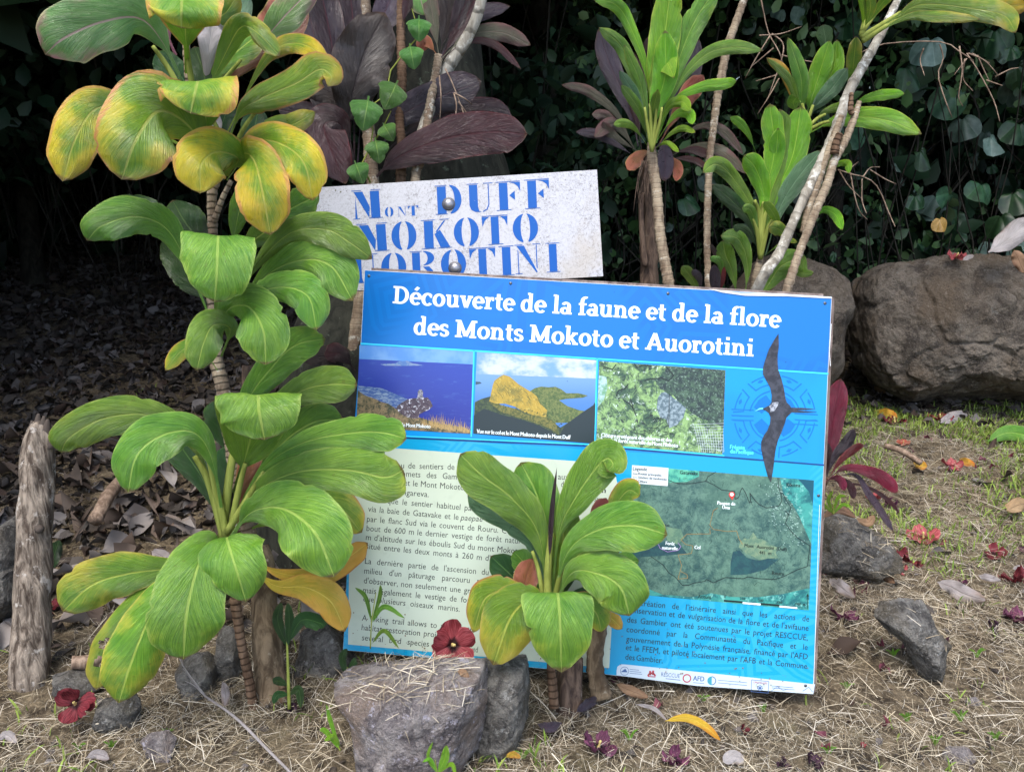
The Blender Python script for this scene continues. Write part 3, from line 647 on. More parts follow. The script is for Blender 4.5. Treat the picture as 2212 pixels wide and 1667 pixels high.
def word(t):
    if t in WORDS: return WORDS[t]
    cu = bpy.data.curves.new('t', 'FONT'); cu.body = t; cu.resolution_u = 2; cu.size = 1
    o = bpy.data.objects.new('t', cu); COL.objects.link(o)
    me = bpy.data.meshes.new_from_object(o)
    v = [(p.co.x, p.co.y) for p in me.vertices]; f = [tuple(q.vertices) for q in me.polygons]
    bpy.data.objects.remove(o); bpy.data.meshes.remove(me)
    WORDS[t] = (v, f, min(a for a, _ in v), max(a for a, _ in v)); return WORDS[t]
CAPH = max(y for _, y in word('H')[0])
def text(sh, t, p0, p1, cap, off=.0006, xs=.9, just=True, slant=0., bold=0.):
    """writes t on the sheet from p0 to p1 (baseline, picture units) with capitals cap high"""
    L = math.hypot(p1[0]-p0[0], p1[1]-p0[1]); ex, ey = (p1[0]-p0[0])/L, (p1[1]-p0[1])/L
    k = cap/CAPH; ws = t.split(' '); wd = [(word(a)[3]-word(a)[2])*k for a in ws]
    if len(ws) > 1 and just:
        sp = .26*k; x_ = min(xs, (L-sp*.75*(len(ws)-1))/sum(wd)); gap = (L-sum(wd)*x_)/(len(ws)-1)
    elif just: x_ = L/sum(wd); gap = 0
    else: x_ = xs; gap = .28*k*xs
    X = 0
    for a, w_ in zip(ws, wd):
        v, f, mn, mx = word(a)
        for dx in ([0] if not bold else [-bold, 0, bold]):
            b = len(sh.v)
            for vx, vy in v:
                lx = X+(vx-mn)*k*x_+vy*k*slant+dx; ly = vy*k
                sh.v.append(sh.bd.at(p0[0]+ex*lx+ey*ly, p0[1]+ey*lx-ex*ly, off+(1e-5*dx/max(bold, .01) if bold else 0)))
            sh.f += [tuple(b+i for i in q) for q in f]
        X += w_*x_+gap
# ---- slab serif display letters drawn with a broad pen
def arc(cx, cy, rx, ry, a0, a1, n=14): return [(cx+rx*math.cos(R(a0+(a1-a0)*i/n)), cy+ry*math.sin(R(a0+(a1-a0)*i/n))) for i in range(n+1)]
XH = .70; SW = .19; SH = .125
def sf(x, y, w_): return ('r', x-w_/2, y, x+w_/2, y+SH*.9)
SL = {
 'D': (.86, [('s', [(.2, 0), (.2, 1)]), sf(.16, 0, .32), sf(.16, .9, .32), ('s', [(.2, .95), (.4, .95)]+arc(.38, .5, .34, .45, 88, -88)+[(.2, .05)])]),
 'M': (1.12, [('s', [(.2, 0), (.2, 1)]), ('s', [(.9, 0), (.9, 1)]), ('s', [(.2, .98), (.55, .08)]), ('s', [(.55, .08), (.9, .98)]), sf(.19, 0, .36), sf(.91, 0, .36), sf(.13, .9, .26), sf(.97, .9, .26)]),
 'A': (.94, [('s', [(.14, 0), (.46, .98)]), ('s', [(.46, .98), (.78, 0)]), ('s', [(.24, .32), (.7, .32)]), sf(.15, 0, .32), sf(.79, 0, .34)]),
 'l': (.40, [('s', [(.2, 0), (.2, 1.08)]), sf(.2, 0, .36), sf(.12, .99, .16)]),
 'i': (.40, [('s', [(.2, 0), (.2, XH)]), sf(.2, 0, .36), sf(.12, XH-.1, .16), ('r', .11, .86, .29, 1.03)]),
 'd': (.70, [('s', arc(.29, .35, .20, .32, 0, 360, 22)), ('s', [(.49, 0), (.49, 1.08)]), sf(.58, 0, .16), sf(.41, .99, .16)]),
 'e': (.60, [('s', arc(.31, .35, .22, .32, 0, 318, 22)), ('s', [(.1, .37), (.55, .37)])]),
 'c': (.56, [('s', arc(.31, .35, .22, .32, 42, 318, 20)), ('r', .42, .46, .53, .62)]),
 'o': (.66, [('s', arc(.33, .35, .23, .32, 0, 360, 24))]),
 'u': (.74, [('s', [(.18, XH), (.18, .25)]+arc(.34, .22, .16, .19, 180, 330, 8)+[(.53, .2)]), ('s', [(.54, XH), (.54, 0)]), sf(.10, XH-.1, .16), sf(.46, XH-.1, .16), sf(.62, 0, .16)]),
 'v': (.64, [('s', [(.12, XH), (.32, .02)]), ('s', [(.32, .02), (.52, XH)]), sf(.13, XH-.1, .28), sf(.52, XH-.1, .26)]),
 'r': (.52, [('s', [(.18, 0), (.18, XH)]), ('s', [(.18, .4)]+arc(.40, .40, .20, .26, 170, 75, 6)), sf(.2, 0, .36), sf(.1, XH-.1, .16), ('r', .38, .5, .49, .68)]),
 't': (.44, [('s', [(.19, .92), (.19, .2)]+arc(.32, .2, .13, .17, 180, 300, 6)), ('r', .02, XH-.11, .40, XH)]),
 'a': (.62, [('s', arc(.26, .2, .17, .16, 0, 360, 16)), ('s', [(.46, 0), (.46, .42)]+arc(.30, .45, .16, .21, 0, 155, 8)), sf(.54, 0, .14)]),
 'f': (.44, [('s', [(.2, 0), (.2, .8)]+arc(.36, .82, .16, .22, 180, 60, 6)), ('r', .02, XH-.11, .42, XH), sf(.21, 0, .36)]),
 'n': (.76, [('s', [(.18, 0), (.18, XH)]), ('s', [(.18, .42)]+arc(.37, .42, .18, .24, 165, 0, 8)+[(.55, 0)]), sf(.18, 0, .32), sf(.56, 0, .32), sf(.1, XH-.1, .16)]),
 's': (.50, [('s', arc(.25, .51, .155, .155, 35, 235, 9)+arc(.25, .19, .165, .155, 75, -150, 10)), ('r', .36, .5, .44, .64), ('r', .05, .06, .13, .2)]),
 'k': (.72, [('s', [(.18, 0), (.18, 1.08)]), ('s', [(.22, .3), (.52, .66)]), ('s', [(.3, .42), (.58, .03)]), sf(.18, 0, .32), sf(.10, .99, .16), sf(.56, 0, .28), sf(.52, XH-.1, .28)])}
def slab(sh, t, p0, p1, cap, off):
    adv = [SL['e' if ch == 'é' else ch][0] if ch != ' ' else .30 for ch in t]
    L = math.hypot(p1[0]-p0[0], p1[1]-p0[1]); ex, ey = (p1[0]-p0[0])/L, (p1[1]-p0[1])/L; kx = L/sum(adv); X = 0; cnt = 0
    def put(pts, o_):
        b = len(sh.v)
        for x, y in pts:
            lx = (X+x)*kx; ly = y*cap
            sh.v.append(sh.bd.at(p0[0]+ex*lx+ey*ly, p0[1]+ey*lx-ex*ly, o_))
        return b
    for ch, a in zip(t, adv):
        if ch != ' ':
            st = list(SL['e' if ch == 'é' else ch][1])
            if ch == 'é': st.append(('s', [(.27, .84), (.42, 1.02)]))
            for j, q in enumerate(st):
                o_ = off+j*3e-5
                if q[0] == 'r': b = put([(q[1], q[2]), (q[3], q[2]), (q[3], q[4]), (q[1], q[4])], o_); sh.f.append((b, b+1, b+2, b+3))
                else:
                    pp = q[1]; n = len(pp); pr = []
                    for i in range(n):
                        tx, ty = pp[min(i+1, n-1)][0]-pp[max(i-1, 0)][0], pp[min(i+1, n-1)][1]-pp[max(i-1, 0)][1]
                        if n > 8 and i in (0, n-1) and abs(pp[0][0]-pp[-1][0])+abs(pp[0][1]-pp[-1][1]) < 1e-6: tx, ty = pp[1][0]-pp[-2][0], pp[1][1]-pp[-2][1]
                        l_ = math.hypot(tx, ty) or 1; nx_, ny_ = -ty/l_, tx/l_; pr += [(pp[i][0]+nx_*SW/2, pp[i][1]+ny_*SH/2), (pp[i][0]-nx_*SW/2, pp[i][1]-ny_*SH/2)]
                    b = put(pr, o_)
                    for i in range(n-1): sh.f.append((b+2*i, b+2*i+2, b+2*i+3, b+2*i+1))
        X += a

# ================================================================== INFORMATION PANEL
BD = Board([(788, 583), (1797, 641), (1756, 1498), (741, 1403)], 1.90)
cb = (BD.q[2]+BD.q[3])/2
ip = thing('information_panel', cb, 'large blue information panel about fauna and flora leaning back on the ground', 'information panel')
def print_mat(name, fn, rough=.32, spec=.45):
    m = NT(name); return m.finish(fn(m), rough, spec=spec)
def slabbox(name, bd, c4, z0, z1, mat, parent):
    v = [bd.at(x, y, z1) for x, y in c4]+[bd.at(x, y, z0) for x, y in c4]
    # the back is the same rectangle moved straight back
    v = v[:4]+[p-bd.n*(z1-z0) for p in v[:4]]
    return mesh(name, v, [(0, 1, 2, 3), (7, 6, 5, 4), (0, 4, 5, 1), (1, 5, 6, 2), (2, 6, 7, 3), (3, 7, 4, 0)], mat, parent, False)
white = flat('white_board_edge', sr(214, 220, 222), .5)
slabbox('board', BD, [(788, 583), (1797, 641), (1756, 1498), (741, 1403)], -.006, -.0003, white, ip)
wood = bark_mat('frame_wood', sr(96, 84, 80), sr(140, 126, 120), scale=30.)
def batten(a, b, th, dep, off):
    """a wooden batten along the back of the panel"""
    pa, pb = BD.at(*a), BD.at(*b); t = (pb-pa).normalized(); s_ = t.cross(BD.n)
    v = [p+s_*x+BD.n*y for p in (pa, pb) for x, y in ((-th/2, -off), (th/2, -off), (th/2, -off-dep), (-th/2, -off-dep))]
    mesh('batten', v, [(0, 1, 2, 3), (7, 6, 5, 4), (0, 4, 5, 1), (1, 5, 6, 2), (2, 6, 7, 3), (3, 7, 4, 0)], wood, ip, False)
batten((1793, 642), (1752, 1496), .026, .03, .0075)
batten((800, 590), (1780, 647), .03, .03, .0075)
batten((800, 640), (760, 1390), .03, .03, .0075)
blue = NT('panel_blue_print'); ps = blue.n('TexCoord').outputs['Object']
vo = blue.n('TexVoronoi', {'Vector': ps, 'Scale': 6.}, feature='DISTANCE_TO_EDGE').outputs[0]
wv = blue.math('SINE', blue.math('MULTIPLY', vo, 55.))
leafpat = blue.math('MULTIPLY', blue.mr(wv, -.2, .2), blue.mr(blue.noise(ps, 3.4, 1.), .46, .54))
cc = blue.mix(blue.math('MULTIPLY', leafpat, .3), sr(0, 110, 192), sr(0, 88, 170))
panelblue = blue.finish(cc, .3, spec=.5)
low = NT('panel_cyan_print'); ps = low.n('TexCoord').outputs['Object']
vo = low.n('TexVoronoi', {'Vector': ps, 'Scale': 7.}, feature='DISTANCE_TO_EDGE').outputs[0]
cc = low.mix(low.math('MULTIPLY', low.mr(low.math('SINE', low.math('MULTIPLY', vo, 70.)), -.15, .15), low.math('MULTIPLY', low.mr(low.noise(ps, 3., 1.), .42, .5), .30)), sr(4, 152, 202), sr(70, 182, 214))
panelcyan = low.finish(cc, .3, spec=.5)
TE = TF(746.1, 716.9, .25793); TG = TF(1243.5, 731.5, .26455); T5 = TF(1302, 980.2, .32467); T1 = TF(629.1, 351.1, .33069); TT = TF(731.5, 950.9, .33356)
# lower ground, upper band, bright picture band
poly('lower_print', BD, [(764, 938), (1779, 1003), (1755.5, 1497), (741.5, 1402.5)], .0002, panelcyan, ip)
poly('title_band', BD, [(788.5, 584), (1796, 642), (1788, 806), (780, 742)], .0002, panelblue, ip)
bandmat = NT('panel_band_print'); ps = bandmat.n('TexCoord').outputs['Object']
bandmat = bandmat.finish(bandmat.mix(bandmat.mr(bandmat.noise(ps, 5., 2.), .4, .6), sr(0, 132, 210), sr(0, 142, 216)), .3, spec=.5)
poly('picture_band', BD, [(780, 742), (1788, 806), (1779, 1003), (764, 938)], .0002, bandmat, ip)
sh = Sheet(BD); sh.line([(780, 742), (1788, 807)], 3.4, .0009); sh.line([(1024, 757), (1018, 942)], 3, .0009); sh.line([(1290, 774), (1284, 958)], 3, .0009); sh.line([(764, 937), (1284, 960), (1564, 984)], 2.4, .00092); sh.build('cyan_rule', flat('cyan_rule_print', sr(60, 206, 244), .3), ip)['kind'] = 'stuff'
sh = Sheet(BD); sh.line([(764, 940.5), (1284, 963.5), (1564, 987), (1779, 1004)], 3.2, .00088); sh.build('dark_rule', flat('dark_rule_print', sr(10, 60, 120), .3), ip)
# cream text field with rounded corners
cream = NT('cream_print'); ps = cream.n('TexCoord').outputs['Object']
creamm = cream.finish(cream.mix(cream.math('MULTIPLY', cream.mr(cream.noise(ps, 30., 5., .7), .52, .75), .3), sr(192, 206, 188), sr(160, 176, 160)), .35, spec=.45)
poly('text_field', BD, [(757, 1040), (760, 1008), (770, 985), (790, 970), (812, 965), (1292, 999), (1314, 1008), (1330, 1028), (1336, 1056), (1330, 1200), (1316, 1442), (752, 1391)], .0005, creamm, ip)
# texts
dk = flat('dark_print_ink', sr(38, 46, 44), .4); wt = flat('white_print_ink', sr(226, 238, 240), .35); cy = flat('cyan_print_ink', sr(90, 240, 230), .35)
sh = Sheet(BD)
slab(sh, 'Découverte de la faune et de la flore', (848, 655), (1686, 708), 37, .0006)
sh.build('title_lettering', wt, ip)['kind'] = 'stuff'; sh = Sheet(BD)
slab(sh, 'des Monts Mokoto et Auorotini', (893, 722), (1628, 770), 37, .0006)
sh.build('title_lettering', wt, ip)['kind'] = 'stuff'
sh = Sheet(BD)
for t, a, b in [('u de sentiers de', (405, 180), (750, 190)), ('aux', (1420, 252), (1492, 255)), ('us', (1690, 275), (1730, 276)),
    ('mmets des Gamb', (398, 232), (790, 254)), ('e et le Mont Mokoto', (383, 288), (812, 322)), ('Mangareva.', (353, 348), (583, 367)), ('sur', (1655, 395), (1715, 399)), ('de', (1440, 300), (1475, 302)),
    ('que le sentier habituel passe par', (315, 408), (1010, 469)), ('via la baie de Gatavake et le', (190, 460), (776, 514)), ('de Uma', (950, 527), (1085, 536)),
    ('par le flanc Sud via le couvent de Rouru. Celui-ci', (183, 525), (1205, 612)), ('bout de 600 m le dernier vestige de forêt naturelle', (180, 585), (1250, 674)),
    ("m d'altitude sur les éboulis Sud du mont Mokoto avec", (176, 643), (1290, 745)), ("situé entre les deux monts à 260 m d'altitude", (178, 700), (1130, 795)), ('30', (1180, 800), (1238, 804)), ('nd', (1490, 512), (1540, 514)),
    ("La dernière partie de l'ascension du Mont", (170, 797), (1110, 884)), ("milieu d'un pâturage parcouru par les", (165, 860), (1055, 941)), ("d'observer, non seulement une grande", (162, 923), (945, 999)),
    ('mais également le vestige de forêt', (158, 985), (890, 1055)), ('que plusieurs oiseaux marins.', (158, 1040), (783, 1108)),
    ('A hiking trail allows to visit these', (150, 1165), (870, 1238)), ('habitat restoration projects', (148, 1226), (710, 1281)), ('several bird species can', (150, 1292), (690, 1344)), ('observed', (770, 1358), (900, 1371))]:
    text(sh, t, TT(*a), TT(*b), 12.6)
text(sh, 'paepae', TT(790, 516), TT(930, 526), 12.6, slant=.2); text(sh, 'm', TT(1690, 338), TT(1728, 340), 12.6, bold=.5)
for t, a, b in [("La création de l'itinéraire ainsi que les actions de", (163, 1000), (1372, 1113)), ("conservation et de vulgarisation de la flore et de l'avifaune", (163, 1052), (1368, 1175)),
    ('des Gambier ont été soutenues par le projet RESCCUE,', (160, 1118), (1363, 1238)), ('coordonné par la Communauté du Pacifique et le', (157, 1182), (1362, 1302)),
    ("gouvernement de la Polynésie française, financé par l'AFD", (155, 1245), (1362, 1365)), ("et le FFEM, et piloté localement par l'AFB et la Commune", (152, 1302), (1358, 1428)), ('des Gambier.', (149, 1365), (398, 1390))]:
    text(sh, t, T5(*a), T5(*b), 12.4)
sh.build('body_lettering', dk, ip)['kind'] = 'stuff'
# ---- printed pictures
def grad(m, bd, a, b, c0, c1):
    """colour running between two points of the print"""
    pa, pb = bd.at(*a), bd.at(*b); ax = (pb-pa); L = ax.length; ax.normalize()
    v = m.n('VectorMath', {0: m.n('VectorMath', {0: m.pos(), 1: tuple(pa)}, operation='SUBTRACT').outputs[0], 1: tuple(ax)}, operation='DOT_PRODUCT').outputs['Value']
    return m.mix(m.mr(v, 0, L), c0, c1)
def nmat(name, a, b, sc=60., lo=.4, hi=.6, c3=None, sc3=200., st=(1, 1, 1), rough=.32):
    m = NT(name); tc = m.n('Mapping', {'Vector': m.n('TexCoord').outputs['Object'], 'Scale': st}).outputs[0]
    c = m.mix(m.mr(m.noise(tc, sc, 6., .7, .4), lo, hi), a, b)
    if c3: c = m.mix(m.mr(m.noise(tc, sc3, 3., .7), .55, .68), c, c3)
    return m.finish(c, rough, spec=.45)
m = NT('print_sky'); skyp = m.finish(m.mix(m.math('MULTIPLY', m.mr(m.noise(m.n('TexCoord').outputs['Object'], 18., 4.), .4, .7), .35), sr(84, 140, 210), sr(150, 190, 226)), .3)
m = NT('print_sea'); cse = grad(m, BD, TE(600, 240), TE(560, 800), sr(44, 66, 160), sr(40, 50, 140)); mp = m.n('Mapping', {'Vector': m.n('TexCoord').outputs['Object'], 'Scale': (1, 1, 5)}).outputs[0]
cse = m.mix(m.math('MULTIPLY', m.mr(m.noise(mp, 22., 5., .7), .55, .75), .4), cse, sr(90, 130, 190)); seap = m.finish(cse, .3)
pp = thing  # (parts below are children of the panel)
def pic(name): 
    o = bpy.data.objects.new(name, None); o.empty_display_size = .02; link(o, ip); BASE[o] = BASE[ip]; return o
p1 = poly('coast_picture', BD, [(119, 112), (1082, 160), (1055, 855), (92, 798)], .0004, seap, ip, TE)
a1 = lambda nm, pts, o_, mt: poly(nm, BD, pts, o_, mt, p1, TE)
a1('print_sky', [(119, 112), (1082, 160), (1078, 272), (115, 226)], .0006, skyp)
a1('print_island', [(290, 270), (420, 262), (450, 246), (520, 240), (560, 262), (660, 280), (520, 284), (330, 282)], .0007, nmat('print_reef', sr(80, 120, 180), sr(130, 150, 180), 80.))
a1('print_surf', [(108, 450), (300, 470), (520, 560), (440, 640), (300, 590), (170, 535), (106, 492)], .0006, nmat('print_surf_colour', sr(60, 90, 150), sr(140, 160, 180), 70., .45, .6, st=(1, 1, 4)))
a1('print_headland', [(104, 488), (140, 515), (170, 533), (250, 560), (300, 585), (360, 600), (430, 645), (560, 700), (640, 720), (800, 770), (1000, 800), (1055, 830), (1054, 852), (92, 796)], .0008, nmat('print_headland_colour', sr(66, 70, 54), sr(140, 122, 92), 60., .4, .6, sr(170, 150, 110), 260.))
a1('print_boulder', [(426, 640), (440, 615), (475, 590), (520, 565), (570, 555), (640, 552), (690, 548), (715, 580), (733, 620), (700, 650), (655, 670), (620, 690), (610, 725), (540, 720), (490, 700), (450, 672)], .001, nmat('print_boulder_colour', sr(64, 54, 66), sr(96, 84, 92), 120., .4, .6, sr(220, 222, 232), 110.))
a1('print_cairn', [(602, 552), (608, 520), (606, 500), (622, 482), (640, 482), (652, 505), (646, 530), (660, 553)], .0011, nmat('print_cairn_colour', sr(90, 90, 96), sr(160, 160, 170), 160.))
sh = Sheet(BD); rs = random.Random(3)
for k in range(170):
    x = rs.uniform(640, 1045); y = 770+(x-640)*.14+rs.uniform(0, 25); h = rs.uniform(30, 150)*(1-abs(x-840)/420); dx = rs.gauss(0, 22)
    sh.poly([(x-2.5, y), (x+2.5, y), (min(x+dx, 1056), y-h)], .0010+k*1e-6, TE)
sh.build('print_grass', flat('print_grass_colour', sr(176, 150, 100), .35), p1)['kind'] = 'stuff'
sh = Sheet(BD); text(sh, 'le Mont Mokoto', TE(478, 792), TE(712, 806), 8.2, .0014, bold=.35); text(sh, 's', TE(455, 790), TE(468, 791), 7, .0014)
text(sh, 'Vue sur le col et le Mont Mokoto depuis le Mont Duff', TE(1100, 845), TE(1884, 898), 8.6, .0014, bold=.35)
text(sh, 'Clôture protégeant des chèvres et des', TG(208, 800), TG(783, 842), 8.6, .0014, bold=.35); text(sh, 'boeufs la forêt naturelle du Mont Mokoto', TG(208, 834), TG(834, 886), 8.6, .0014, bold=.35)
sh.build('caption_lettering', wt, ip)['kind'] = 'stuff'
sh = Sheet(BD); text(sh, 'Frégate', TG(1260, 896), TG(1378, 904), 8.6, .0014, bold=.4); text(sh, 'du Pacifique', TG(1260, 932), TG(1450, 945), 8.6, .0014, bold=.4); sh.build('bird_caption_lettering', cy, ip)['kind'] = 'stuff'
m = NT('print_lagoon'); lag = m.finish(grad(m, BD, TE(1600, 330), TE(1600, 660), sr(112, 152, 200), sr(70, 120, 186)), .3)
m = NT('print_clouds'); mp = m.n('Mapping', {'Vector': m.n('TexCoord').outputs['Object'], 'Scale': (1, 1, 1.6)}).outputs[0]
cl = m.finish(m.mix(m.mr(m.noise(mp, 13., 5., .6), .42, .62), sr(112, 154, 204), sr(188, 198, 216)), .3)
p2 = poly('mountain_picture', BD, [(1102, 167), (2113, 238), (2084, 935), (1070, 850)], .0004, lag, ip, TE)
a2 = lambda nm, pts, o_, mt: poly(nm, BD, pts, o_, mt, p2, TE)
a2('print_clouds', [(1102, 167), (2113, 238), (2107, 392), (1094, 352)], .0006, cl)
a2('print_islet', [(1091, 415), (1130, 418), (1142, 430), (1090, 442)], .0006, flat('print_far_green', sr(60, 84, 96), .35))
dgr = nmat('print_forest', sr(44, 58, 48), sr(74, 88, 56), 120.); mgr = nmat('print_hill', sr(70, 92, 52), sr(112, 122, 70), 140., .4, .6, sr(60, 78, 50), 300.)
a2('print_peninsula', [(1550, 492), (1585, 470), (1640, 456), (1700, 462), (1760, 458), (1810, 480), (1850, 512), (1950, 512), (2032, 532), (1990, 550), (1850, 560), (1790, 572), (1860, 620), (1960, 655), (2030, 665), (2095, 590), (2090, 760), (1700, 760), (1500, 600)], .0007, mgr)
a2('print_slope', [(1084, 588), (1140, 560), (1210, 540), (1300, 610), (1500, 660), (1700, 720), (1800, 800), (1960, 700), (2060, 640), (2096, 575), (2084, 934), (1072, 849)], .0008, dgr)
a2('print_peak', [(1214, 540), (1236, 440), (1248, 408), (1290, 375), (1325, 357), (1375, 372), (1450, 436), (1560, 505), (1605, 540), (1622, 590), (1690, 655), (1682, 712), (1600, 705), (1500, 672), (1420, 625), (1340, 600), (1260, 600), (1205, 580)], .001, nmat('print_peak_colour', sr(172, 146, 58), sr(124, 116, 56), 44., .44, .62, sr(190, 170, 84), 180.))
a2('print_ridge', [(1200, 585), (1300, 610), (1420, 640), (1520, 690), (1690, 715), (1760, 760), (1790, 860), (1700, 800), (1500, 730), (1300, 670)], .0011, nmat('print_ridge_colour', sr(76, 84, 44), sr(120, 116, 60), 160.))
sh = Sheet(BD); rs = random.Random(31)
for k in range(46):
    t = rs.random(); x = 1250+t*340+rs.uniform(-20, 30); y = 395+t*t*150+rs.uniform(0, 150)*(1-.4*t); l_ = rs.uniform(15, 60); sh.line([(x, y), (x+l_*.5, y+l_*.45), (x+l_*.75, y+l_)], rs.uniform(.4, 1.3), .00105+k*1e-6, TE)
sh.build('print_gully', flat('print_gully_colour', sr(112, 106, 52), .35), p2)['kind'] = 'stuff'
sh = Sheet(BD)
for k in range(150):
    x = rs.uniform(1230, 1990); y = 600+(x-1230)*.16+rs.uniform(0, 130); sh.poly([(x, y), (x+rs.uniform(4, 12), y-rs.uniform(3, 12)), (x+rs.uniform(8, 18), y+rs.uniform(0, 5))], .00112+k*5e-7, TE)
sh.build('print_treetop', flat('print_treetop_colour', sr(58, 74, 44), .35), p2)['kind'] = 'stuff'
a2('print_shade', [(1076, 700), (1160, 640), (1300, 690), (1500, 740), (1640, 790), (1790, 870), (1840, 780), (1960, 690), (2094, 600), (2084, 934), (1071, 849)], .0012, flat('print_shade_colour', sr(42, 54, 58), .35))
fm = NT('print_thicket'); tc = fm.n('TexCoord').outputs['Object']
c = fm.mix(fm.mr(fm.noise(tc, 36., 8., .8, .6), .42, .60), sr(50, 78, 60), sr(140, 176, 110)); c = fm.mix(fm.mr(fm.noise(tc, 90., 4., .8, .5), .58, .66), c, sr(206, 226, 216)); c = fm.mix(fm.mr(fm.noise(tc, 60., 5., .8), .56, .62), c, sr(38, 52, 48))
p3 = poly('fence_picture', BD, [(192, 182), (1224, 256), (1198, 944), (166, 860)], .0004, fm.finish(c, .3), ip, TG)
a3 = lambda nm, pts, o_, mt: poly(nm, BD, pts, o_, mt, p3, TG)
a3('print_light', [(190, 300), (250, 310), (260, 400), (230, 500), (178, 560)], .00055, nmat('print_light_colour', sr(170, 200, 206), sr(100, 150, 110), 60.))
a3('print_dark', [(740, 225), (1222, 258), (1208, 720), (1000, 640), (860, 540), (780, 440), (690, 410), (640, 330), (720, 300)], .0006, nmat('print_dark_colour', sr(38, 52, 52), sr(70, 96, 76), 60., .42, .62, sr(120, 146, 130), 200.))
m = NT('print_netting'); mesh_c = m.finish(m.mix(m.mr(m.noise(m.n('TexCoord').outputs['Object'], 140., 3.), .4, .65), sr(84, 104, 112), sr(140, 158, 166)), .3)
a3('print_net', [(660, 560), (672, 480), (700, 440), (730, 434), (770, 460), (860, 530), (900, 570), (880, 640), (830, 700), (765, 730), (740, 660), (690, 640)], .0008, mesh_c)
sh = Sheet(BD)
for k in range(12): sh.line([(960+k*22, 690+k*8), (990+k*20, 800+k*11), (1010+k*17, min(925+k*2, 925))], .7, .0010+k*1e-5, TG)
for k in range(10): sh.line([(940+k*9, 700+k*22), (1210-k*.8, 690+k*24)], .7, .0012+k*1e-5, TG)
sh.build('print_wire', flat('print_wire_colour', sr(190, 204, 208), .35), p3)['kind'] = 'stuff'
sh = Sheet(BD)
for pts in [[(560, 345), (600, 330), (700, 320), (760, 345), (800, 300), (740, 230)], [(390, 500), (440, 530), (470, 570), (495, 635)], [(445, 490), (465, 540), (470, 570)], [(480, 205), (500, 235), (560, 215), (620, 225)], [(330, 470), (350, 420), (400, 410), (430, 370)], [(764, 450), (760, 715)], [(230, 230), (300, 250), (330, 210)]]: sh.line(pts, 2.0 if len(pts) > 2 else 1.4, .0013, TG)
for k in range(26):
    x, y = rs.uniform(560, 780), rs.uniform(640, 800); sh.line([(x, y), (x+rs.uniform(-90, 90), y-rs.uniform(-30, 60))], 1., .0014+k*4e-6, TG)
sh.build('print_branch', flat('print_branch_colour', sr(30, 38, 38), .35), p3)['kind'] = 'stuff'
# bird and emblem
sh = Sheet(BD)
ec = (1625, 630)
def ring(r0, a0, a1, w_, o_, sq=1.): sh.line([(ec[0]+r0*math.cos(R(a))*1.0, ec[1]+r0*math.sin(R(a))*sq) for a in np.linspace(a0, a1, 26)], w_, o_, TG)
for a0 in (12, 102, 192, 282): ring(205, a0, a0+66, 2.8, .0007)
for k in range(4):
    a = R(45+90*k); c_, s_ = math.cos(a), math.sin(a)
    sh.poly([(ec[0]+c_*90-s_*60, ec[1]+s_*90+c_*60), (ec[0]+c_*170-s_*70, ec[1]+s_*170+c_*70), (ec[0]+c_*185, ec[1]+s_*185), (ec[0]+c_*170+s_*70, ec[1]+s_*170-c_*70), (ec[0]+c_*90+s_*60, ec[1]+s_*90-c_*60)], .00072+k*1e-6, TG)
for k in range(8):
    a = 22.5+45*k
    ring(258, a-14, a+14, 2.6, .0007); ring(330, a-12, a+12, 2.6, .0007)
    for e in (-1, 1):
        sh.line([(ec[0]+258*math.cos(R(a+e*14)), ec[1]+258*math.sin(R(a+e*14))), (ec[0]+340*math.cos(R(a+e*17)), ec[1]+340*math.sin(R(a+e*17)))], 2.6, .00074, TG)
    sh.poly([(ec[0]+r_*math.cos(R(a+b)), ec[1]+r_*math.sin(R(a+b))) for r_, b in ((290, 0), (305, 5), (318, 0), (305, -5))], .00073, TG)
for dy in (-30, 20, 55): sh.line([(1275, 605+dy), (1450, 612+dy)], 2.4, .0007, TG); sh.line([(1790, 640+dy), (1975, 650+dy)], 2.4, .0007, TG)
sh.build('sun_emblem', flat('emblem_print', sr(0, 110, 182), .32), ip)['kind'] = 'stuff'
bird = poly('bird_print', BD, [TG(*p) for p in [(1655, -42), (1658, 60), (1648, 130), (1648, 200), (1652, 250), (1680, 330), (1700, 410), (1712, 490), (1722, 520), (1748, 545), (1757, 562), (1850, 564), (1965, 575), (1850, 580), (1795, 584), (1860, 590), (1965, 600), (1860, 602), (1762, 600), (1745, 618), (1722, 640), (1706, 690), (1680, 760), (1650, 830), (1632, 900), (1622, 980), (1612, 1060), (1594, 1172), (1570, 1130), (1545, 1040), (1528, 970), (1512, 890), (1514, 840), (1535, 790), (1566, 745), (1586, 690), (1590, 640), (1575, 605), (1550, 585), (1520, 574), (1545, 562), (1580, 545), (1597, 520), (1600, 460), (1588, 400), (1555, 340), (1528, 290), (1528, 240), (1542, 190), (1575, 90), (1620, 10)]], .0016, nmat('bird_print_colour', sr(38, 40, 48), sr(64, 66, 76), 60., .4, .65), ip)
sh = Sheet(BD); sh.poly([(1458, 592), (1500, 566), (1530, 562), (1528, 574), (1500, 578)], .0017, TG); sh.build('print_beak', flat('beak_print', sr(110, 220, 230), .35), bird)
sh = Sheet(BD); sh.poly([(1580, 550), (1610, 520), (1655, 515), (1650, 545), (1620, 590), (1590, 600)], .0018, TG); sh.build('print_head', nmat('print_head_colour', sr(80, 84, 96), sr(170, 176, 186), 160.), bird)
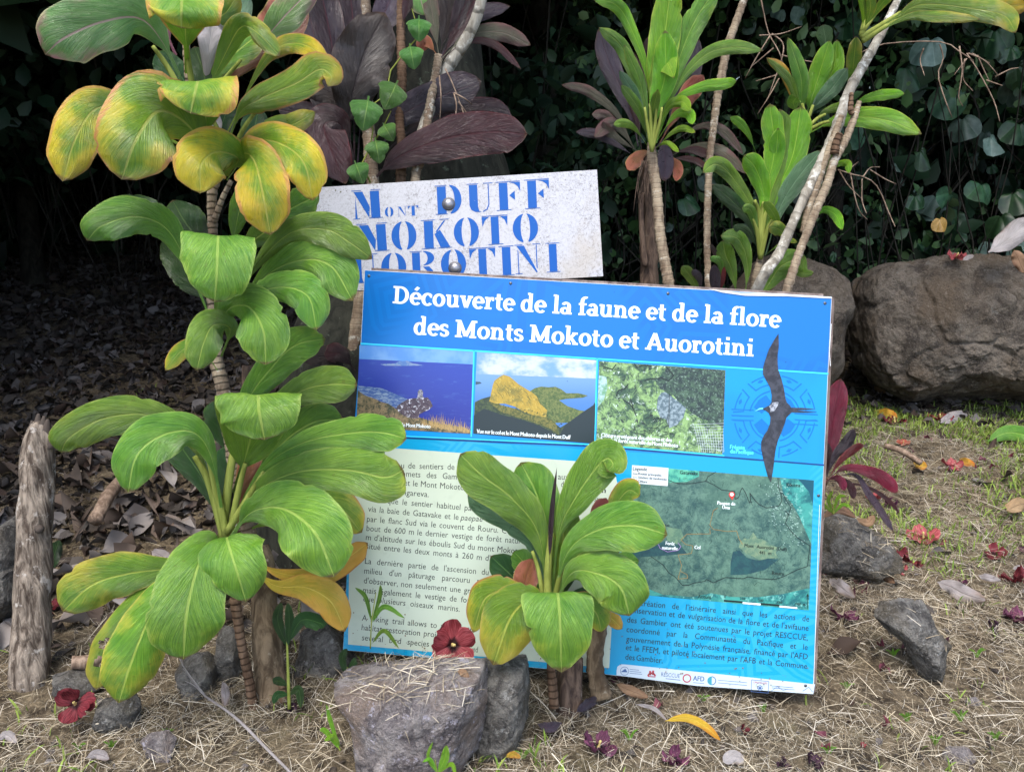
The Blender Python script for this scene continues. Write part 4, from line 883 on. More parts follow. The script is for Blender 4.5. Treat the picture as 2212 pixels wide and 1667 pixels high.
# map
m = NT('map_print'); tc = m.n('TexCoord').outputs['Object']
c = m.mix(m.mr(m.noise(tc, 34., 9., .82, .3), .38, .62), sr(34, 74, 72), sr(92, 128, 112)); c = m.mix(m.math('MULTIPLY', m.mr(m.noise(tc, 5., 5.), .45, .62), .5), c, sr(88, 126, 104)); c = m.mix(m.math('MULTIPLY', m.mr(m.noise(tc, 120., 4., .8), .55, .66), .55), c, sr(34, 66, 60))
mapp = poly('map_print', BD, [(195, 76), (1405, 175), (1372, 1040), (163, 926)], .0004, m.finish(c, .3), ip, T5)
a4 = lambda nm, pts, o_, mt: poly(nm, BD, pts, o_, mt, mapp, T5)
lagm = nmat('map_lagoon', sr(20, 92, 98), sr(60, 150, 140), 24., .4, .6, sr(110, 180, 170), 60.)
a4('print_lagoon', [(1180, 160), (1404, 176), (1388, 600), (1370, 560), (1310, 420), (1260, 330), (1200, 260)], .0006, lagm)
a4('print_coast', [(163, 926), (165, 870), (300, 895), (400, 935), (600, 950), (720, 925), (860, 950), (1040, 950), (1200, 930), (1376, 890), (1372, 1040)], .0006, lagm)
a4('print_bay', [(437, 95), (640, 112), (640, 150), (560, 185), (437, 190)], .0006, nmat('map_bay', sr(40, 130, 120), sr(90, 180, 150), 40.))
a4('print_deep', [(1300, 168), (1404, 176), (1398, 330), (1370, 250), (1330, 200)], .0007, flat('map_deep', sr(14, 78, 96), .32))
shd = nmat('map_shadow', sr(22, 62, 72), sr(34, 80, 82), 60.)
a4('print_shadow', [(865, 650), (910, 640), (960, 690), (1040, 710), (1100, 695), (1170, 700), (1080, 770), (960, 800), (850, 805), (850, 730)], .0006, shd)
a4('print_shadow', [(180, 640), (290, 600), (430, 580), (520, 610), (560, 660), (470, 670), (330, 680), (200, 690)], .0006, shd)
a4('print_clearing', [(915, 580), (940, 560), (975, 565), (1000, 520), (1030, 560), (1075, 570), (1110, 600), (1160, 620), (1150, 660), (1170, 690), (1100, 694), (1040, 705), (1000, 680), (960, 668), (935, 645), (905, 620)], .0007, nmat('map_clearing', sr(84, 118, 98), sr(116, 140, 110), 60.))
a4('print_clearing', [(400, 480), (520, 500), (540, 560), (500, 600), (430, 575)], .0007, nmat('map_pale', sr(76, 112, 94), sr(104, 136, 108), 60.))
a4('print_key', [(195, 74), (437, 93), (432, 213), (190, 193)], .0009, flat('map_key', sr(214, 226, 232), .35))
sh = Sheet(BD); rs = random.Random(9)
for k in range(150):
    t = rs.random(); x = 1150+rs.gauss(0, 40)+t*140; y = 180+t*440; 
    if k > 170: x, y = rs.uniform(1100, 1350), rs.uniform(780, 900)
    if k < 25: x, y = rs.gauss(1130, 22), rs.uniform(340, 470)
    if x > 1380: continue
    sh.poly([(x, y), (x+rs.uniform(3, 10), y+1), (x+rs.uniform(3, 9), y+rs.uniform(3, 8)), (x, y+5)], .0008+k*1e-6, T5)
sh.build('print_houses', flat('print_house_colour', sr(150, 182, 172), .35), mapp)['kind'] = 'stuff'
sh = Sheet(BD)
for pts in [[(437, 175), (480, 190), (540, 198), (600, 195), (685, 180), (700, 150), (750, 120)], [(685, 180), (740, 205), (790, 238), (878, 248), (880, 300), (905, 285), (920, 235), (930, 225), (950, 260), (975, 322), (985, 320), (978, 258), (1010, 305), (1040, 335), (1090, 358), (1170, 345), (1192, 310), (1185, 265), (1170, 220), (1165, 158)], [(1182, 262), (1200, 262), (1220, 310), (1252, 355), (1235, 400), (1215, 460), (1250, 510), (1300, 560), (1378, 610), (1368, 690), (1362, 745), (1290, 770), (1200, 815), (1150, 832), (1040, 828), (965, 815), (935, 828), (815, 820), (735, 855), (690, 832), (680, 845), (600, 858), (570, 872), (530, 872), (480, 815), (440, 790), (400, 735), (320, 680)], [(1215, 378), (1240, 405)]]: sh.line(pts, 1.3, .0011, T5)
rv = Sheet(BD); rs = random.Random(44)
for k in range(240):
    x = rs.uniform(230, 1340); y = rs.uniform(130+(x-200)*.06, 860); a = rs.choice([.6, 1.2, 2.2])+rs.gauss(0, .3); l_ = rs.uniform(8, 40)
    rv.line([(x, y), (x+l_*math.cos(a)*.6+rs.uniform(-4, 4), y+l_*math.sin(a)*.5), (x+l_*math.cos(a), y+l_*math.sin(a))], rs.uniform(.3, 1.0), .00062+k*2e-7, T5)
rv.build('print_ravine', flat('print_ravine_colour', sr(26, 56, 54), .35), mapp)['kind'] = 'stuff'
for y_, w_ in ((130, 1.6), (155, 1.1), (180, 1.1)): sh.line([(200, y_), (230, y_+2)], w_, .0011, T5)
sh.poly([(806, 968), (930, 978), (930, 990), (806, 980)], .0011, T5); sh.poly([(1050, 989), (1175, 1000), (1175, 1012), (1050, 1001)], .0011, T5); sh.line([(1362, 1030), (1362, 940)], 1.2, .0011, T5); sh.poly([(1354, 945), (1362, 925), (1370, 945)], .00112, T5)
for t, a, b, cp in [('Légende', (200, 108), (295, 113), 7.5), ('Routes principales', (236, 137), (390, 149), 5.2), ('Sentiers de randonnée', (236, 162), (425, 176), 5.2), ('Clôture', (234, 188), (295, 193), 5.2), ('Gatavake', (512, 132), (633, 140), 7.5), ('Rikitea', (1222, 214), (1312, 219), 7.5), ('Mokoto', (340, 478), (442, 483), 7.2),
    ('Mont Auorotini (Duff)', (942, 617), (1222, 644), 7.2), ('441 m', (1040, 664), (1120, 670), 7.2), ('Rouru', (1126, 800), (1203, 806), 7.5), ('Atituiti', (632, 955), (718, 962), 7), ('0', (806, 955), (816, 956), 5), ('250', (912, 966), (946, 969), 5), ('500', (1034, 978), (1068, 981), 5), ('750', (1156, 991), (1192, 994), 5), ('1000 m', (1280, 1002), (1345, 1007), 5)]:
    text(sh, t, T5(*a), T5(*b), cp, .00125, bold=.2)
sh.build('map_lines_and_names', flat('map_ink', sr(18, 34, 34), .35), mapp)['kind'] = 'stuff'
sh = Sheet(BD)
for t, a, b in [('Paepae de', (762, 335), (880, 342)), ('Uma', (795, 364), (845, 367)), ('Forêt', (418, 602), (477, 608)), ('naturelle', (395, 632), (497, 639)), ('Col', (610, 630), (648, 632))]: text(sh, t, T5(*a), T5(*b), 7.4, .00127, bold=.35)
sh.poly([(930, 983), (1050, 993), (1050, 1005), (930, 995)], .0011, T5); sh.poly([(1175, 1007), (1293, 1017), (1293, 1028), (1175, 1018)], .0011, T5)
sh.build('map_white_names', wt, mapp)['kind'] = 'stuff'
sh = Sheet(BD)
for pts in [[(765, 360), (735, 375), (725, 420), (712, 470), (735, 500), (830, 515), (890, 510), (905, 560), (930, 600)], [(712, 495), (715, 530), (560, 532), (520, 570), (550, 600), (600, 610), (590, 660), (500, 670), (525, 740), (500, 830), (565, 825), (560, 800), (520, 780)]]: sh.line(pts, .9, .00115, T5)
sh.build('map_trail', flat('map_trail_ink', sr(150, 120, 60), .4), mapp)['kind'] = 'stuff'
sh = Sheet(BD)
sh.poly([(858+20*math.cos(R(a)), 270+20*math.sin(R(a))) for a in range(150, 391, 20)]+[(862, 306)], .0013, T5)
sh.build('map_pin', flat('map_pin_red', sr(196, 60, 50), .35), mapp)
sh = Sheet(BD); sh.poly([(858+12*math.cos(R(a)), 268+12*math.sin(R(a))) for a in range(0, 360, 24)], .0014, T5); sh.build('map_pin_dot', wt, mapp)
sh = Sheet(BD); sh.line([(370, 600), (380, 625), (430, 650), (500, 640), (520, 615), (500, 590)], 1.1, .00118, T5); sh.build('map_outline', flat('map_violet', sr(150, 120, 180), .4), mapp)
# logo strip
lw = flat('logo_strip_print', sr(190, 206, 218), .35)
poly('logo_strip', BD, [(92, 1440), (98, 1412), (120, 1397), (160, 1399), (800, 1465), (1412, 1530), (1400, 1595), (620, 1540), (92, 1470)], .0005, lw, ip, T5)
sh = Sheet(BD); navy = Sheet(BD); redd = Sheet(BD)
def circ(s_, x, y, r0, r1, a0=0, a1=360, o_=.0008, n=24):
    A = [R(a0+(a1-a0)*i/n) for i in range(n+1)]
    for i in range(n): s_.poly([(x+r1*math.cos(A[i]), y+r1*math.sin(A[i])), (x+r1*math.cos(A[i+1]), y+r1*math.sin(A[i+1])), (x+r0*math.cos(A[i+1]), y+r0*math.sin(A[i+1])), (x+r0*math.cos(A[i]), y+r0*math.sin(A[i]))], o_, T5)
circ(navy, 145, 1442, 26, 29); navy.poly([(120, 1448), (150, 1425), (165, 1450)], .0008, T5)
circ(redd, 560, 1490, 21, 29); circ(redd, 325, 1480, 18, 30, 190, 350); redd.poly([(308, 1440), (322, 1440), (322, 1470), (308, 1470)], .0008, T5); redd.poly([(328, 1438), (342, 1438), (342, 1468), (328, 1468)], .0008, T5); redd.poly([(300, 1474), (352, 1478), (350, 1484), (300, 1480)], .0008, T5)
circ(sh, 725, 1506, 0.1, 29, 90, 270); circ(navy, 725, 1506, 24, 29, -90, 90)
text(navy, 'AFD', T5(600, 1505), T5(674, 1511), 10.5, .0008, bold=.3); text(navy, 'RESCCUE', T5(388, 1476), T5(512, 1488), 8.5, .0008); navy.line([(420, 1492), (515, 1502)], 1.2, .0008, T5)
for x, y, w_ in [(180, 1430, 60), (180, 1443, 75), (180, 1456, 80), (768, 1502, 190), (768, 1520, 190), (1125, 1540, 140), (1125, 1553, 150), (602, 1518, 72)]: navy.line([(x, y), (x+w_, y+w_*.09)], 1.0, .0008, T5)
navy.line([(990, 1500), (1105, 1511), (1100, 1588), (987, 1578), (990, 1500)], 1., .0008, T5)
circ(navy, 1046, 1545, 26, 28, 180, 360); circ(navy, 1046, 1555, .1, 9)
for k in range(8): a = R(45*k); navy.poly([(1046+8*math.cos(a), 1555+8*math.sin(a)), (1046+20*math.cos(a-.25), 1555+20*math.sin(a-.25)), (1046+20*math.cos(a+.25), 1555+20*math.sin(a+.25))], .00082, T5)
text(redd, 'COMMUNE DES GAMBIER', T5(1000, 1522), T5(1094, 1530), 4., .00085)
navy.line([(1120, 1575), (1160, 1545), (1200, 1570), (1230, 1560)], .7, .0009, T5); navy.line([(1330, 1575), (1370, 1548), (1395, 1580)], 1., .0009, T5)
sh.build('logo_teal', flat('logo_teal_ink', sr(60, 150, 170), .4), ip)['kind'] = 'stuff'; navy.build('logo_blue', flat('logo_blue_ink', sr(70, 100, 150), .4), ip)['kind'] = 'stuff'; redd.build('logo_red', flat('logo_red_ink', sr(170, 70, 80), .4), ip)['kind'] = 'stuff'
# screws and scuffs
steel = flat('steel_screw', sr(90, 96, 104), .35, .5, .8)
def dome(bd, x, y, r_, h_, mat, parent, name, off=0.):
    c0 = bd.at(x, y, off); e1 = (bd.at(x+10, y, off)-c0).normalized(); e2 = e1.cross(bd.n); vs, fs = [], []
    rr_ = r_*((c0-CPOS).dot(FW))/F; ns = 20
    for j in range(7):
        a = j/6*math.pi/2
        for k in range(ns): b = 2*math.pi*k/ns; vs.append(c0+(e1*math.cos(b)+e2*math.sin(b))*rr_*math.cos(a)+bd.n*(rr_*h_*math.sin(a)))
    for j in range(6):
        for k in range(ns): fs.append((j*ns+k, j*ns+(k+1) % ns, (j+1)*ns+(k+1) % ns, (j+1)*ns+k))
    return mesh(name, vs, fs, mat, parent)
for x, y in [(1782, 655), (1443, 634), (1103, 612), (797, 596), (1768, 1070), (1740, 1480), (770, 995)]: dome(BD, x, y, 3.4, .4, steel, ip, 'screw', .0004)
sh = Sheet(BD); rs = random.Random(5)
for k in range(26):
    x, y = rs.uniform(770, 1740), rs.uniform(620, 1440); s_ = rs.uniform(.7, 1.8); sh.poly([(x, y), (x+s_, y+s_*.4), (x+s_*.8, y+s_*1.3), (x-s_*.3, y+s_)], .0019)
sh.build('dirt_spots', flat('dirt_spot', sr(40, 46, 50), .7), ip)['kind'] = 'stuff'
mud = Sheet(BD); rs = random.Random(8)
for k in range(130):
    x = rs.uniform(760, 1745); y = 1400+(x-745)*.094-abs(rs.gauss(0, 40)); s_ = rs.uniform(.5, 2.0)
    mud.poly([(x+s_*math.cos(a)*rs.uniform(.6, 1.2), y+s_*math.sin(a)*rs.uniform(.6, 1.2)) for a in np.linspace(0, 5.3, 6)], .00195)
mud.build('mud_splashes', flat('mud_splash', sr(120, 100, 76), .9), ip)['kind'] = 'stuff'
sh = Sheet(BD); sh.poly([(1530, 624), (1600, 633), (1680, 634), (1796, 642.5), (1796, 645), (1700, 640), (1610, 639), (1560, 632)], .0019); sh.line([(1795, 700), (1791, 760), (1793, 790)], 1.6, .0019); sh.line([(1770, 1090), (1757, 1480)], 1.2, .0019); sh.build('peeled_edge', white, ip)['kind'] = 'stuff'

# ================================================================== WHITE SIGN
SD = Board([(655, 407), (1289.5, 366.6), (1303, 596.5), (668, 634)], 2.13)
ws = thing('wooden_sign', SD.at(985, 640), 'weathered white name board with blue stencilled letters, bolted above the blue panel', 'sign')
m = NT('weathered_white_paint'); tc = m.n('TexCoord').outputs['Object']
c = m.mix(m.math('MULTIPLY', m.mr(m.noise(tc, 150., 8., .85, 1.), .48, .62), m.mr(m.noise(tc, 9., 4.),   .32, .58, .3, .95)), sr(186, 188, 194), sr(104, 101, 101))
c = m.mix(m.math('MULTIPLY', m.mr(m.noise(tc, 5., 4., .6), .5, .7), .5), c, sr(174, 164, 146))
c = m.mix(m.math('MULTIPLY', m.mr(m.noise(m.n('Mapping', {'Vector': tc, 'Scale': (1, 1, 9)}).outputs[0], 22., 3., .6), .6, .75), .35), c, sr(160, 162, 170))
sgm = m.finish(c, .5, m.noise(tc, 60., 4.), .15, .003, .4)
slabbox('board', SD, [(655, 407), (1289.5, 366.6), (1303, 596.5), (668, 634)], -.018, 0, sgm, ws)
post = [SD.at(975, 330), SD.at(1010, 900)]
O1 = [(.5+.5*math.cos(R(a)), .5+.5*math.sin(R(a))) for a in range(97, 264, 8)]+[(.455+.14*math.cos(R(a)), .5+.47*math.sin(R(a))) for a in range(250, 109, -10)]
Or = [(1-x, y) for x, y in O1]
def bowl(x0, x1, y0, y1): return [(x0+(x1-x0)*max(0, math.cos(R(a)))**.9, (y0+y1)/2+(y1-y0)/2*math.sin(R(a))) for a in range(86, -87, -10)]+[(x0+(x1-x0)*.45*math.cos(R(a)), (y0+y1)/2+(y1-y0)*.46*math.sin(R(a))) for a in range(-80, 81, 12)]
def sl_(x0, x1, y): return [(x0, y), (x1, y), (x1, y+.022), (x0, y+.022)]
ST = {'O': [O1, Or], 'I': [[(.22, .03), (.78, .03), (.78, .96), (.22, .96)], sl_(0, 1, 0), sl_(0, 1, .98)],
 'M': [[(.03, .95), (.35, .95), (.6, .40), (.56, .03)], [(.62, .95), (.95, .95), (.97, .03), (.64, .03)], [(.06, .02), (.14, .02), (.09, .80)], sl_(-.02, .24, 0), sl_(.55, 1.05, 0), sl_(-.05, .3, .98), sl_(.65, 1.0, .98)],
 'D': [[(.08, .03), (.42, .03), (.42, .96), (.08, .96)], bowl(.52, 1., 0, 1), sl_(0, .45, 0), sl_(0, .45, .98)],
 'U': [[(.08, .96), (.42, .96), (.42, .2), (.46, .05), (.56, .0), (.3, .02), (.14, .1), (.08, .25)], [(.84, .96), (.88, .96), (.88, .25), (.8, .08), (.62, .0), (.6, .03), (.76, .1), (.84, .26)], sl_(0, .45, .98), sl_(.66, 1.04, .98)],
 'F': [[(.16, .03), (.5, .03), (.5, .96), (.16, .96)], [(.56, .96), (1., .96), (1., .62), (.9, .82), (.75, .92)], [(.56, .51), (.78, .66), (.78, .34)], sl_(.04, .62, 0), sl_(.04, 1., .98)],
 'K': [[(.1, .03), (.42, .03), (.42, .96), (.1, .96)], [(.46, .50), (.66, .64), (1., .03), (.66, .03)], [(.50, .58), (.55, .56), (.86, .95), (.80, .95)], sl_(0, .5, 0), sl_(.58, 1.05, 0), sl_(0, .5, .98), sl_(.66, .98, .98)],
 'T': [[(.35, .03), (.65, .03), (.65, .96), (.35, .96)], [(.0, .96), (.29, .96), (.12, .84), (.02, .62)], [(1., .96), (.71, .96), (.88, .84), (.98, .62)], sl_(.22, .8, 0), sl_(0, 1, .98)],
 'A': [[(.5, 1.), (.97, .03), (.62, .03), (.36, .66)], [(.1, .03), (.14, .03), (.44, .86), (.42, .9)], [(.26, .33), (.52, .33), (.5, .36), (.28, .36)], sl_(-.02, .3, 0), sl_(.55, 1.05, 0)],
 'R': [[(.08, .03), (.38, .03), (.38, .96), (.08, .96)], bowl(.46, .92, .5, 1.), [(.48, .46), (.72, .46), (.86, .3), (.9, .03), (.66, .03), (.64, .3)], sl_(0, .46, 0), sl_(.6, 1.02, 0), sl_(0, .46, .98)],
 'N': [[(.04, .96), (.36, .96), (.90, .03), (.84, .03)], [(.08, .03), (.12, .03), (.12, .78), (.08, .84)], [(.86, .96), (.9, .96), (.9, .14), (.86, .2)], sl_(-.04, .26, 0), sl_(-.04, .3, .98), sl_(.72, 1.05, .98)]}
sh = Sheet(SD)
sl0 = -.065
for ch, x0, x1, yt, yb in [('M', 405, 585, 180, 367), ('O', 612, 668, 291, 356), ('N', 697, 752, 287, 352), ('T', 762, 832, 282, 348), ('D', 940, 1112, 148, 337), ('U', 1150, 1312, 137, 325), ('F', 1332, 1497, 124, 312), ('F', 1517, 1686, 110, 300),
    ('M', 440, 628, 398, 581), ('O', 655, 818, 384, 573), ('K', 850, 1036, 373, 562), ('O', 1062, 1226, 360, 550), ('T', 1247, 1416, 346, 536), ('O', 1447, 1612, 334, 523),
    ('A', 190, 365, 615, 800), ('U', 388, 560, 600, 788), ('O', 588, 752, 590, 779), ('R', 778, 950, 578, 768), ('O', 978, 1142, 568, 757), ('T', 1165, 1336, 556, 745), ('I', 1357, 1456, 545, 737), ('N', 1468, 1622, 534, 725), ('I', 1665, 1755, 525, 716)]:
    for j, pg in enumerate(ST[ch]):
        # glyphs follow the slope of the board; a stencil letter leans with its long edge
        q = []
        for gx_, gy_ in pg:
            xx = x0+(x1-x0)*gx_-(gy_-.5)*(yb-yt)*.045; yy = yb-(yb-yt)*gy_+(gx_-.5)*(x1-x0)*sl0
            q.append((xx, yy))
        sh.poly(q, .0006+j*2e-5, T1)
m = NT('stencil_blue_paint'); tc = m.n('TexCoord').outputs['Object']
c = m.mix(m.mr(m.noise(m.n('Mapping', {'Vector': tc, 'Scale': (1, 1, 3)}).outputs[0], 48., 5., .75), .68, .70), sr(0, 84, 166), sr(210, 214, 222))
sh.build('stencil_lettering', m.finish(c, .5, spec=.3), ws)['kind'] = 'stuff'
sh = Sheet(SD)
for x, y in [(291, 182), (323, 193)]: sh.poly([(x-6, y), (x, y-7), (x+6, y), (x, y+7)], .0008, T1)
for x, y, w_ in [(640, 520, 180), (860, 515, 160), (480, 545, 130), (1060, 490, 60), (1380, 680, 60)]: pass
sh.build('scuff_marks', flat('scuff_paint', sr(110, 110, 90), .7), ws)['kind'] = 'stuff'
bm_ = flat('bolt_metal', sr(150, 150, 154), .38, .5, .75)
for x, y in ((1028, 272), (1070, 690)):
    X, Y = T1(x, y); dome(SD, X, Y, 14.5, .12, flat('washer_metal', sr(90, 90, 92), .5, .5, .8), ws, 'washer', .0008); dome(SD, X, Y, 11.8, .62, bm_, ws, 'bolt', .0022)
# post that carries the white sign, hidden behind both boards
pb = GP(985, 1100); tube('post', [P(975, 420, 2.24), P(1000, 640, 2.25), P(1010, 1150, 2.3)], [.045, .05, .05], M['stake'], ws, seg=12, n=20, bump=.1)
# ================================================================== TALL TI PLANT ON THE LEFT
tp = thing('ti_plant', P(560, 1530, 1.9), 'tall ti plant with broad green and yellowing leaves left of the panel', 'ti plant', 'ti plants')
L_ = lambda *a, **k: leaf(tp, *a, **k)
ptube('trunk', [(592, 1540, 1.92), (582, 1440, 1.92), (572, 1330, 1.92), (568, 1230, 1.92), (560, 1180, 1.93)], [36, 31, 27, 24, 20], M['trunk'], tp, seg=22, n=50, bump=.25)
ptube('cane', [(552, 1568, 1.88), (540, 1480, 1.87), (520, 1380, 1.86), (508, 1290, 1.85)], [9, 10, 9.5, 12], M['canedark'], tp, seg=12, n=44, ring=3)
ptube('cane', [(640, 1560, 1.9), (615, 1520, 1.9), (610, 1470, 1.9)], [9, 9, 7], M['canedark'], tp, seg=10)
ptube('cane', [(548, 1190, 1.93), (515, 1050, 1.93), (490, 900, 1.93), (482, 840, 1.93), (468, 780, 1.93), (466, 700, 1.93), (458, 640, 1.92), (460, 520, 1.92), (458, 420, 1.91), (470, 360, 1.9), (420, 250, 1.88), (405, 140, 1.86), (400, 20, 1.85), (400, -80, 1.85)], [15, 14, 14, 15, 14, 12, 11, 10, 10, 9, 8, 8, 7, 6], M['cane'], tp, seg=12, n=150, ring=4)
ptube('cane', [(462, 480, 1.91), (480, 430, 1.9), (500, 390, 1.9)], [7, 6, 5], M['cane'], tp)
ptube('cane', [(520, 1030, 1.95), (530, 900, 1.95), (535, 790, 1.94)], [11, 11, 12], M['fibre'], tp)
# petiole bundles
for pts, r0 in [([(480, 1160, 1.83), (500, 1000, 1.8), (520, 930, 1.78)], 10), ([(485, 1165, 1.82), (450, 1040, 1.8), (420, 985, 1.78)], 9), ([(490, 1160, 1.81), (455, 1000, 1.78), (450, 960, 1.76)], 9), ([(490, 1150, 1.8), (545, 1060, 1.77), (570, 1020, 1.75)], 8), ([(495, 1160, 1.82), (515, 1060, 1.8), (530, 1000, 1.78)], 8), ([(470, 700, 1.84), (520, 610, 1.82), (545, 570, 1.8)], 9), ([(480, 705, 1.83), (500, 640, 1.8), (520, 600, 1.78)], 8), ([(468, 760, 1.86), (480, 710, 1.84), (500, 690, 1.8)], 6), ([(490, 370, 1.85), (470, 280, 1.83), (430, 220, 1.8)], 6), ([(470, 370, 1.86), (455, 300, 1.84), (430, 270, 1.8)], 6), ([(490, 370, 1.85), (520, 290, 1.83), (560, 230, 1.8)], 6), ([(420, 250, 1.85), (365, 150, 1.82), (330, 100, 1.78)], 7), ([(425, 240, 1.85), (405, 120, 1.8), (402, 40, 1.7)], 7), ([(425, 250, 1.85), (470, 190, 1.82), (520, 130, 1.78)], 6)]:
    ptube('petiole', pts, [r0, r0*.85, r0*.6], M['petiole'], tp, n=14)
# ---- top
L_([(400, 190, 1.9), (350, 90, 1.84), (300, 40, 1.78), (220, 48, 1.7), (140, 82, 1.65), (97, 118, 1.66)], 66, 'pink', curl=.25, ab=(.8, .5), roll=8)
L_([(380, 120, 1.95), (345, 50, 1.92), (290, 15, 1.88), (190, -30, 1.85)], 50, 'pinkred')
L_([(405, 160, 1.85), (400, 60, 1.7), (395, -10, 1.62), (392, 20, 1.58), (392, 62, 1.6)], 92, 'ygreen', side=(1, -.12), ab=(.8, .4), curl=.3)
L_([(420, 170, 1.9), (455, 60, 1.85), (490, 25, 1.82), (515, -15, 1.8)], 26, 'lime', curl=.5)
L_([(430, 200, 1.92), (490, 80, 1.9), (530, -30, 1.9)], 36, 'blue')
L_([(460, 220, 1.96), (540, 120, 1.93), (605, 60, 1.92), (640, -20, 1.92)], 52, 'rust', ab=(.8, .4))
L_([(500, 150, 1.9), (575, 80, 1.88), (620, 30, 1.86), (690, -40, 1.86)], 36, 'pink')
L_([(440, 230, 1.9), (470, 150, 1.86), (520, 105, 1.84), (575, 62, 1.84)], 34, 'lime', roll=20)
L_([(430, 235, 1.86), (485, 120, 1.8), (520, 60, 1.74), (555, 70, 1.7), (605, 122, 1.7)], 30, 'lime', ab=(.5, .4), roll=-20)
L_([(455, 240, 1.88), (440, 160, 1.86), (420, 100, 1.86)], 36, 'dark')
L_([(470, 330, 1.93), (560, 150, 1.9), (610, 98, 1.86), (670, 102, 1.82), (712, 150, 1.82)], 24, 'yellow', roll=20)
L_([(480, 350, 1.88), (515, 250, 1.82), (560, 215, 1.76), (640, 180, 1.72), (690, 150, 1.7), (716, 165, 1.7), (708, 188, 1.7)], 42, 'ygreen', roll=15, ab=(.8, .8))
L_([(455, 350, 1.84), (440, 220, 1.74), (430, 176, 1.64), (422, 198, 1.59), (412, 246, 1.6)], 92, 'ygreen', side=(1, -.14), ab=(.55, .35), curl=.18)
L_([(450, 350, 1.84), (410, 275, 1.76), (345, 240, 1.68), (295, 300, 1.61), (262, 388, 1.62)], 92, 'ygreen', ab=(.55, .4), curl=.25, wave=.06)
L_([(430, 340, 1.9), (300, 260, 1.84), (215, 232, 1.79), (165, 295, 1.74), (135, 392, 1.74)], 54, 'yellow', ab=(.8, .45), curl=.3)
L_([(480, 380, 1.84), (515, 345, 1.76), (470, 328, 1.7), (435, 355, 1.66), (432, 418, 1.67)], 62, 'yellow', ab=(.8, .5))
L_([(480, 385, 1.84), (520, 335, 1.77), (548, 345, 1.68), (568, 420, 1.63), (584, 508, 1.65)], 62, 'yellow', ab=(.95, .5), wave=.12)
L_([(490, 380, 1.88), (540, 310, 1.8), (600, 308, 1.72), (655, 350, 1.68), (676, 434, 1.7)], 52, 'yellow', ab=(.8, .5), wave=.12)
L_([(490, 390, 1.96), (570, 285, 1.92), (630, 270, 1.9), (682, 242, 1.9)], 26, 'lime', ab=(.8, .6))
L_([(500, 540, 1.8), (518, 450, 1.72), (543, 370, 1.7)], 24, 'green', ab=(.8, .9), wave=.03)
L_([(515, 560, 1.9), (600, 470, 1.85), (690, 420, 1.84)], 40, 'green')
L_([(510, 560, 1.88), (560, 510, 1.84), (620, 480, 1.82)], 32, 'lime')
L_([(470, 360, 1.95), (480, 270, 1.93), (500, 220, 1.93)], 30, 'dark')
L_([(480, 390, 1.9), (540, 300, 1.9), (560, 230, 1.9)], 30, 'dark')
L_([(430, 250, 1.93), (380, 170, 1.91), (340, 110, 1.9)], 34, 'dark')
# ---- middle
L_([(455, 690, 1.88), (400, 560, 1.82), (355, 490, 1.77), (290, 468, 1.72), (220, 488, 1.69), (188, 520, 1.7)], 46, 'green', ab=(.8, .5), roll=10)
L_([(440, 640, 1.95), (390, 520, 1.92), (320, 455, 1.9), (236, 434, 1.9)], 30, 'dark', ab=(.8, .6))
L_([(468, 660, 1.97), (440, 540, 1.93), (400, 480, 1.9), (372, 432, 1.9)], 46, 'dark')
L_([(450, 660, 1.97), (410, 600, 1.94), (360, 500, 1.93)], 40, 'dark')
L_([(466, 690, 1.85), (470, 600, 1.74), (472, 512, 1.64), (470, 540, 1.59), (468, 600, 1.58), (464, 653, 1.6)], 84, 'green', side=(1, .04), ab=(.5, .45), curl=.15, wave=.05)
L_([(490, 690, 1.87), (550, 580, 1.78), (625, 505, 1.7), (700, 495, 1.67), (750, 520, 1.65), (804, 560, 1.66)], 42, 'green', ab=(1.05, .6), roll=-12)
L_([(485, 700, 1.87), (570, 600, 1.8), (650, 562, 1.73), (715, 575, 1.68), (762, 650, 1.67)], 54, 'green', ab=(.95, .5), roll=-8)
L_([(480, 710, 1.86), (540, 645, 1.78), (605, 620, 1.72), (665, 640, 1.68), (684, 713, 1.68)], 46, 'green', ab=(1.05, .5))
L_([(476, 735, 1.84), (490, 672, 1.75), (535, 662, 1.66), (568, 712, 1.62), (574, 788, 1.63)], 62, 'green', ab=(.8, .45), curl=.2)
L_([(478, 770, 1.83), (497, 712, 1.78), (462, 702, 1.73), (440, 740, 1.7), (425, 800, 1.7)], 42, 'green', ab=(.8, .5))
L_([(470, 800, 1.86), (430, 745, 1.82), (392, 758, 1.8), (357, 800, 1.8)], 20, 'ygreen')
L_([(500, 1040, 1.88), (530, 880, 1.83), (590, 790, 1.78), (640, 745, 1.76), (703, 732, 1.76)], 46, 'green', ab=(.8, .5), roll=10)
L_([(510, 1040, 1.87), (580, 900, 1.82), (650, 845, 1.77), (715, 830, 1.75), (772, 832, 1.75)], 44, 'green', ab=(1.05, .5))
L_([(505, 1070, 1.86), (540, 950, 1.74), (556, 855, 1.62), (560, 890, 1.57), (572, 950, 1.58)], 96, 'green', side=(1, -.08), ab=(.5, .35), curl=.2, wave=.05)
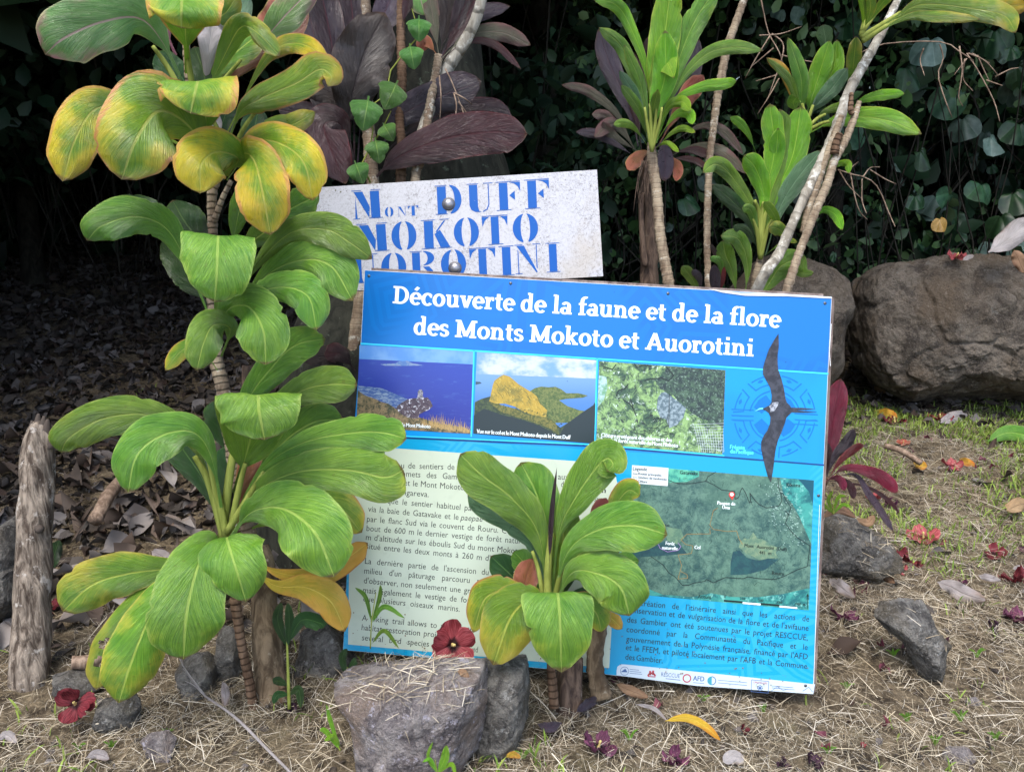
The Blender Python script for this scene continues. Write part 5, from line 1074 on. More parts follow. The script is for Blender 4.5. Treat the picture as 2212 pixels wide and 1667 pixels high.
# ---- lower big rosette
L_([(485, 1150, 1.86), (440, 1000, 1.8), (385, 925, 1.75), (310, 895, 1.7), (220, 905, 1.67), (150, 945, 1.66), (132, 978, 1.67)], 48, 'green', ab=(1.05, .5), roll=10)
L_([(486, 1150, 1.82), (460, 1000, 1.74), (420, 935, 1.69), (350, 940, 1.65), (295, 985, 1.62), (276, 1064, 1.63)], 56, 'green', ab=(.95, .45), roll=-8)
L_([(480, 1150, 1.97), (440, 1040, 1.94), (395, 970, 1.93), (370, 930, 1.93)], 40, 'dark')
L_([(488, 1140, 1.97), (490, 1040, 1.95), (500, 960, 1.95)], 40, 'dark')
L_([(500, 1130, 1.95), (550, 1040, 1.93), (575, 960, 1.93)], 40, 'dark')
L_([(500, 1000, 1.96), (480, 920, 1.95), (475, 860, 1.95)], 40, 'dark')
L_([(492, 1140, 1.9), (535, 1010, 1.86), (552, 940, 1.85)], 28, 'rust')
L_([(495, 1130, 1.92), (590, 980, 1.88), (670, 915, 1.84), (742, 905, 1.83)], 44, 'green')
L_([(495, 1140, 1.85), (560, 1020, 1.78), (650, 958, 1.72), (760, 935, 1.67), (830, 935, 1.65), (878, 948, 1.65)], 44, 'green', ab=(1.05, .45), roll=8)
L_([(500, 1150, 1.93), (600, 1040, 1.89), (700, 990, 1.87)], 46, 'dark')
L_([(495, 1150, 1.83), (550, 1065, 1.77), (640, 1020, 1.7), (750, 1015, 1.66), (830, 1030, 1.64), (872, 1015, 1.64)], 60, 'green', ab=(.8, .3), roll=-5)
L_([(500, 1160, 1.93), (620, 1110, 1.9), (720, 1090, 1.89), (782, 1150, 1.89)], 52, 'ygreen', roll=20)
L_([(492, 1170, 1.8), (540, 1108, 1.74), (610, 1098, 1.67), (680, 1150, 1.62), (722, 1246, 1.63)], 80, 'green', ab=(.95, .45), curl=.2)
L_([(500, 1185, 1.77), (490, 1160, 1.7), (495, 1180, 1.65), (512, 1235, 1.62), (532, 1300, 1.64)], 76, 'green', side=(1, -.2), ab=(.5, .5), wave=.14)
L_([(485, 1190, 1.76), (455, 1172, 1.7), (425, 1230, 1.63), (402, 1330, 1.6), (396, 1424, 1.62)], 84, 'green', ab=(.8, .42), curl=.22)
L_([(480, 1190, 1.82), (370, 1225, 1.76), (280, 1238, 1.71), (200, 1262, 1.68), (135, 1320, 1.68)], 58, 'lime', ab=(.8, .35), roll=12)
L_([(470, 1190, 1.82), (350, 1245, 1.75), (265, 1340, 1.71), (225, 1420, 1.7), (208, 1490, 1.71)], 36, 'lime', ab=(1.05, .5), holes=((.66, .3, .035, .3), (.79, .2, .04, .35)))
L_([(475, 1200, 1.78), (375, 1250, 1.7), (320, 1340, 1.65), (280, 1440, 1.65), (256, 1518, 1.67)], 66, 'lime', ab=(1.05, .5), curl=.35)
yl = L_([(520, 1200, 1.88), (590, 1262, 1.84), (660, 1268, 1.82), (715, 1300, 1.8), (745, 1364, 1.81)], 38, 'orange', ab=(1.05, .55), label='orange yellow dying leaf')
L_([(520, 1190, 1.9), (600, 1236, 1.87), (690, 1240, 1.86), (750, 1205, 1.86), (795, 1172, 1.86)], 32, 'orange', roll=25)
L_([(500, 1290, 1.85), (520, 1250, 1.83), (560, 1220, 1.83)], 26, 'dark')
L_([(505, 1150, 1.9), (530, 1110, 1.89), (545, 1060, 1.89)], 24, 'rust')
leaf(tp, [(430, 400, 1.9), (450, 340, 1.88), (470, 300, 1.88)], 20, 'dark')
# dry husks among the petioles
for pts, w_ in [([(430, 200, 1.86), (455, 95, 1.82), (458, 45, 1.82)], 30), ([(460, 380, 1.88), (450, 290, 1.86), (458, 230, 1.86)], 16), ([(500, 1160, 1.88), (495, 1090, 1.87), (500, 1060, 1.87)], 14)]:
    pass
M['husk'] = leaf_mat('dead_husk', sr(150, 142, 138), sr(206, 200, 200), sr(140, 120, 110), sr(120, 100, 90), sr(190, 184, 180), -.3, rough=.8)
L_([(440, 230, 1.9), (450, 120, 1.84), (458, 60, 1.83), (462, 42, 1.83)], 32, 'husk', wave=.4, label='crumpled grey dead leaf')
L_([(462, 390, 1.9), (462, 300, 1.86), (470, 240, 1.86)], 14, 'husk', wave=.4)
L_([(485, 1170, 1.84), (480, 1110, 1.83), (500, 1060, 1.83)], 18, 'brownp', wave=.4)

# ================================================================== SMALL TI PLANT IN FRONT
sp_ = thing('ti_plant', P(1200, 1520, 1.86), 'low green ti plant growing in front of the cream text field behind the grey rock', 'ti plant', 'ti plants')
L_ = lambda q, w_, mt='green', **k: leaf(sp_, q, w_*(1.16 if w_ > 20 else 1), mt, **k)
ptube('trunk', [(1300, 1500, 1.9), (1285, 1430, 1.89), (1300, 1330, 1.87), (1305, 1260, 1.86), (1308, 1170, 1.85)], [22, 18, 14, 15, 17], M['trunk'], sp_, seg=18, n=50, bump=.25, ring=5)
ptube('trunk', [(1225, 1540, 1.9), (1230, 1470, 1.89), (1240, 1420, 1.88)], [40, 30, 18], M['fibre'], sp_, seg=20, n=26, bump=.35)
ptube('cane', [(1197, 1525, 1.84), (1192, 1460, 1.83), (1188, 1400, 1.82), (1186, 1330, 1.8)], [11, 10, 8, 8], M['canedark'], sp_, n=30, ring=4)
for pts, r0 in [([(1184, 1340, 1.8), (1183, 1240, 1.79), (1190, 1150, 1.78)], 10), ([(1180, 1340, 1.8), (1165, 1240, 1.8), (1150, 1190, 1.79)], 6), ([(1190, 1340, 1.79), (1205, 1260, 1.77), (1220, 1210, 1.75)], 7), ([(1186, 1345, 1.79), (1175, 1300, 1.78), (1150, 1290, 1.76)], 6)]: ptube('petiole', pts, [r0, r0*.85, r0*.6], M['petiole'], sp_, n=12)
L_([(1182, 1320, 1.84), (1160, 1190, 1.82), (1110, 1125, 1.81), (1045, 1085, 1.8), (1010, 1065, 1.8)], 30, 'blue', ab=(.8, .6))
L_([(1184, 1320, 1.82), (1165, 1160, 1.78), (1110, 1080, 1.74), (1040, 1025, 1.71), (994, 980, 1.7)], 46, 'green', ab=(.8, .5), roll=-8)
L_([(1186, 1310, 1.84), (1182, 1160, 1.81), (1160, 1070, 1.79), (1125, 998, 1.78)], 46, 'green', ab=(.8, .45))
L_([(1190, 1300, 1.82), (1208, 1150, 1.78), (1240, 1080, 1.75), (1280, 1020, 1.73), (1310, 990, 1.72), (1324, 1002, 1.71), (1312, 1018, 1.7)], 42, 'green', ab=(.8, .8))
L_([(1186, 1230, 1.78), (1192, 1110, 1.77), (1203, 1008, 1.77)], 6, 'purple', ab=(.5, .9), gut=.5)
L_([(1190, 1320, 1.8), (1225, 1195, 1.73), (1290, 1145, 1.68), (1370, 1135, 1.66), (1442, 1155, 1.66)], 52, 'green', ab=(1.05, .5), roll=8)
L_([(1195, 1330, 1.78), (1232, 1240, 1.72), (1290, 1238, 1.67), (1340, 1268, 1.65), (1360, 1330, 1.66)], 56, 'green', ab=(1.05, .5))
L_([(1188, 1350, 1.78), (1200, 1295, 1.7), (1205, 1283, 1.63), (1210, 1350, 1.59), (1213, 1452, 1.61)], 74, 'green', side=(1, .02), ab=(.45, .45), curl=.2, wave=.05)
L_([(1182, 1345, 1.79), (1150, 1298, 1.73), (1105, 1330, 1.67), (1065, 1436, 1.68)], 56, 'lime', ab=(.95, .5))
L_([(1180, 1350, 1.84), (1110, 1280, 1.8), (1050, 1290, 1.77), (1022, 1366, 1.77)], 34, 'ygreen', ab=(.8, .6), wave=.15)
L_([(1175, 1350, 1.85), (1135, 1275, 1.83), (1150, 1205, 1.82)], 26, 'rust')
L_([(1180, 1350, 1.88), (1120, 1260, 1.86), (1060, 1200, 1.86)], 30, 'dark', wave=.15, holes=((.6, .5, .05, .3),))
L_([(1186, 1340, 1.88), (1140, 1230, 1.86), (1110, 1190, 1.86)], 24, 'green')
L_([(1186, 1340, 1.87), (1210, 1240, 1.86), (1230, 1130, 1.85)], 36, 'dark')
L_([(1300, 1180, 1.85), (1320, 1110, 1.83), (1355, 1060, 1.82), (1383, 1070, 1.82)], 24, 'ygreen')
L_([(1300, 1180, 1.85), (1290, 1120, 1.83), (1310, 1075, 1.82)], 20, 'rust')
L_([(1300, 1360, 1.86), (1318, 1335, 1.85), (1344, 1358, 1.85)], 16, 'orange', label='small browned leaf')
L_([(1306, 1250, 1.85), (1340, 1220, 1.84), (1380, 1210, 1.84)], 22, 'green')
L_([(1195, 1320, 1.9), (1250, 1300, 1.88), (1300, 1300, 1.88)], 30, 'dark')
L_([(1190, 1335, 1.82), (1235, 1215, 1.79), (1290, 1180, 1.77), (1340, 1190, 1.76)], 34, 'green')
L_([(1190, 1340, 1.84), (1215, 1180, 1.81), (1215, 1080, 1.8)], 36, 'lime')
L_([(1190, 1340, 1.8), (1240, 1300, 1.76), (1285, 1320, 1.74), (1300, 1365, 1.74)], 30, 'ygreen')

# ================================================================== PURPLE TI PLANTS BEHIND THE WHITE SIGN
pa = thing('ti_plant', P(800, 640, 2.5), 'dark purple ti plant with huge leathery leaves behind the left end of the white sign', 'ti plant', 'ti plants')
L_ = lambda *a, **k: leaf(pa, *a, **k)
ptube('cane', [(786, -60, 2.5), (790, 60, 2.5), (792, 220, 2.5), (800, 330, 2.5), (806, 460, 2.5), (780, 640, 2.52), (762, 800, 2.5), (770, 960, 2.5), (770, 1150, 2.5)], [12, 12, 13, 14, 13, 14, 15, 16, 18], M['cane'], pa, n=120, ring=5, seg=12)
L_([(770, 380, 2.5), (735, 200, 2.46), (710, 60, 2.44), (680, -80, 2.44)], 40, 'purple', ab=(.8, .6))
L_([(770, 390, 2.52), (700, 150, 2.5), (640, 20, 2.5), (600, -60, 2.5)], 34, 'lilac', roll=30)
L_([(765, 380, 2.5), (765, 160, 2.48), (760, 20, 2.48), (740, -90, 2.48)], 34, 'purple')
L_([(770, 380, 2.52), (790, 150, 2.5), (830, 30, 2.5), (870, -60, 2.5)], 34, 'lilac', roll=25)
L_([(765, 400, 2.5), (735, 250, 2.46), (700, 200, 2.45), (690, 90, 2.45)], 36, 'brownp')
L_([(748, 270, 2.46), (765, 190, 2.4), (790, 110, 2.38), (832, 28, 2.38)], 66, 'brownp', ab=(.7, .5), curl=.15, pet=.04)
L_([(750, 330, 2.5), (690, 260, 2.46), (600, 236, 2.45)], 30, 'purple')
L_([(752, 300, 2.48), (735, 220, 2.44), (690, 190, 2.43), (650, 180, 2.43)], 36, 'brownp')
L_([(760, 340, 2.48), (735, 270, 2.42), (700, 272, 2.38), (722, 340, 2.36), (747, 398, 2.37)], 46, 'crimson', ab=(.6, .6))
L_([(800, 395, 2.5), (860, 340, 2.44), (960, 300, 2.41), (1060, 285, 2.39), (1139, 290, 2.39)], 52, 'crimson', ab=(.6, .4), roll=18)
L_([(810, 340, 2.54), (870, 250, 2.5), (950, 210, 2.47), (1040, 176, 2.46)], 42, 'lilac', ab=(.7, .4), roll=-12)
L_([(830, 330, 2.56), (920, 260, 2.55), (1040, 240, 2.55), (1110, 262, 2.55)], 32, 'purple')
L_([(770, 860, 2.45), (730, 790, 2.42), (700, 770, 2.42), (650, 775, 2.42)], 26, 'brownp')
L_([(768, 800, 2.45), (735, 765, 2.4), (700, 765, 2.4)], 24, 'crimson')
L_([(740, 1030, 2.45), (710, 960, 2.42), (720, 900, 2.42)], 30, 'brownp')
L_([(690, 300, 2.52), (700, 240, 2.5), (730, 220, 2.5)], 16, 'husk', wave=.4)
pb_ = thing('ti_plant', P(880, 640, 2.55), 'slender ringed cane pair with a purple and green leaf tuft above the white sign', 'ti plant', 'ti plants')
L_ = lambda *a, **k: leaf(pb_, *a, **k)
ptube('cane', [(868, -60, 2.5), (866, 60, 2.5), (868, 180, 2.5), (863, 250, 2.5), (868, 320, 2.5), (866, 400, 2.5), (872, 640, 2.55)], [9, 9, 10, 9, 9.5, 11, 12], M['canedark'], pb_, n=150, ring=3, seg=12)
ptube('cane', [(948, 120, 2.46), (940, 170, 2.46), (928, 230, 2.46), (918, 300, 2.46), (908, 350, 2.47), (897, 395, 2.48), (890, 640, 2.55)], [9, 9, 9, 8.5, 9, 10, 11], M['cane'], pb_, n=110, ring=3, seg=12)
ptube('limb', [(900, 320, 2.5), (935, 220, 2.5), (965, 150, 2.49), (1010, 80, 2.47), (1035, 20, 2.44), (1050, -50, 2.42)], [10, 12, 14, 13, 12, 11], M['canepale'], pb_, n=40, seg=14, bump=.15)
for pts, w_, mt, kw in [([(952, 125), (985, 60), (1040, 28), (1102, 14)], 17, 'lilac', {}), ([(955, 125), (1010, 78), (1080, 70), (1147, 98)], 20, 'olivep', {}), ([(955, 128), (1010, 90), (1070, 98), (1126, 150)], 9, 'crimson', {}), ([(950, 120), (965, 40), (965, -50)], 22, 'brownp', {}), ([(948, 120), (935, 40), (925, -30)], 18, 'olivep', {}), ([(952, 120), (1000, 20), (1030, -60)], 26, 'purple', {}), ([(950, 130), (1000, 50), (1040, -30)], 24, 'crimson', {}), ([(868, -20), (900, -20), (918, 34)], 30, 'pink', {}), ([(868, 60), (880, 10), (905, -40)], 14, 'crimson', {}), ([(945, 120), (920, 90), (905, 110)], 16, 'rust', {})]:
    L_([(x, y, 2.45+.02*i) for i, (x, y) in enumerate(pts)], w_, mt, **kw)
# hanging rootlets
def twigs(name, parent, paths, r_, d, mat='twig'):
    for pts in paths: ptube(name, [(x, y, d+.02*math.sin(x)) for x, y in pts], [r_]+[r_*.8]*(len(pts)-2)+[r_*.45], M[mat], parent, seg=5, n=10)
twigs('root', pb_, [[T4(*p) for p in q] for q in [[(1010, 400), (1050, 480), (1110, 640), (1155, 765)], [(1060, 540), (1120, 570), (1165, 605)], [(1060, 540), (1075, 620), (1058, 740)], [(1085, 590), (1145, 670)], [(975, 440), (985, 560), (978, 710)]]], 2.0, 2.42)
# ---- small heart leaved vine
hvn = thing('heart_leaf_vine', P(800, 400, 2.4), 'thin vine with bright heart shaped leaves twining up the pale cane', 'vine')
twigs('stem', hvn, [[(800, 395), (782, 340), (812, 300), (790, 240), (838, 200), (850, 130), (905, 90), (890, 20)], [(812, 300), (830, 270), (845, 240)], [(800, 340), (820, 330)]], 2.2, 2.4, 'petiole')
def heart(x, y, s_, a, d=2.36, mt='vine'):
    dx, dy = math.sin(R(a)), math.cos(R(a)); leaf(hvn, [(x-dx*s_*.95, y-dy*s_*.95, d+.03), (x-dx*s_*.5, y-dy*s_*.5, d), (x, y, d-.01), (x+dx*s_, y+dy*s_, d+.01)], s_*.95, mt, ab=(.32, .66), pet=.2, curl=.2, wave=.04)
for q in [(790, 245, 40, -10), (845, 205, 36, -25), (815, 325, 30, 10), (775, 372, 28, 20), (905, 62, 30, 0), (890, 122, 30, 10), (838, 285, 24, 30)]: heart(*q)

# ================================================================== CENTRE RIGHT TI PLANTS
ph = thing('ti_plant', P(1405, 640, 2.9), 'purple grey ti plant on a thick fibrous trunk behind the bright green one', 'ti plant', 'ti plants')
def LB(parent, pts, w_, mt, D=(2.75, 2.65), **kw): return leaf(parent, pts, w_, mt, T=TB, D=D, **kw)
for pts, w_, mt in [([(540, 820), (490, 600), (380, 360), (315, 165)], 62, 'lilac'), ([(520, 840), (420, 640), (260, 510), (110, 475)], 30, 'olivep'), ([(530, 850), (430, 720), (350, 650), (280, 640)], 34, 'olivep'), ([(540, 860), (440, 720), (370, 700), (295, 768)], 42, 'olivep'), ([(540, 890), (420, 810), (300, 750), (190, 738)], 28, 'lilac'),
    ([(640, 850), (570, 860), (520, 900), (478, 952)], 44, 'rust'), ([(620, 830), (670, 820), (690, 900), (685, 1015)], 50, 'lilac'), ([(680, 850), (720, 890), (760, 940), (752, 1015)], 32, 'rust'), ([(700, 880), (860, 820), (1010, 850), (1142, 972)], 34, 'olivep'), ([(720, 800), (880, 710), (1010, 730), (1126, 862)], 30, 'olivep'), ([(690, 900), (780, 885), (860, 900), (930, 940)], 20, 'crimson'),
    ([(660, 820), (760, 560), (830, 420), (880, 220)], 58, 'lilac'), ([(660, 800), (800, 560), (905, 420)], 60, 'rust'), ([(600, 800), (570, 450), (590, 300), (620, 190)], 40, 'crimson'), ([(560, 850), (520, 560), (520, 300)], 40, 'crimson'), ([(640, 850), (700, 960), (690, 1000)], 20, 'olivep'), ([(560, 860), (400, 760), (340, 680)], 30, 'olivep'), ([(700, 860), (850, 840), (960, 880)], 26, 'crimson')]:
    LB(ph, pts, w_, mt, (2.85, 2.75))
ptube('trunk', [TB(*p)+(2.85,) for p in [(590, 850), (590, 1000), (600, 1200), (600, 1400), (600, 1600)]]+[(1400, 760, 2.85), (1400, 1100, 2.9)], [9, 14, 18, 19, 21, 26, 30], M['fibre'], ph, seg=20, n=60, bump=.35)
ptube('root', [TB(*p)+(2.8,) for p in [(575, 1080), (556, 1120), (560, 1300), (580, 1490)]], [3.5, 6, 6, 7], M['fibre'], ph, n=24, bump=.2)
for k in range(14):
    x = 540+k*9; ptube('fibre', [TB(x+20, 900)+(2.8,), TB(x+random.uniform(-20, 20), 1020)+(2.78,), TB(x+random.uniform(-40, 40), 1130+random.uniform(0, 90))+(2.79,)], [1.4, 1.2, .6], M['fibre'], ph, seg=4, n=6)
pg = thing('ti_plant', P(1445, 640, 2.75), 'bright green ti plant on a straight pale cane above the middle of the panel', 'ti plant', 'ti plants')
ptube('cane', [TB(*p)+(2.65,) for p in [(612, 800), (618, 900), (645, 1100), (660, 1300), (690, 1480), (712, 1610)]]+[(1460, 760, 2.7), (1470, 1050, 2.75)], [8, 11, 11, 11, 11.5, 12, 13, 14], M['cane'], pg, n=110, ring=5, seg=12)
for pts, w_, mt, kw in [([(615, 820), (650, 450), (690, 180), (725, -120)], 96, 'spring', {'ab': (.8, .5)}), ([(640, 800), (740, 420), (850, 130), (990, -80)], 72, 'green', {}), ([(605, 800), (590, 420), (480, 120), (400, 20), (290, 0)], 42, 'spring', {}), ([(600, 800), (550, 520), (450, 270), (318, 155)], 42, 'green', {}), ([(600, 800), (530, 560), (433, 393)], 32, 'blue', {}), ([(595, 800), (545, 620), (443, 475)], 32, 'green', {}), ([(600, 790), (560, 500), (460, 250)], 34, 'green', {}),
    ([(620, 800), (640, 600), (690, 420), (690, 170)], 78, 'spring', {'ab': (1., .5)}), ([(620, 800), (640, 560), (680, 375), (700, 350), (740, 440)], 78, 'spring', {'ab': (.9, .9)}), ([(640, 790), (750, 500), (900, 320), (1060, 265), (1240, 285)], 42, 'green', {}), ([(640, 790), (740, 570), (890, 490), (1020, 470), (1090, 452)], 34, 'spring', {}), ([(645, 780), (700, 610), (780, 570), (832, 622)], 34, 'spring', {}), ([(650, 780), (740, 650), (820, 635), (845, 697)], 32, 'spring', {}),
    ([(640, 830), (720, 750), (790, 718), (860, 742)], 20, 'spring', {}), ([(595, 820), (520, 720), (460, 690), (400, 697)], 26, 'spring', {}), ([(630, 830), (700, 800), (768, 852)], 16, 'spring', {}), ([(600, 800), (620, 640), (650, 500)], 30, 'green', {})]:
    LB(pg, pts, w_, mt, (2.66, 2.5), **kw)
for a in [(590, 700), (610, 680), (635, 690), (655, 700)]: ptube('petiole', [TB(615, 850)+(2.6,), TB(*a)+(2.58,), TB(a[0]*1.5-310, a[1]-100)+(2.56,)], [4, 3.5, 2.5], M['petiole'], pg, n=8)
pc = thing('ti_cane', P(1525, 640, 2.8), 'bare thin ringed cane crossing upright between the two green ti plants', 'cane')
ptube('cane', [TB(*p)+(2.75,) for p in [(1150, -60), (1110, 60), (1040, 260), (1000, 450), (980, 560), (955, 750), (938, 900), (926, 1200), (925, 1400), (930, 1610)]]+[(1530, 760, 2.8), (1532, 1050, 2.85)], [8, 8, 8.5, 9, 8.5, 7.5, 7.5, 7.5, 7, 7, 8, 9], M['cane'], pc, n=170, ring=4, seg=12)
# ================================================================== RIGHT TI PLANTS
pj = thing('ti_plant', P(1650, 700, 2.8), 'lush green ti plant right of the thin cane with an upright cup of leaves', 'ti plant', 'ti plants')
for pts, w_, mt, kw in [([(1225, 1440), (1240, 1130), (1300, 850), (1275, 580)], 66, 'spring', {'ab': (1.2, .35)}), ([(1235, 1440), (1290, 1130), (1400, 880), (1450, 595)], 84, 'spring', {'ab': (1.3, .35)}), ([(1225, 1440), (1270, 1150), (1330, 800), (1330, 610)], 70, 'green', {'ab': (1.2, .5)}), ([(1230, 1420), (1270, 1050), (1310, 860), (1322, 715)], 50, 'spring', {'ab': (1.2, .6)}), ([(1225, 1440), (1245, 1120), (1200, 950), (1130, 868)], 62, 'spring', {'ab': (1.1, .6)}),
    ([(1250, 1430), (1330, 1170), (1430, 1000), (1565, 838)], 62, 'blue', {'ab': (1., .6)}), ([(1215, 1440), (1190, 1200), (1080, 1010), (980, 920), (900, 965)], 48, 'green', {}), ([(1215, 1440), (1170, 1250), (1060, 1120), (950, 1030)], 46, 'dark', {}), ([(1200, 860), (1160, 760), (1110, 690), (1052, 654)], 26, 'spring', {}), ([(1350, 1370), (1320, 1250), (1285, 1180), (1242, 1128)], 30, 'spring', {}), ([(1365, 1400), (1360, 1320), (1320, 1280), (1270, 1270)], 42, 'lime', {}), ([(1215, 1400), (1150, 1300), (1070, 1265)], 28, 'dark', {}),
    ([(1230, 1440), (1360, 1350), (1430, 1355)], 14, 'lime', {}), ([(1460, 1290), (1560, 1180), (1640, 1200), (1682, 1288)], 30, 'spring', {}), ([(1100, 1700), (1065, 1520), (1030, 1430), (1012, 1345)], 54, 'green', {}), ([(1130, 1700), (1150, 1480), (1100, 1340), (1000, 1318)], 48, 'green', {}), ([(1200, 1720), (1280, 1570), (1350, 1480), (1470, 1440)], 84, 'green', {}), ([(900, 1720), (860, 1600), (820, 1530), (782, 1488)], 34, 'green', {}), ([(1000, 1660), (1000, 1480), (940, 1440)], 22, 'green', {}),
    ([(880, 1660), (880, 1560), (840, 1510)], 24, 'lilac', {}), ([(960, 1700), (970, 1600), (965, 1480)], 34, 'lilac', {}), ([(1010, 1560), (985, 1450), (945, 1365)], 16, 'crimson', {}), ([(980, 1660), (1010, 1580), (1020, 1490)], 14, 'red', {}), ([(1390, 1500), (1430, 1450), (1440, 1520), (1520, 1532)], 26, 'green', {}), ([(1220, 1440), (1180, 1200), (1120, 1160)], 30, 'green', {})]:
    LB(pj, pts, w_, mt, (2.7, 2.55), **kw)
for a in [(1215, 1200, 1190, 1120), (1230, 1200, 1240, 1130), (1245, 1220, 1290, 1150), (1260, 1290, 1290, 1230), (1205, 1300, 1180, 1220)]: ptube('petiole', [TB(1222, 1450)+(2.68,), TB(a[0], a[1])+(2.66,), TB(a[2], a[3])+(2.64,)], [5, 4.5, 3.5], M['petiole'], pj, n=10)
ptube('cane', [TB(1225, 1430)+(2.7,), TB(1210, 1500)+(2.7,), TB(1190, 1620)+(2.72,), (1635, 800, 2.8), (1640, 1050, 2.85)], [6, 8, 9, 11, 12], M['cane'], pj, n=40, ring=4)
ptube('stem', [TB(1400, 1480)+(2.6,), TB(1350, 1340)+(2.6,), TB(1345, 1310)+(2.6,)], [4, 3.5, 3], M['petiole'], pj)
pk = thing('ti_plant', P(1680, 700, 2.6), 'tall leaning ti plant with lichen grey canes rising to the top right', 'ti plant', 'ti plants')
def LC(pts, w_, mt, D=(2.7, 2.55), **kw): return leaf(pk, pts, w_, mt, T=TC, D=D, **kw)
ptube('cane', [TC(*p)+(2.6-.0001*p[1],) for p in [(880, -80), (850, 10), (740, 230), (660, 370), (580, 520), (510, 720), (440, 880), (370, 1020), (270, 1240), (190, 1420), (80, 1590)]]+[(1560, 800, 2.75), (1530, 1050, 2.8)], [7.5, 7.5, 9, 10, 11, 11, 11, 10, 10, 11, 12, 13, 15], M['canepale'], pk, n=120, seg=16, ring=6, bump=.12)
ptube('cane', [TC(*p)+(2.45,) for p in [(640, 570), (610, 660), (560, 790), (500, 900), (460, 1030), (400, 1170), (340, 1320), (290, 1450), (230, 1640)]]+[(1650, 800, 2.6), (1620, 1050, 2.7)], [5, 7.5, 8, 8.5, 9, 9, 8.5, 9, 10, 11, 12], M['cane'], pk, n=130, seg=14, ring=4)
ptube('cane', [TC(*p)+(2.5,) for p in [(540, 650), (500, 760), (440, 920), (395, 1060), (350, 1180), (325, 1300)]], [6, 8, 8, 8.5, 8, 7], M['cane'], pk, n=70, ring=4)
ptube('stub', [TC(*p)+(2.44,) for p in [(500, 860), (510, 800), (530, 750)]], [9, 8, 7], M['canedark'], pk, n=14, ring=3)
ptube('stub', [TC(*p)+(2.44,) for p in [(600, 640), (590, 610), (596, 520)]], [5, 6, 4], M['canedark'], pk, n=14, ring=3)
for pts, w_, mt in [([(345, 640), (370, 560), (420, 400), (475, 225)], 62, 'spring'), ([(360, 640), (400, 540), (490, 400), (515, 222)], 56, 'spring'), ([(370, 650), (400, 590), (490, 490), (575, 378)], 50, 'blue'), ([(340, 640), (320, 560), (310, 420), (240, 210)], 44, 'green'), ([(340, 650), (290, 560), (240, 440), (118, 322)], 24, 'green'), ([(330, 640), (275, 540), (215, 400), (120, 325)], 30, 'orange'), ([(370, 700), (440, 630), (520, 600), (590, 590)], 28, 'green'),
    ([(370, 740), (470, 690), (620, 655), (800, 675), (990, 752)], 66, 'spring'), ([(580, 620), (660, 560), (780, 530), (895, 525)], 32, 'spring'), ([(440, 330), (450, 230), (435, 140)], 46, 'blue'), ([(590, 600), (598, 450), (610, 330), (622, 205)], 44, 'lime'), ([(595, 480), (590, 420), (600, 385)], 16, 'green'), ([(300, 640), (270, 580), (290, 545)], 40, 'green'), ([(480, 1010), (500, 930), (570, 915), (580, 970)], 22, 'spring'), ([(400, 1150), (440, 1080), (445, 1010)], 34, 'blue'), ([(260, 1290), (330, 1240), (390, 1180)], 40, 'dark'),
    ([(380, 1230), (440, 1180), (510, 1200), (545, 1288)], 26, 'spring'), ([(260, 1500), (320, 1440), (330, 1520), (385, 1528)], 24, 'green'), ([(420, 1010), (470, 900), (500, 850)], 28, 'green')]:
    LC(pts, w_, mt)
for a in [((355, 660), (370, 620), (380, 590)), ((370, 720), (430, 690), (470, 680)), ((365, 700), (410, 660), (450, 640)), ((350, 650), (330, 620), (320, 580))]: ptube('petiole', [TC(*p)+(2.6,) for p in a], [4, 3.5, 3], M['petiole'], pk, n=8)
for pts, w_, mt in [([(650, 220), (860, 90), (1000, 25), (1280, 50), (1450, 90), (1515, 185)], 64, 'lime'), ([(680, 220), (900, 100), (1080, 95), (1320, 110)], 32, 'lime'), ([(1150, -60), (1300, 0), (1450, 30), (1600, 30)], 60, 'yellow'), ([(660, 180), (700, 60), (690, -60)], 34, 'lime'), ([(670, 160), (760, 30), (850, -70)], 30, 'lime'), ([(655, 170), (665, 60), (640, -60)], 22, 'spring')]:
    LC(pts, w_, mt, (2.5, 2.3))
for a in [((650, 210), (760, 140), (870, 70)), ((660, 230), (800, 140), (920, 90)), ((655, 180), (680, 80), (700, -20)), ((660, 170), (740, 60), (810, -20)), ((650, 200), (670, 110), (665, 0))]: ptube('petiole', [TC(*p)+(2.48,) for p in a], [6, 5, 3.5], M['petiole'], pk, n=8)
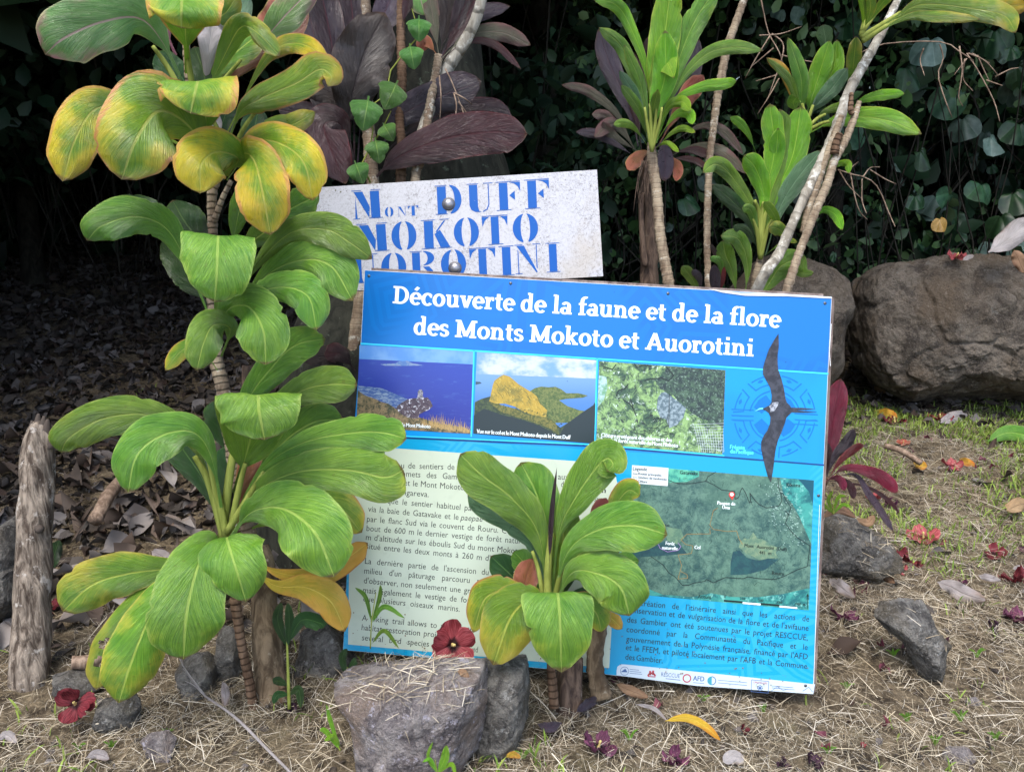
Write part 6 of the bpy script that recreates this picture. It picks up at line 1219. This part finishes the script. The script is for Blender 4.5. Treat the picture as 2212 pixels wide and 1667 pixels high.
# dead hanging twig sprays
for lab, paths, T_, dd in [('dead pale twig spray hanging over the vine at the upper right', [[(640, 300), (760, 250), (960, 233), (1120, 240), (1200, 290), (1280, 340)], [(1000, 270), (980, 340), (1005, 425)], [(1090, 250), (1110, 330), (1080, 420), (1120, 560), (1160, 660)], [(1200, 260), (1215, 400), (1195, 540), (1220, 595)], [(1240, 300), (1300, 390), (1390, 560), (1425, 680)], [(1250, 300), (1340, 340), (1415, 420)], [(1270, 300), (1370, 355)], [(1230, 330), (1220, 440), (1275, 510)], [(1300, 310), (1340, 400), (1370, 460)], [(1240, 330), (1170, 420)], [(1400, 430), (1480, 390), (1530, 380)], [(1350, 450), (1440, 480)]], TC, 2.9),
    ('dead pale twig spray hanging below the leaning canes', [[(520, 950), (600, 975), (690, 1000), (750, 1060), (800, 1180), (840, 1268)], [(660, 990), (700, 940), (755, 935)], [(590, 970), (610, 1080), (640, 1180), (685, 1228)], [(530, 960), (580, 1040), (650, 1110)], [(655, 1000), (655, 1120), (680, 1195)], [(700, 950), (780, 1000), (845, 1030)], [(590, 940), (635, 905)]], TC, 2.7),
    ('fine dead twigs crossing above the upright cup of leaves', [[(90, 0), (130, 180), (190, 290), (230, 420)], [(80, 200), (200, 190), (315, 150)], [(140, 200), (60, 330), (0, 440)], [(150, 190), (210, 240), (205, 330), (120, 570)], [(205, 310), (330, 340), (440, 355)], [(190, 440), (140, 530), (70, 640)], [(160, 270), (40, 370)], [(180, 420), (60, 455)]], TC, 2.75)]:
    tw = thing('dead_twig_spray', P(*T_(*paths[0][0]), dd), lab, 'dead twigs', 'dead twig sprays')
    twigs('twig', tw, [[T_(*p) for p in q] for q in paths], 1.7, dd)
# ---- red ti plant at the right edge of the panel
pr = thing('ti_plant', P(1775, 1160, 2.3), 'small dark red ti plant sticking out from behind the right edge of the panel', 'ti plant', 'ti plants')
ptube('cane', [(1760, 1250, 2.35), (1765, 1120, 2.3), (1782, 1030, 2.27)], [9, 8, 7], M['canedark'], pr, n=20, ring=3)
for pts, w_, mt, d in [([(180, 1500), (205, 1300), (240, 1060), (275, 870)], 72, 'red', (2.28, 2.22)), ([(185, 1490), (240, 1350), (310, 1270), (362, 1178)], 36, 'lilac', (2.28, 2.18)), ([(190, 1500), (270, 1380), (350, 1310), (412, 1272)], 26, 'red', (2.26, 2.14)), ([(180, 1510), (300, 1420), (470, 1450), (560, 1500), (625, 1572)], 44, 'red', (2.25, 2.0)), ([(190, 1500), (290, 1500), (340, 1540), (355, 1610)], 26, 'crimson', (2.26, 2.12)), ([(200, 1490), (360, 1460), (450, 1580), (520, 1680), (600, 1810)], 26, 'lilac', (2.25, 2.0)), ([(185, 1500), (240, 1480), (280, 1500), (300, 1560)], 26, 'red', (2.25, 2.15)), ([(180, 1500), (200, 1380), (190, 1260)], 30, 'crimson', (2.28, 2.25)), ([(200, 1500), (420, 1530), (560, 1610), (640, 1700)], 14, 'crimson', (2.27, 2.1))]:
    leaf(pr, pts, w_, mt, T=TD, D=d, ab=(.8, .5))

# ================================================================== STAKE, STICKS, SEEDLINGS
st_ = thing('wooden_stake', P(60, 1480, 2.0), 'weathered grey wooden stake with broken top at the left edge', 'stake')
ptube('shaft', [(62, 1520, 2.0), (66, 1400, 2.0), (72, 1250, 2.0), (76, 1100, 2.0), (82, 980, 2.0), (88, 925, 2.0), (90, 908, 2.0)], [38, 38, 36, 34, 31, 24, 12], M['stake'], st_, seg=40, n=120, bump=.18)
for x, y0, y1, r_ in [(66, 945, 908, 9), (80, 930, 893, 10), (92, 935, 898, 9), (110, 950, 925, 8), (100, 930, 905, 8)]:
    ptube('splinter', [(x, y0+20, 1.99), (x+2, (y0+y1)/2, 1.99), (x+3, y1, 1.99)], [r_, r_*.8, r_*.3], M['stakedark'], st_, seg=7, n=8, bump=.5)
X, Y = 124/1*1., 0
ptube('knot', [(85, 1142, 1.965), (86, 1143, 1.95)], [10, 7], M['stakedark'], st_, seg=10, n=4)
for lab, pts, rad in [('dead branch lying on the shaded slope right of the stake', [(205, 1125, 2.5), (235, 1070, 2.6), (270, 1030, 2.75), (330, 985, 2.95)], [15, 14, 12, 10]),
    ('short dark dead stick lying beside the stake foot', [(155, 1430, 1.95), (200, 1425, 1.97), (245, 1395, 2.0)], [14, 15, 9]),
    ('grey forked twig lying in the grass beside the red ti plant', [(1913, 963, 2.95), (1950, 975, 2.9), (1990, 1000, 2.85)], [6, 7, 6])]:
    o = thing('fallen_branch', P(*pts[0]), lab, 'branch'); ptube('branch', pts, rad, M['twig'], o, n=24, bump=.2, seg=12)
o = thing('grass_stalk', P(460, 1530, 1.75), 'long pale dry grass stalk lying diagonally left of the big grey rock', 'grass stalk')
ptube('stalk', [(440, 1500, 1.82), (510, 1550, 1.76), (580, 1620, 1.68), (660, 1700, 1.58)], [2, 3, 3, 3], M['husk'], o, n=14, seg=6)
for k in range(5): ptube('stalk', [(440+k*3, 1500+k*3, 1.82), (420-k*8, 1480-k*14, 1.83), (400-k*5, 1470-k*28, 1.84)], [1.5, 1, .6], M['husk'], o, n=8, seg=4)
# seedlings: slim green shoots
def seedling(lab, base, stem, leaves, d, mt='green', nm='seedling', r_=4):
    o = thing(nm, P(base[0], base[1], d), lab, 'seedling'); ptube('stem', [(x, y, d) for x, y in [base]+stem], [r_]+[r_*.8]*(len(stem)-1)+[r_*.5], M['petiole'], o, n=14, seg=7)
    for pts, w_ in leaves: leaf(o, [(x, y, d-.01*i) for i, (x, y) in enumerate(pts)], w_, mt, ab=(.7, .7), pet=.05)
    return o
seedling('leafy seedling beside the ti trunk, left of the panel corner', (625, 1530), [(622, 1440), (620, 1380)], [([(622, 1400), (600, 1340), (608, 1300)], 12), ([(622, 1400), (625, 1340), (622, 1300)], 10), ([(622, 1390), (650, 1340), (690, 1345), (700, 1355)], 18), ([(622, 1480), (600, 1470), (590, 1475)], 10), ([(625, 1500), (645, 1490), (650, 1530)], 10), ([(625, 1500), (600, 1500), (590, 1520)], 9)], 1.85, 'dark')
seedling('tall thin grass shoot standing in front of the first English line', (800, 1400), [(803, 1340), (812, 1280)], [([(803, 1345), (790, 1290), (767, 1268)], 5), ([(803, 1345), (820, 1290), (822, 1262)], 5), ([(803, 1345), (830, 1310), (875, 1335)], 6), ([(803, 1390), (830, 1362), (862, 1400)], 5)], 1.86, 'green', 'grass_shoot', 1.6)
seedling('grass tuft in front of the foreground rock', (945, 1675), [(940, 1640)], [([(945, 1670), (925, 1635), (935, 1600)], 4), ([(945, 1670), (960, 1640), (965, 1608)], 10), ([(945, 1670), (930, 1640), (912, 1645)], 4), ([(945, 1670), (975, 1650), (985, 1680)], 5)], 1.5, 'spring', 'grass_shoot', 2)
seedling('small bright grass tuft left of the foreground rock', (735, 1620), [(720, 1590)], [([(735, 1620), (705, 1580), (690, 1575)], 6), ([(735, 1620), (715, 1560), (705, 1520)], 5), ([(735, 1610), (720, 1590), (700, 1600)], 6)], 1.66, 'spring', 'grass_shoot', 2)
seedling('bright green weed by the lower edge of the rock and ti trunk', (745, 1480), [(750, 1440)], [([(748, 1460), (740, 1420), (750, 1400)], 9), ([(748, 1460), (765, 1430), (770, 1425)], 8)], 1.9, 'dark', 'weed', 2)
seedling('light green grass tuft growing right of the panel above the mossy rock', (1800, 1110), [(1800, 1090)], [([(1800, 1110), (1790, 1080), (1800, 1060)], 4), ([(1800, 1110), (1810, 1075), (1828, 1070)], 4), ([(1800, 1110), (1820, 1090), (1840, 1095)], 4), ([(1800, 1110), (1780, 1090), (1775, 1085)], 4)], 2.35, 'spring', 'grass_shoot', 2)
rs = random.Random(77)
TN = ['below the logo strip of the panel', 'at the bottom right of centre near the long straw', 'by the lower right corner of the logo strip', 'left of the flat lower right stone', 'at the far lower right edge, lower one', 'above the flat lower right stone', 'right of the dark bent rock, far one', 'left of the dark bent rock', 'above the small pale round stone', 'near the lower left corner', 'right of the small pale round stone', 'just right of the big foreground rock', 'under the right panel corner', 'right of the tiny pink petal heap', 'in the bottom right corner', 'at the top of the dark bent rock']
for i, (x, y, s_) in enumerate([(1360, 1600, 30), (1650, 1540, 22), (1520, 1515, 18), (2020, 1610, 26), (2075, 1560, 30), (1960, 1560, 24), (2110, 1420, 24), (1930, 1420, 22), (240, 1620, 24), (170, 1620, 20), (360, 1590, 20), (1130, 1640, 26), (1830, 1490, 20), (1790, 1630, 22), (2150, 1600, 24), (1960, 1340, 18)]):
    p = GP(x, y); d = (p-CPOS).dot(FW)
    o = thing('grass_tuft', p, 'small fresh green grass tuft '+TN[i], 'grass tuft', 'small green grass tufts in the straw')
    for k in range(5):
        a = rs.uniform(-1.1, 1.1); leaf(o, [(x, y, d), (x+math.sin(a)*s_*.4, y-s_*.6, d-.01), (x+math.sin(a)*s_*1.0, y-s_*(.5+.5*math.cos(a)), d-.02)], 2.6, 'spring', ab=(.4, .8), pet=0, n=10)

# ================================================================== FALLEN FLOWERS AND LEAVES
def petal_mat(name, a, b, core):
    m = NT(name); uv = m.n('SeparateXYZ', {0: m.n('UVMap').outputs[0]}); u, v = uv.outputs[0], uv.outputs[1]; oi = m.n('ObjectInfo').outputs['Random']
    st = m.noise(m.comb(m.math('MULTIPLY', u, 22.), m.math('MULTIPLY', v, 2.), m.math('MULTIPLY', oi, 9.)), 1., 3., .6)
    c = m.mix(m.mr(st, .38, .62), a, b); c = m.mix(m.mr(v, .16, .34, 1., 0.), c, core)
    h = m.n('HueSaturation', {'Value': m.math('ADD', m.math('MULTIPLY', oi, .5), .75)}); m.set(h.inputs['Color'], c)
    return m.finish(h.outputs[0], .55, st, .5, .004, .3, .2)
PM = {'red': petal_mat('petal_red', sr(128, 44, 50), sr(162, 78, 84), sr(40, 8, 14)), 'wine': petal_mat('petal_wine', sr(84, 26, 34), sr(122, 48, 56), sr(46, 12, 18)), 'pink': petal_mat('petal_pink', sr(140, 56, 64), sr(176, 96, 98), sr(110, 34, 42)),
      'purple': petal_mat('petal_withered_purple', sr(74, 36, 58), sr(118, 66, 92), sr(30, 12, 20)), 'salmon': petal_mat('petal_salmon', sr(160, 76, 60), sr(196, 112, 90), sr(120, 50, 40)), 'dusk': petal_mat('petal_dried_dark', sr(48, 30, 40), sr(76, 52, 68), sr(20, 12, 16))}
yel = flat('flower_column_yellow', sr(206, 186, 120), .6)
def petal_mesh(k, crumple, mat):
    rs = random.Random(k*7+1); vs, fs, uv = [], [], []; NU, NV = 6, 8
    ph_ = rs.uniform(0, 6)
    for i in range(NV+1):
        t = i/NV; h = .60*(t**.75)*(1-.5*max(0, t-.7)/.3)+.05
        for j in range(-NU//2, NU//2+1):
            u = j/(NU/2); x = u*h*(1-.3*crumple); y = t*(1-.10*u*u)*(1-.25*crumple)
            z = .28*t*t*(1+crumple) - .1*u*u + crumple*.2*math.sin(u*4+ph_+t*5)*t + .06*math.sin(u*6+ph_+t*3)*t + (.05+.12*crumple)*math.sin(u*11+t*7+ph_)*t*t - crumple*.25*t
            vs.append((x, y, z)); uv.append((.5+u*.5, t))
    W = NU+1
    for i in range(NV):
        for j in range(NU): fs.append((i*W+j, i*W+j+1, (i+1)*W+j+1, (i+1)*W+j))
    me = bpy.data.meshes.new('petal'); me.from_pydata(vs, [], fs); l = me.uv_layers.new(name='UVMap'); idx = np.empty(len(me.loops), dtype=np.int32); me.loops.foreach_get('vertex_index', idx); l.data.foreach_set('uv', np.array(uv, dtype=np.float32)[idx].ravel())
    me.polygons.foreach_set('use_smooth', [True]*len(fs)); me.materials.append(mat); return me
PMESH = {}
def flower(lab, x, y, size, kind, tilt=(0, 0), spin=0, crumple=.2, up=.012, d=None, npet=5, grp=None, pistil=True):
    """size: diameter in picture units"""
    p = GP(x, y, up) if d is None else P(x, y, d); dd = (p-CPOS).dot(FW); s_ = size*dd/F/2
    t = thing('hibiscus_flower', p, lab, 'flower', grp or 'fallen hibiscus flowers')
    t.rotation_euler = (R(tilt[0]), R(tilt[1]), R(spin)); t.scale = (s_, s_, s_)
    rs = random.Random(int(x*3+y))
    for k in range(npet):
        key = (k % 3, crumple, kind)
        if key not in PMESH: PMESH[key] = petal_mesh(k+int(crumple*30), crumple, PM[kind])
        o = bpy.data.objects.new('petal', PMESH[key]); link(o, t); a = 2*math.pi*k/npet+rs.gauss(0, .12+crumple*.35)
        o.rotation_euler = (rs.gauss(.05, .12+crumple*.4), rs.gauss(0, .1+crumple*.3), a); o.location = (0, 0, .012*k)
        sc = rs.uniform(.88, 1.05)*(1-.12*crumple); o.scale = (sc, sc, sc)
    if pistil:
        vs, fs = [], []; ns = 8
        for j, (z, r_) in enumerate([(0, .07), (.12, .05), (.25, .035), (.36, .06), (.42, .045), (.46, .01)]):
            for k in range(ns): a = 2*math.pi*k/ns; vs.append((r_*math.cos(a)*(1+.3*(k % 2)), r_*math.sin(a)*(1+.3*(k % 2)), z))
        for j in range(5):
            for k in range(ns): fs.append((j*ns+k, j*ns+(k+1) % ns, (j+1)*ns+(k+1) % ns, (j+1)*ns+k))
        me = bpy.data.meshes.new('stamen_column'); me.from_pydata(vs, [], fs); me.polygons.foreach_set('use_smooth', [True]*len(fs)); me.materials.append(yel)
        o = bpy.data.objects.new('stamen_column', me); link(o, t)
    return t
flower('large dusty red hibiscus flower standing against the panel on the grey rock', 978, 1392, 112, 'red', (60, 8), 10, .2, d=1.78)
flower('dark red hibiscus flower lying in the straw near the foot of the stake', 163, 1520, 94, 'wine', (44, -8), 30, .32, d=1.80)
for lab, x, y, s_, kd, cr_ in [('red flower half hidden behind the foot of the wooden stake', 112, 1325, 56, 'wine', .3), ('red hibiscus flower lying open in the grass below the huge boulder', 1932, 918, 56, 'wine', .15), ('red flower leaning on a pale dead leaf in the grass', 2030, 912, 58, 'red', .3), ('salmon faded flower lying in the grass beside the red ti leaves', 1950, 964, 34, 'salmon', .4),
    ('pink red flower in the grass right of the yellow leaf', 2055, 1013, 54, 'pink', .5), ('dark wilted flower at the edge of the grass far right', 2142, 958, 36, 'purple', .8), ('bright coral flower lying flat in the grass above the mossy rock', 1993, 1172, 72, 'pink', .15), ('dark red flower with folded petals at the right of the coral one', 2148, 1205, 60, 'wine', .6),
    ('purple red flower beside the mossy rock', 1962, 1222, 70, 'wine', .6), ('pink bud like flower just under the purple red one', 1948, 1240, 34, 'pink', .9), ('red crumpled flower against the right edge of the panel', 1786, 1247, 48, 'pink', .7), ('purple wilted flower beside the panel corner', 1822, 1345, 80, 'purple', .5), ('magenta wilted flower at the far right edge', 2190, 1262, 76, 'wine', .6),
    ('dull purple flower below the grey dead leaf at the far right', 2195, 1345, 76, 'purple', .6), ('small dark wilted flower left of the grey dead leaf', 2075, 1270, 44, 'purple', .9), ('withered purple flower in the straw bottom centre', 1292, 1630, 96, 'purple', .45), ('wilted purple flower at the bottom edge right of centre', 1460, 1655, 76, 'purple', .6), ('small wine coloured flower in the straw right of the long yellow leaf', 1605, 1590, 36, 'wine', .8),
    ('dark crumpled flower at the bottom edge, right', 1755, 1665, 60, 'dusk', .8), ('dried black purple flower hanging beside the seedling', 632, 1545, 42, 'dusk', .8), ('tiny pink petal heap in the straw at the lower right', 1862, 1625, 22, 'pink', .9), ('faded red flower under the red ti leaves', 1888, 1082, 48, 'pink', .6), ('dark wilted flower under the drooping red ti leaf', 1925, 1098, 40, 'purple', .8),
    ('pair of dry purple petals in the straw at the bottom right', 1690, 1665, 46, 'dusk', .9), ('small red flower at the left edge behind the stake', 12, 1300, 50, 'wine', .7), ('small purple flower fallen right of the little ti trunk', 1330, 1480, 40, 'purple', .8), ('red flower in the litter under the tall ti plant', 515, 1240, 24, 'wine', .6), ('wilted purple flower near the lower right corner stones', 2145, 1365, 44, 'dusk', .9)]:
    flower(lab, x, y, s_, kd, (12, 5), (x*7) % 360, cr_, up=.014, pistil=cr_ < .5)
bf = P(2065, 560, 4.0); flower('magenta flower lying on top of the huge boulder', 2065, 556, 50, 'pink', (20, 0), 40, .5, d=3.95)
# fallen leaves one can pick out
M['dry'] = leaf_mat('fallen_leaf_grey', sr(150, 142, 140), sr(196, 188, 188), sr(150, 130, 116), sr(130, 112, 100), sr(120, 110, 104), -.3, rough=.8)
M['tan'] = leaf_mat('fallen_leaf_tan', sr(150, 112, 80), sr(190, 156, 124), sr(120, 84, 60), sr(110, 80, 60), sr(120, 90, 66), -.2, rough=.75)
M['gold'] = leaf_mat('fallen_leaf_gold', sr(206, 158, 30), sr(228, 186, 60), sr(220, 140, 30), sr(200, 120, 40), sr(232, 200, 100), -.1, rough=.5)
def fallen(lab, pts, w_, mt, up=.02, d=None, roll=0, wave=.25, curl=.3, ab=(.6, .6), grp=None):
    gp = [GP(x, y, up+.006*(i % 2)) for i, (x, y) in enumerate(pts)] if d is None else [P(x, y, d) for x, y in pts]
    ds = [(p-CPOS).dot(FW) for p in gp]
    # picture position of the raised points
    q = []
    for p, dd in zip(gp, ds): v = p-CPOS; q.append((CX+F*v.dot(RT)/dd, CY-F*v.dot(UP)/dd, dd))
    m0 = gp[len(gp)//2]; t = thing('fallen_leaf', m0, lab, 'leaf', grp)
    leaf(t, q, w_*.85, mt, roll=roll, wave=wave*1.4, curl=curl, ab=ab, pet=.04, n=22, name='blade'); return t
fallen('long mustard yellow leaf lying in the straw at the bottom right of centre', [(1435, 1585), (1480, 1580), (1520, 1595), (1555, 1632)], 12, 'gold', .03, wave=.08)
fallen('pale dried stem and leaf leading to the mustard yellow leaf', [(1372, 1545), (1410, 1562), (1440, 1582)], 6, 'dry', .03)
fallen('bright yellow leaf in the grass next to the red ti plant tip', [(1888, 895), (1915, 905), (1938, 912)], 16, 'gold', .02)
fallen('small yellow leaf in the grass below the red flowers', [(2070, 1000), (2085, 1010), (2106, 1016)], 11, 'gold', .02)
fallen('yellow small leaf in the centre of the grass patch', [(1972, 1005), (1985, 1015), (2002, 1018)], 14, 'gold', .02)
fallen('large curled silvery dead leaf lying at the right', [(2022, 1275), (2050, 1290), (2080, 1302), (2128, 1322)], 24, 'dry', .03, wave=.35)
fallen('small pale grey dead leaf right of the curled silvery one', [(2110, 1262), (2130, 1270), (2160, 1272)], 10, 'dry', .03)
fallen('grey dead leaf beside the purple wilted flower at the panel corner', [(1790, 1270), (1812, 1290), (1845, 1312)], 18, 'dry', .03, wave=.4)
fallen('pale lilac grey dead leaf beside the red flower in the grass', [(2030, 925), (2060, 915), (2090, 908)], 17, 'dry', .03, wave=.35)
fallen('grey dead leaf close under the huge boulder', [(1910, 858), (1930, 862), (1955, 868)], 12, 'dry', .03)
fallen('orange brown leaf under the edge of the huge boulder', [(1880, 838), (1895, 848), (1915, 858)], 12, 'tan', .03)
fallen('orange brown curled leaf on the right shoulder of the huge boulder', [(2190, 540), (2200, 560), (2212, 590)], 16, 'tan', d=3.75)
fallen('pale crinkled leaf lying on top of the huge boulder', [(2080, 562), (2092, 556), (2104, 552)], 7, 'dry', d=3.9)
fallen('big pale green leaf lying in the grass at the right edge', [(2130, 975), (2170, 960), (2215, 962), (2260, 985)], 22, 'green', .05, wave=.1)
fallen('large grey green dusty leaf leaning over the boulder top at the right edge', [(2135, 545), (2175, 520), (2215, 490), (2250, 510)], 30, 'husk', d=3.8)
fallen('tan curled dead leaf beside the panel edge on the mossy rock', [(1775, 1118), (1810, 1100), (1850, 1118)], 12, 'tan', .22, d=2.36)
fallen('dark brown curled leaf touching the mossy rock', [(1850, 1120), (1875, 1128), (1888, 1112)], 12, 'tan', d=2.42)
fallen('pinkish tan leaf at the far right edge of the grass', [(2170, 1130), (2195, 1120), (2225, 1115)], 20, 'tan', .05)
fallen('small pink tan leaf on top of the grey foreground rock', [(988, 1448), (1003, 1455), (1010, 1478)], 11, 'tan', d=1.63)
fallen('crumpled grey leaf standing in the straw beside the ti cane', [(485, 1510), (492, 1540), (490, 1565)], 12, 'dry', .05)
fallen('pale round leaf at the bottom edge of the picture', [(1560, 1664), (1582, 1660), (1606, 1664)], 18, 'husk', .02, wave=.05, ab=(.4, .4))
fallen('small orange leaf at the bottom centre edge', [(1092, 1662), (1108, 1660), (1125, 1664)], 9, 'orange', .03)
fallen('tan leaf and husk right of the little ti trunk', [(1330, 1500), (1360, 1520), (1400, 1530)], 14, 'tan', .03)
fallen('brown curled leaf above the dark bent rock', [(1885, 1250), (1905, 1262), (1930, 1280)], 14, 'tan', .03)
fallen('grey dead leaf on the litter below the large left leaves', [(330, 1210), (355, 1225), (375, 1250)], 18, 'dry', .03, wave=.4)
fallen('pale dead leaf in the litter near the trunk base', [(505, 1160), (530, 1150), (545, 1170)], 14, 'dry', .03, wave=.4)
fallen('green upright leaf showing behind the stake', [(112, 1230), (118, 1195), (128, 1165)], 18, 'dark', d=2.15)
fallen('orange leaf in the litter by the lower ti leaves', [(235, 1300), (255, 1310), (268, 1325)], 13, 'tan', .03)
fallen('grey dead leaf at the left edge near the stake foot', [(-5, 1285), (15, 1290), (30, 1300)], 16, 'dry', .03, wave=.4)
fallen('grey white dead leaf in the straw at the lower left corner', [(0, 1615), (20, 1612), (40, 1622)], 12, 'dry', .02)
fallen('pale dead leaf in the straw at the bottom left edge', [(190, 1655), (215, 1650), (240, 1660)], 13, 'dry', .02)
fallen('small green leaf by the stones right of the ti trunk', [(700, 1395), (715, 1388), (732, 1398)], 13, 'dark', .05)
fallen('small grey leaf at the far right in the straw', [(2185, 1240), (2200, 1246), (2215, 1255)], 9, 'dry', .02)
fallen('purple grey crumpled leaf left of the withered purple flower', [(1160, 1590), (1185, 1600), (1215, 1590)], 14, 'lilac', .03, wave=.5)
fallen('pinkish crumpled leaf at the foot of the little ti plant', [(1245, 1560), (1270, 1550), (1290, 1530)], 14, 'lilac', .03, wave=.5)
# straw wisps on the rocks
rs = random.Random(15); strw = Sheet(BD)
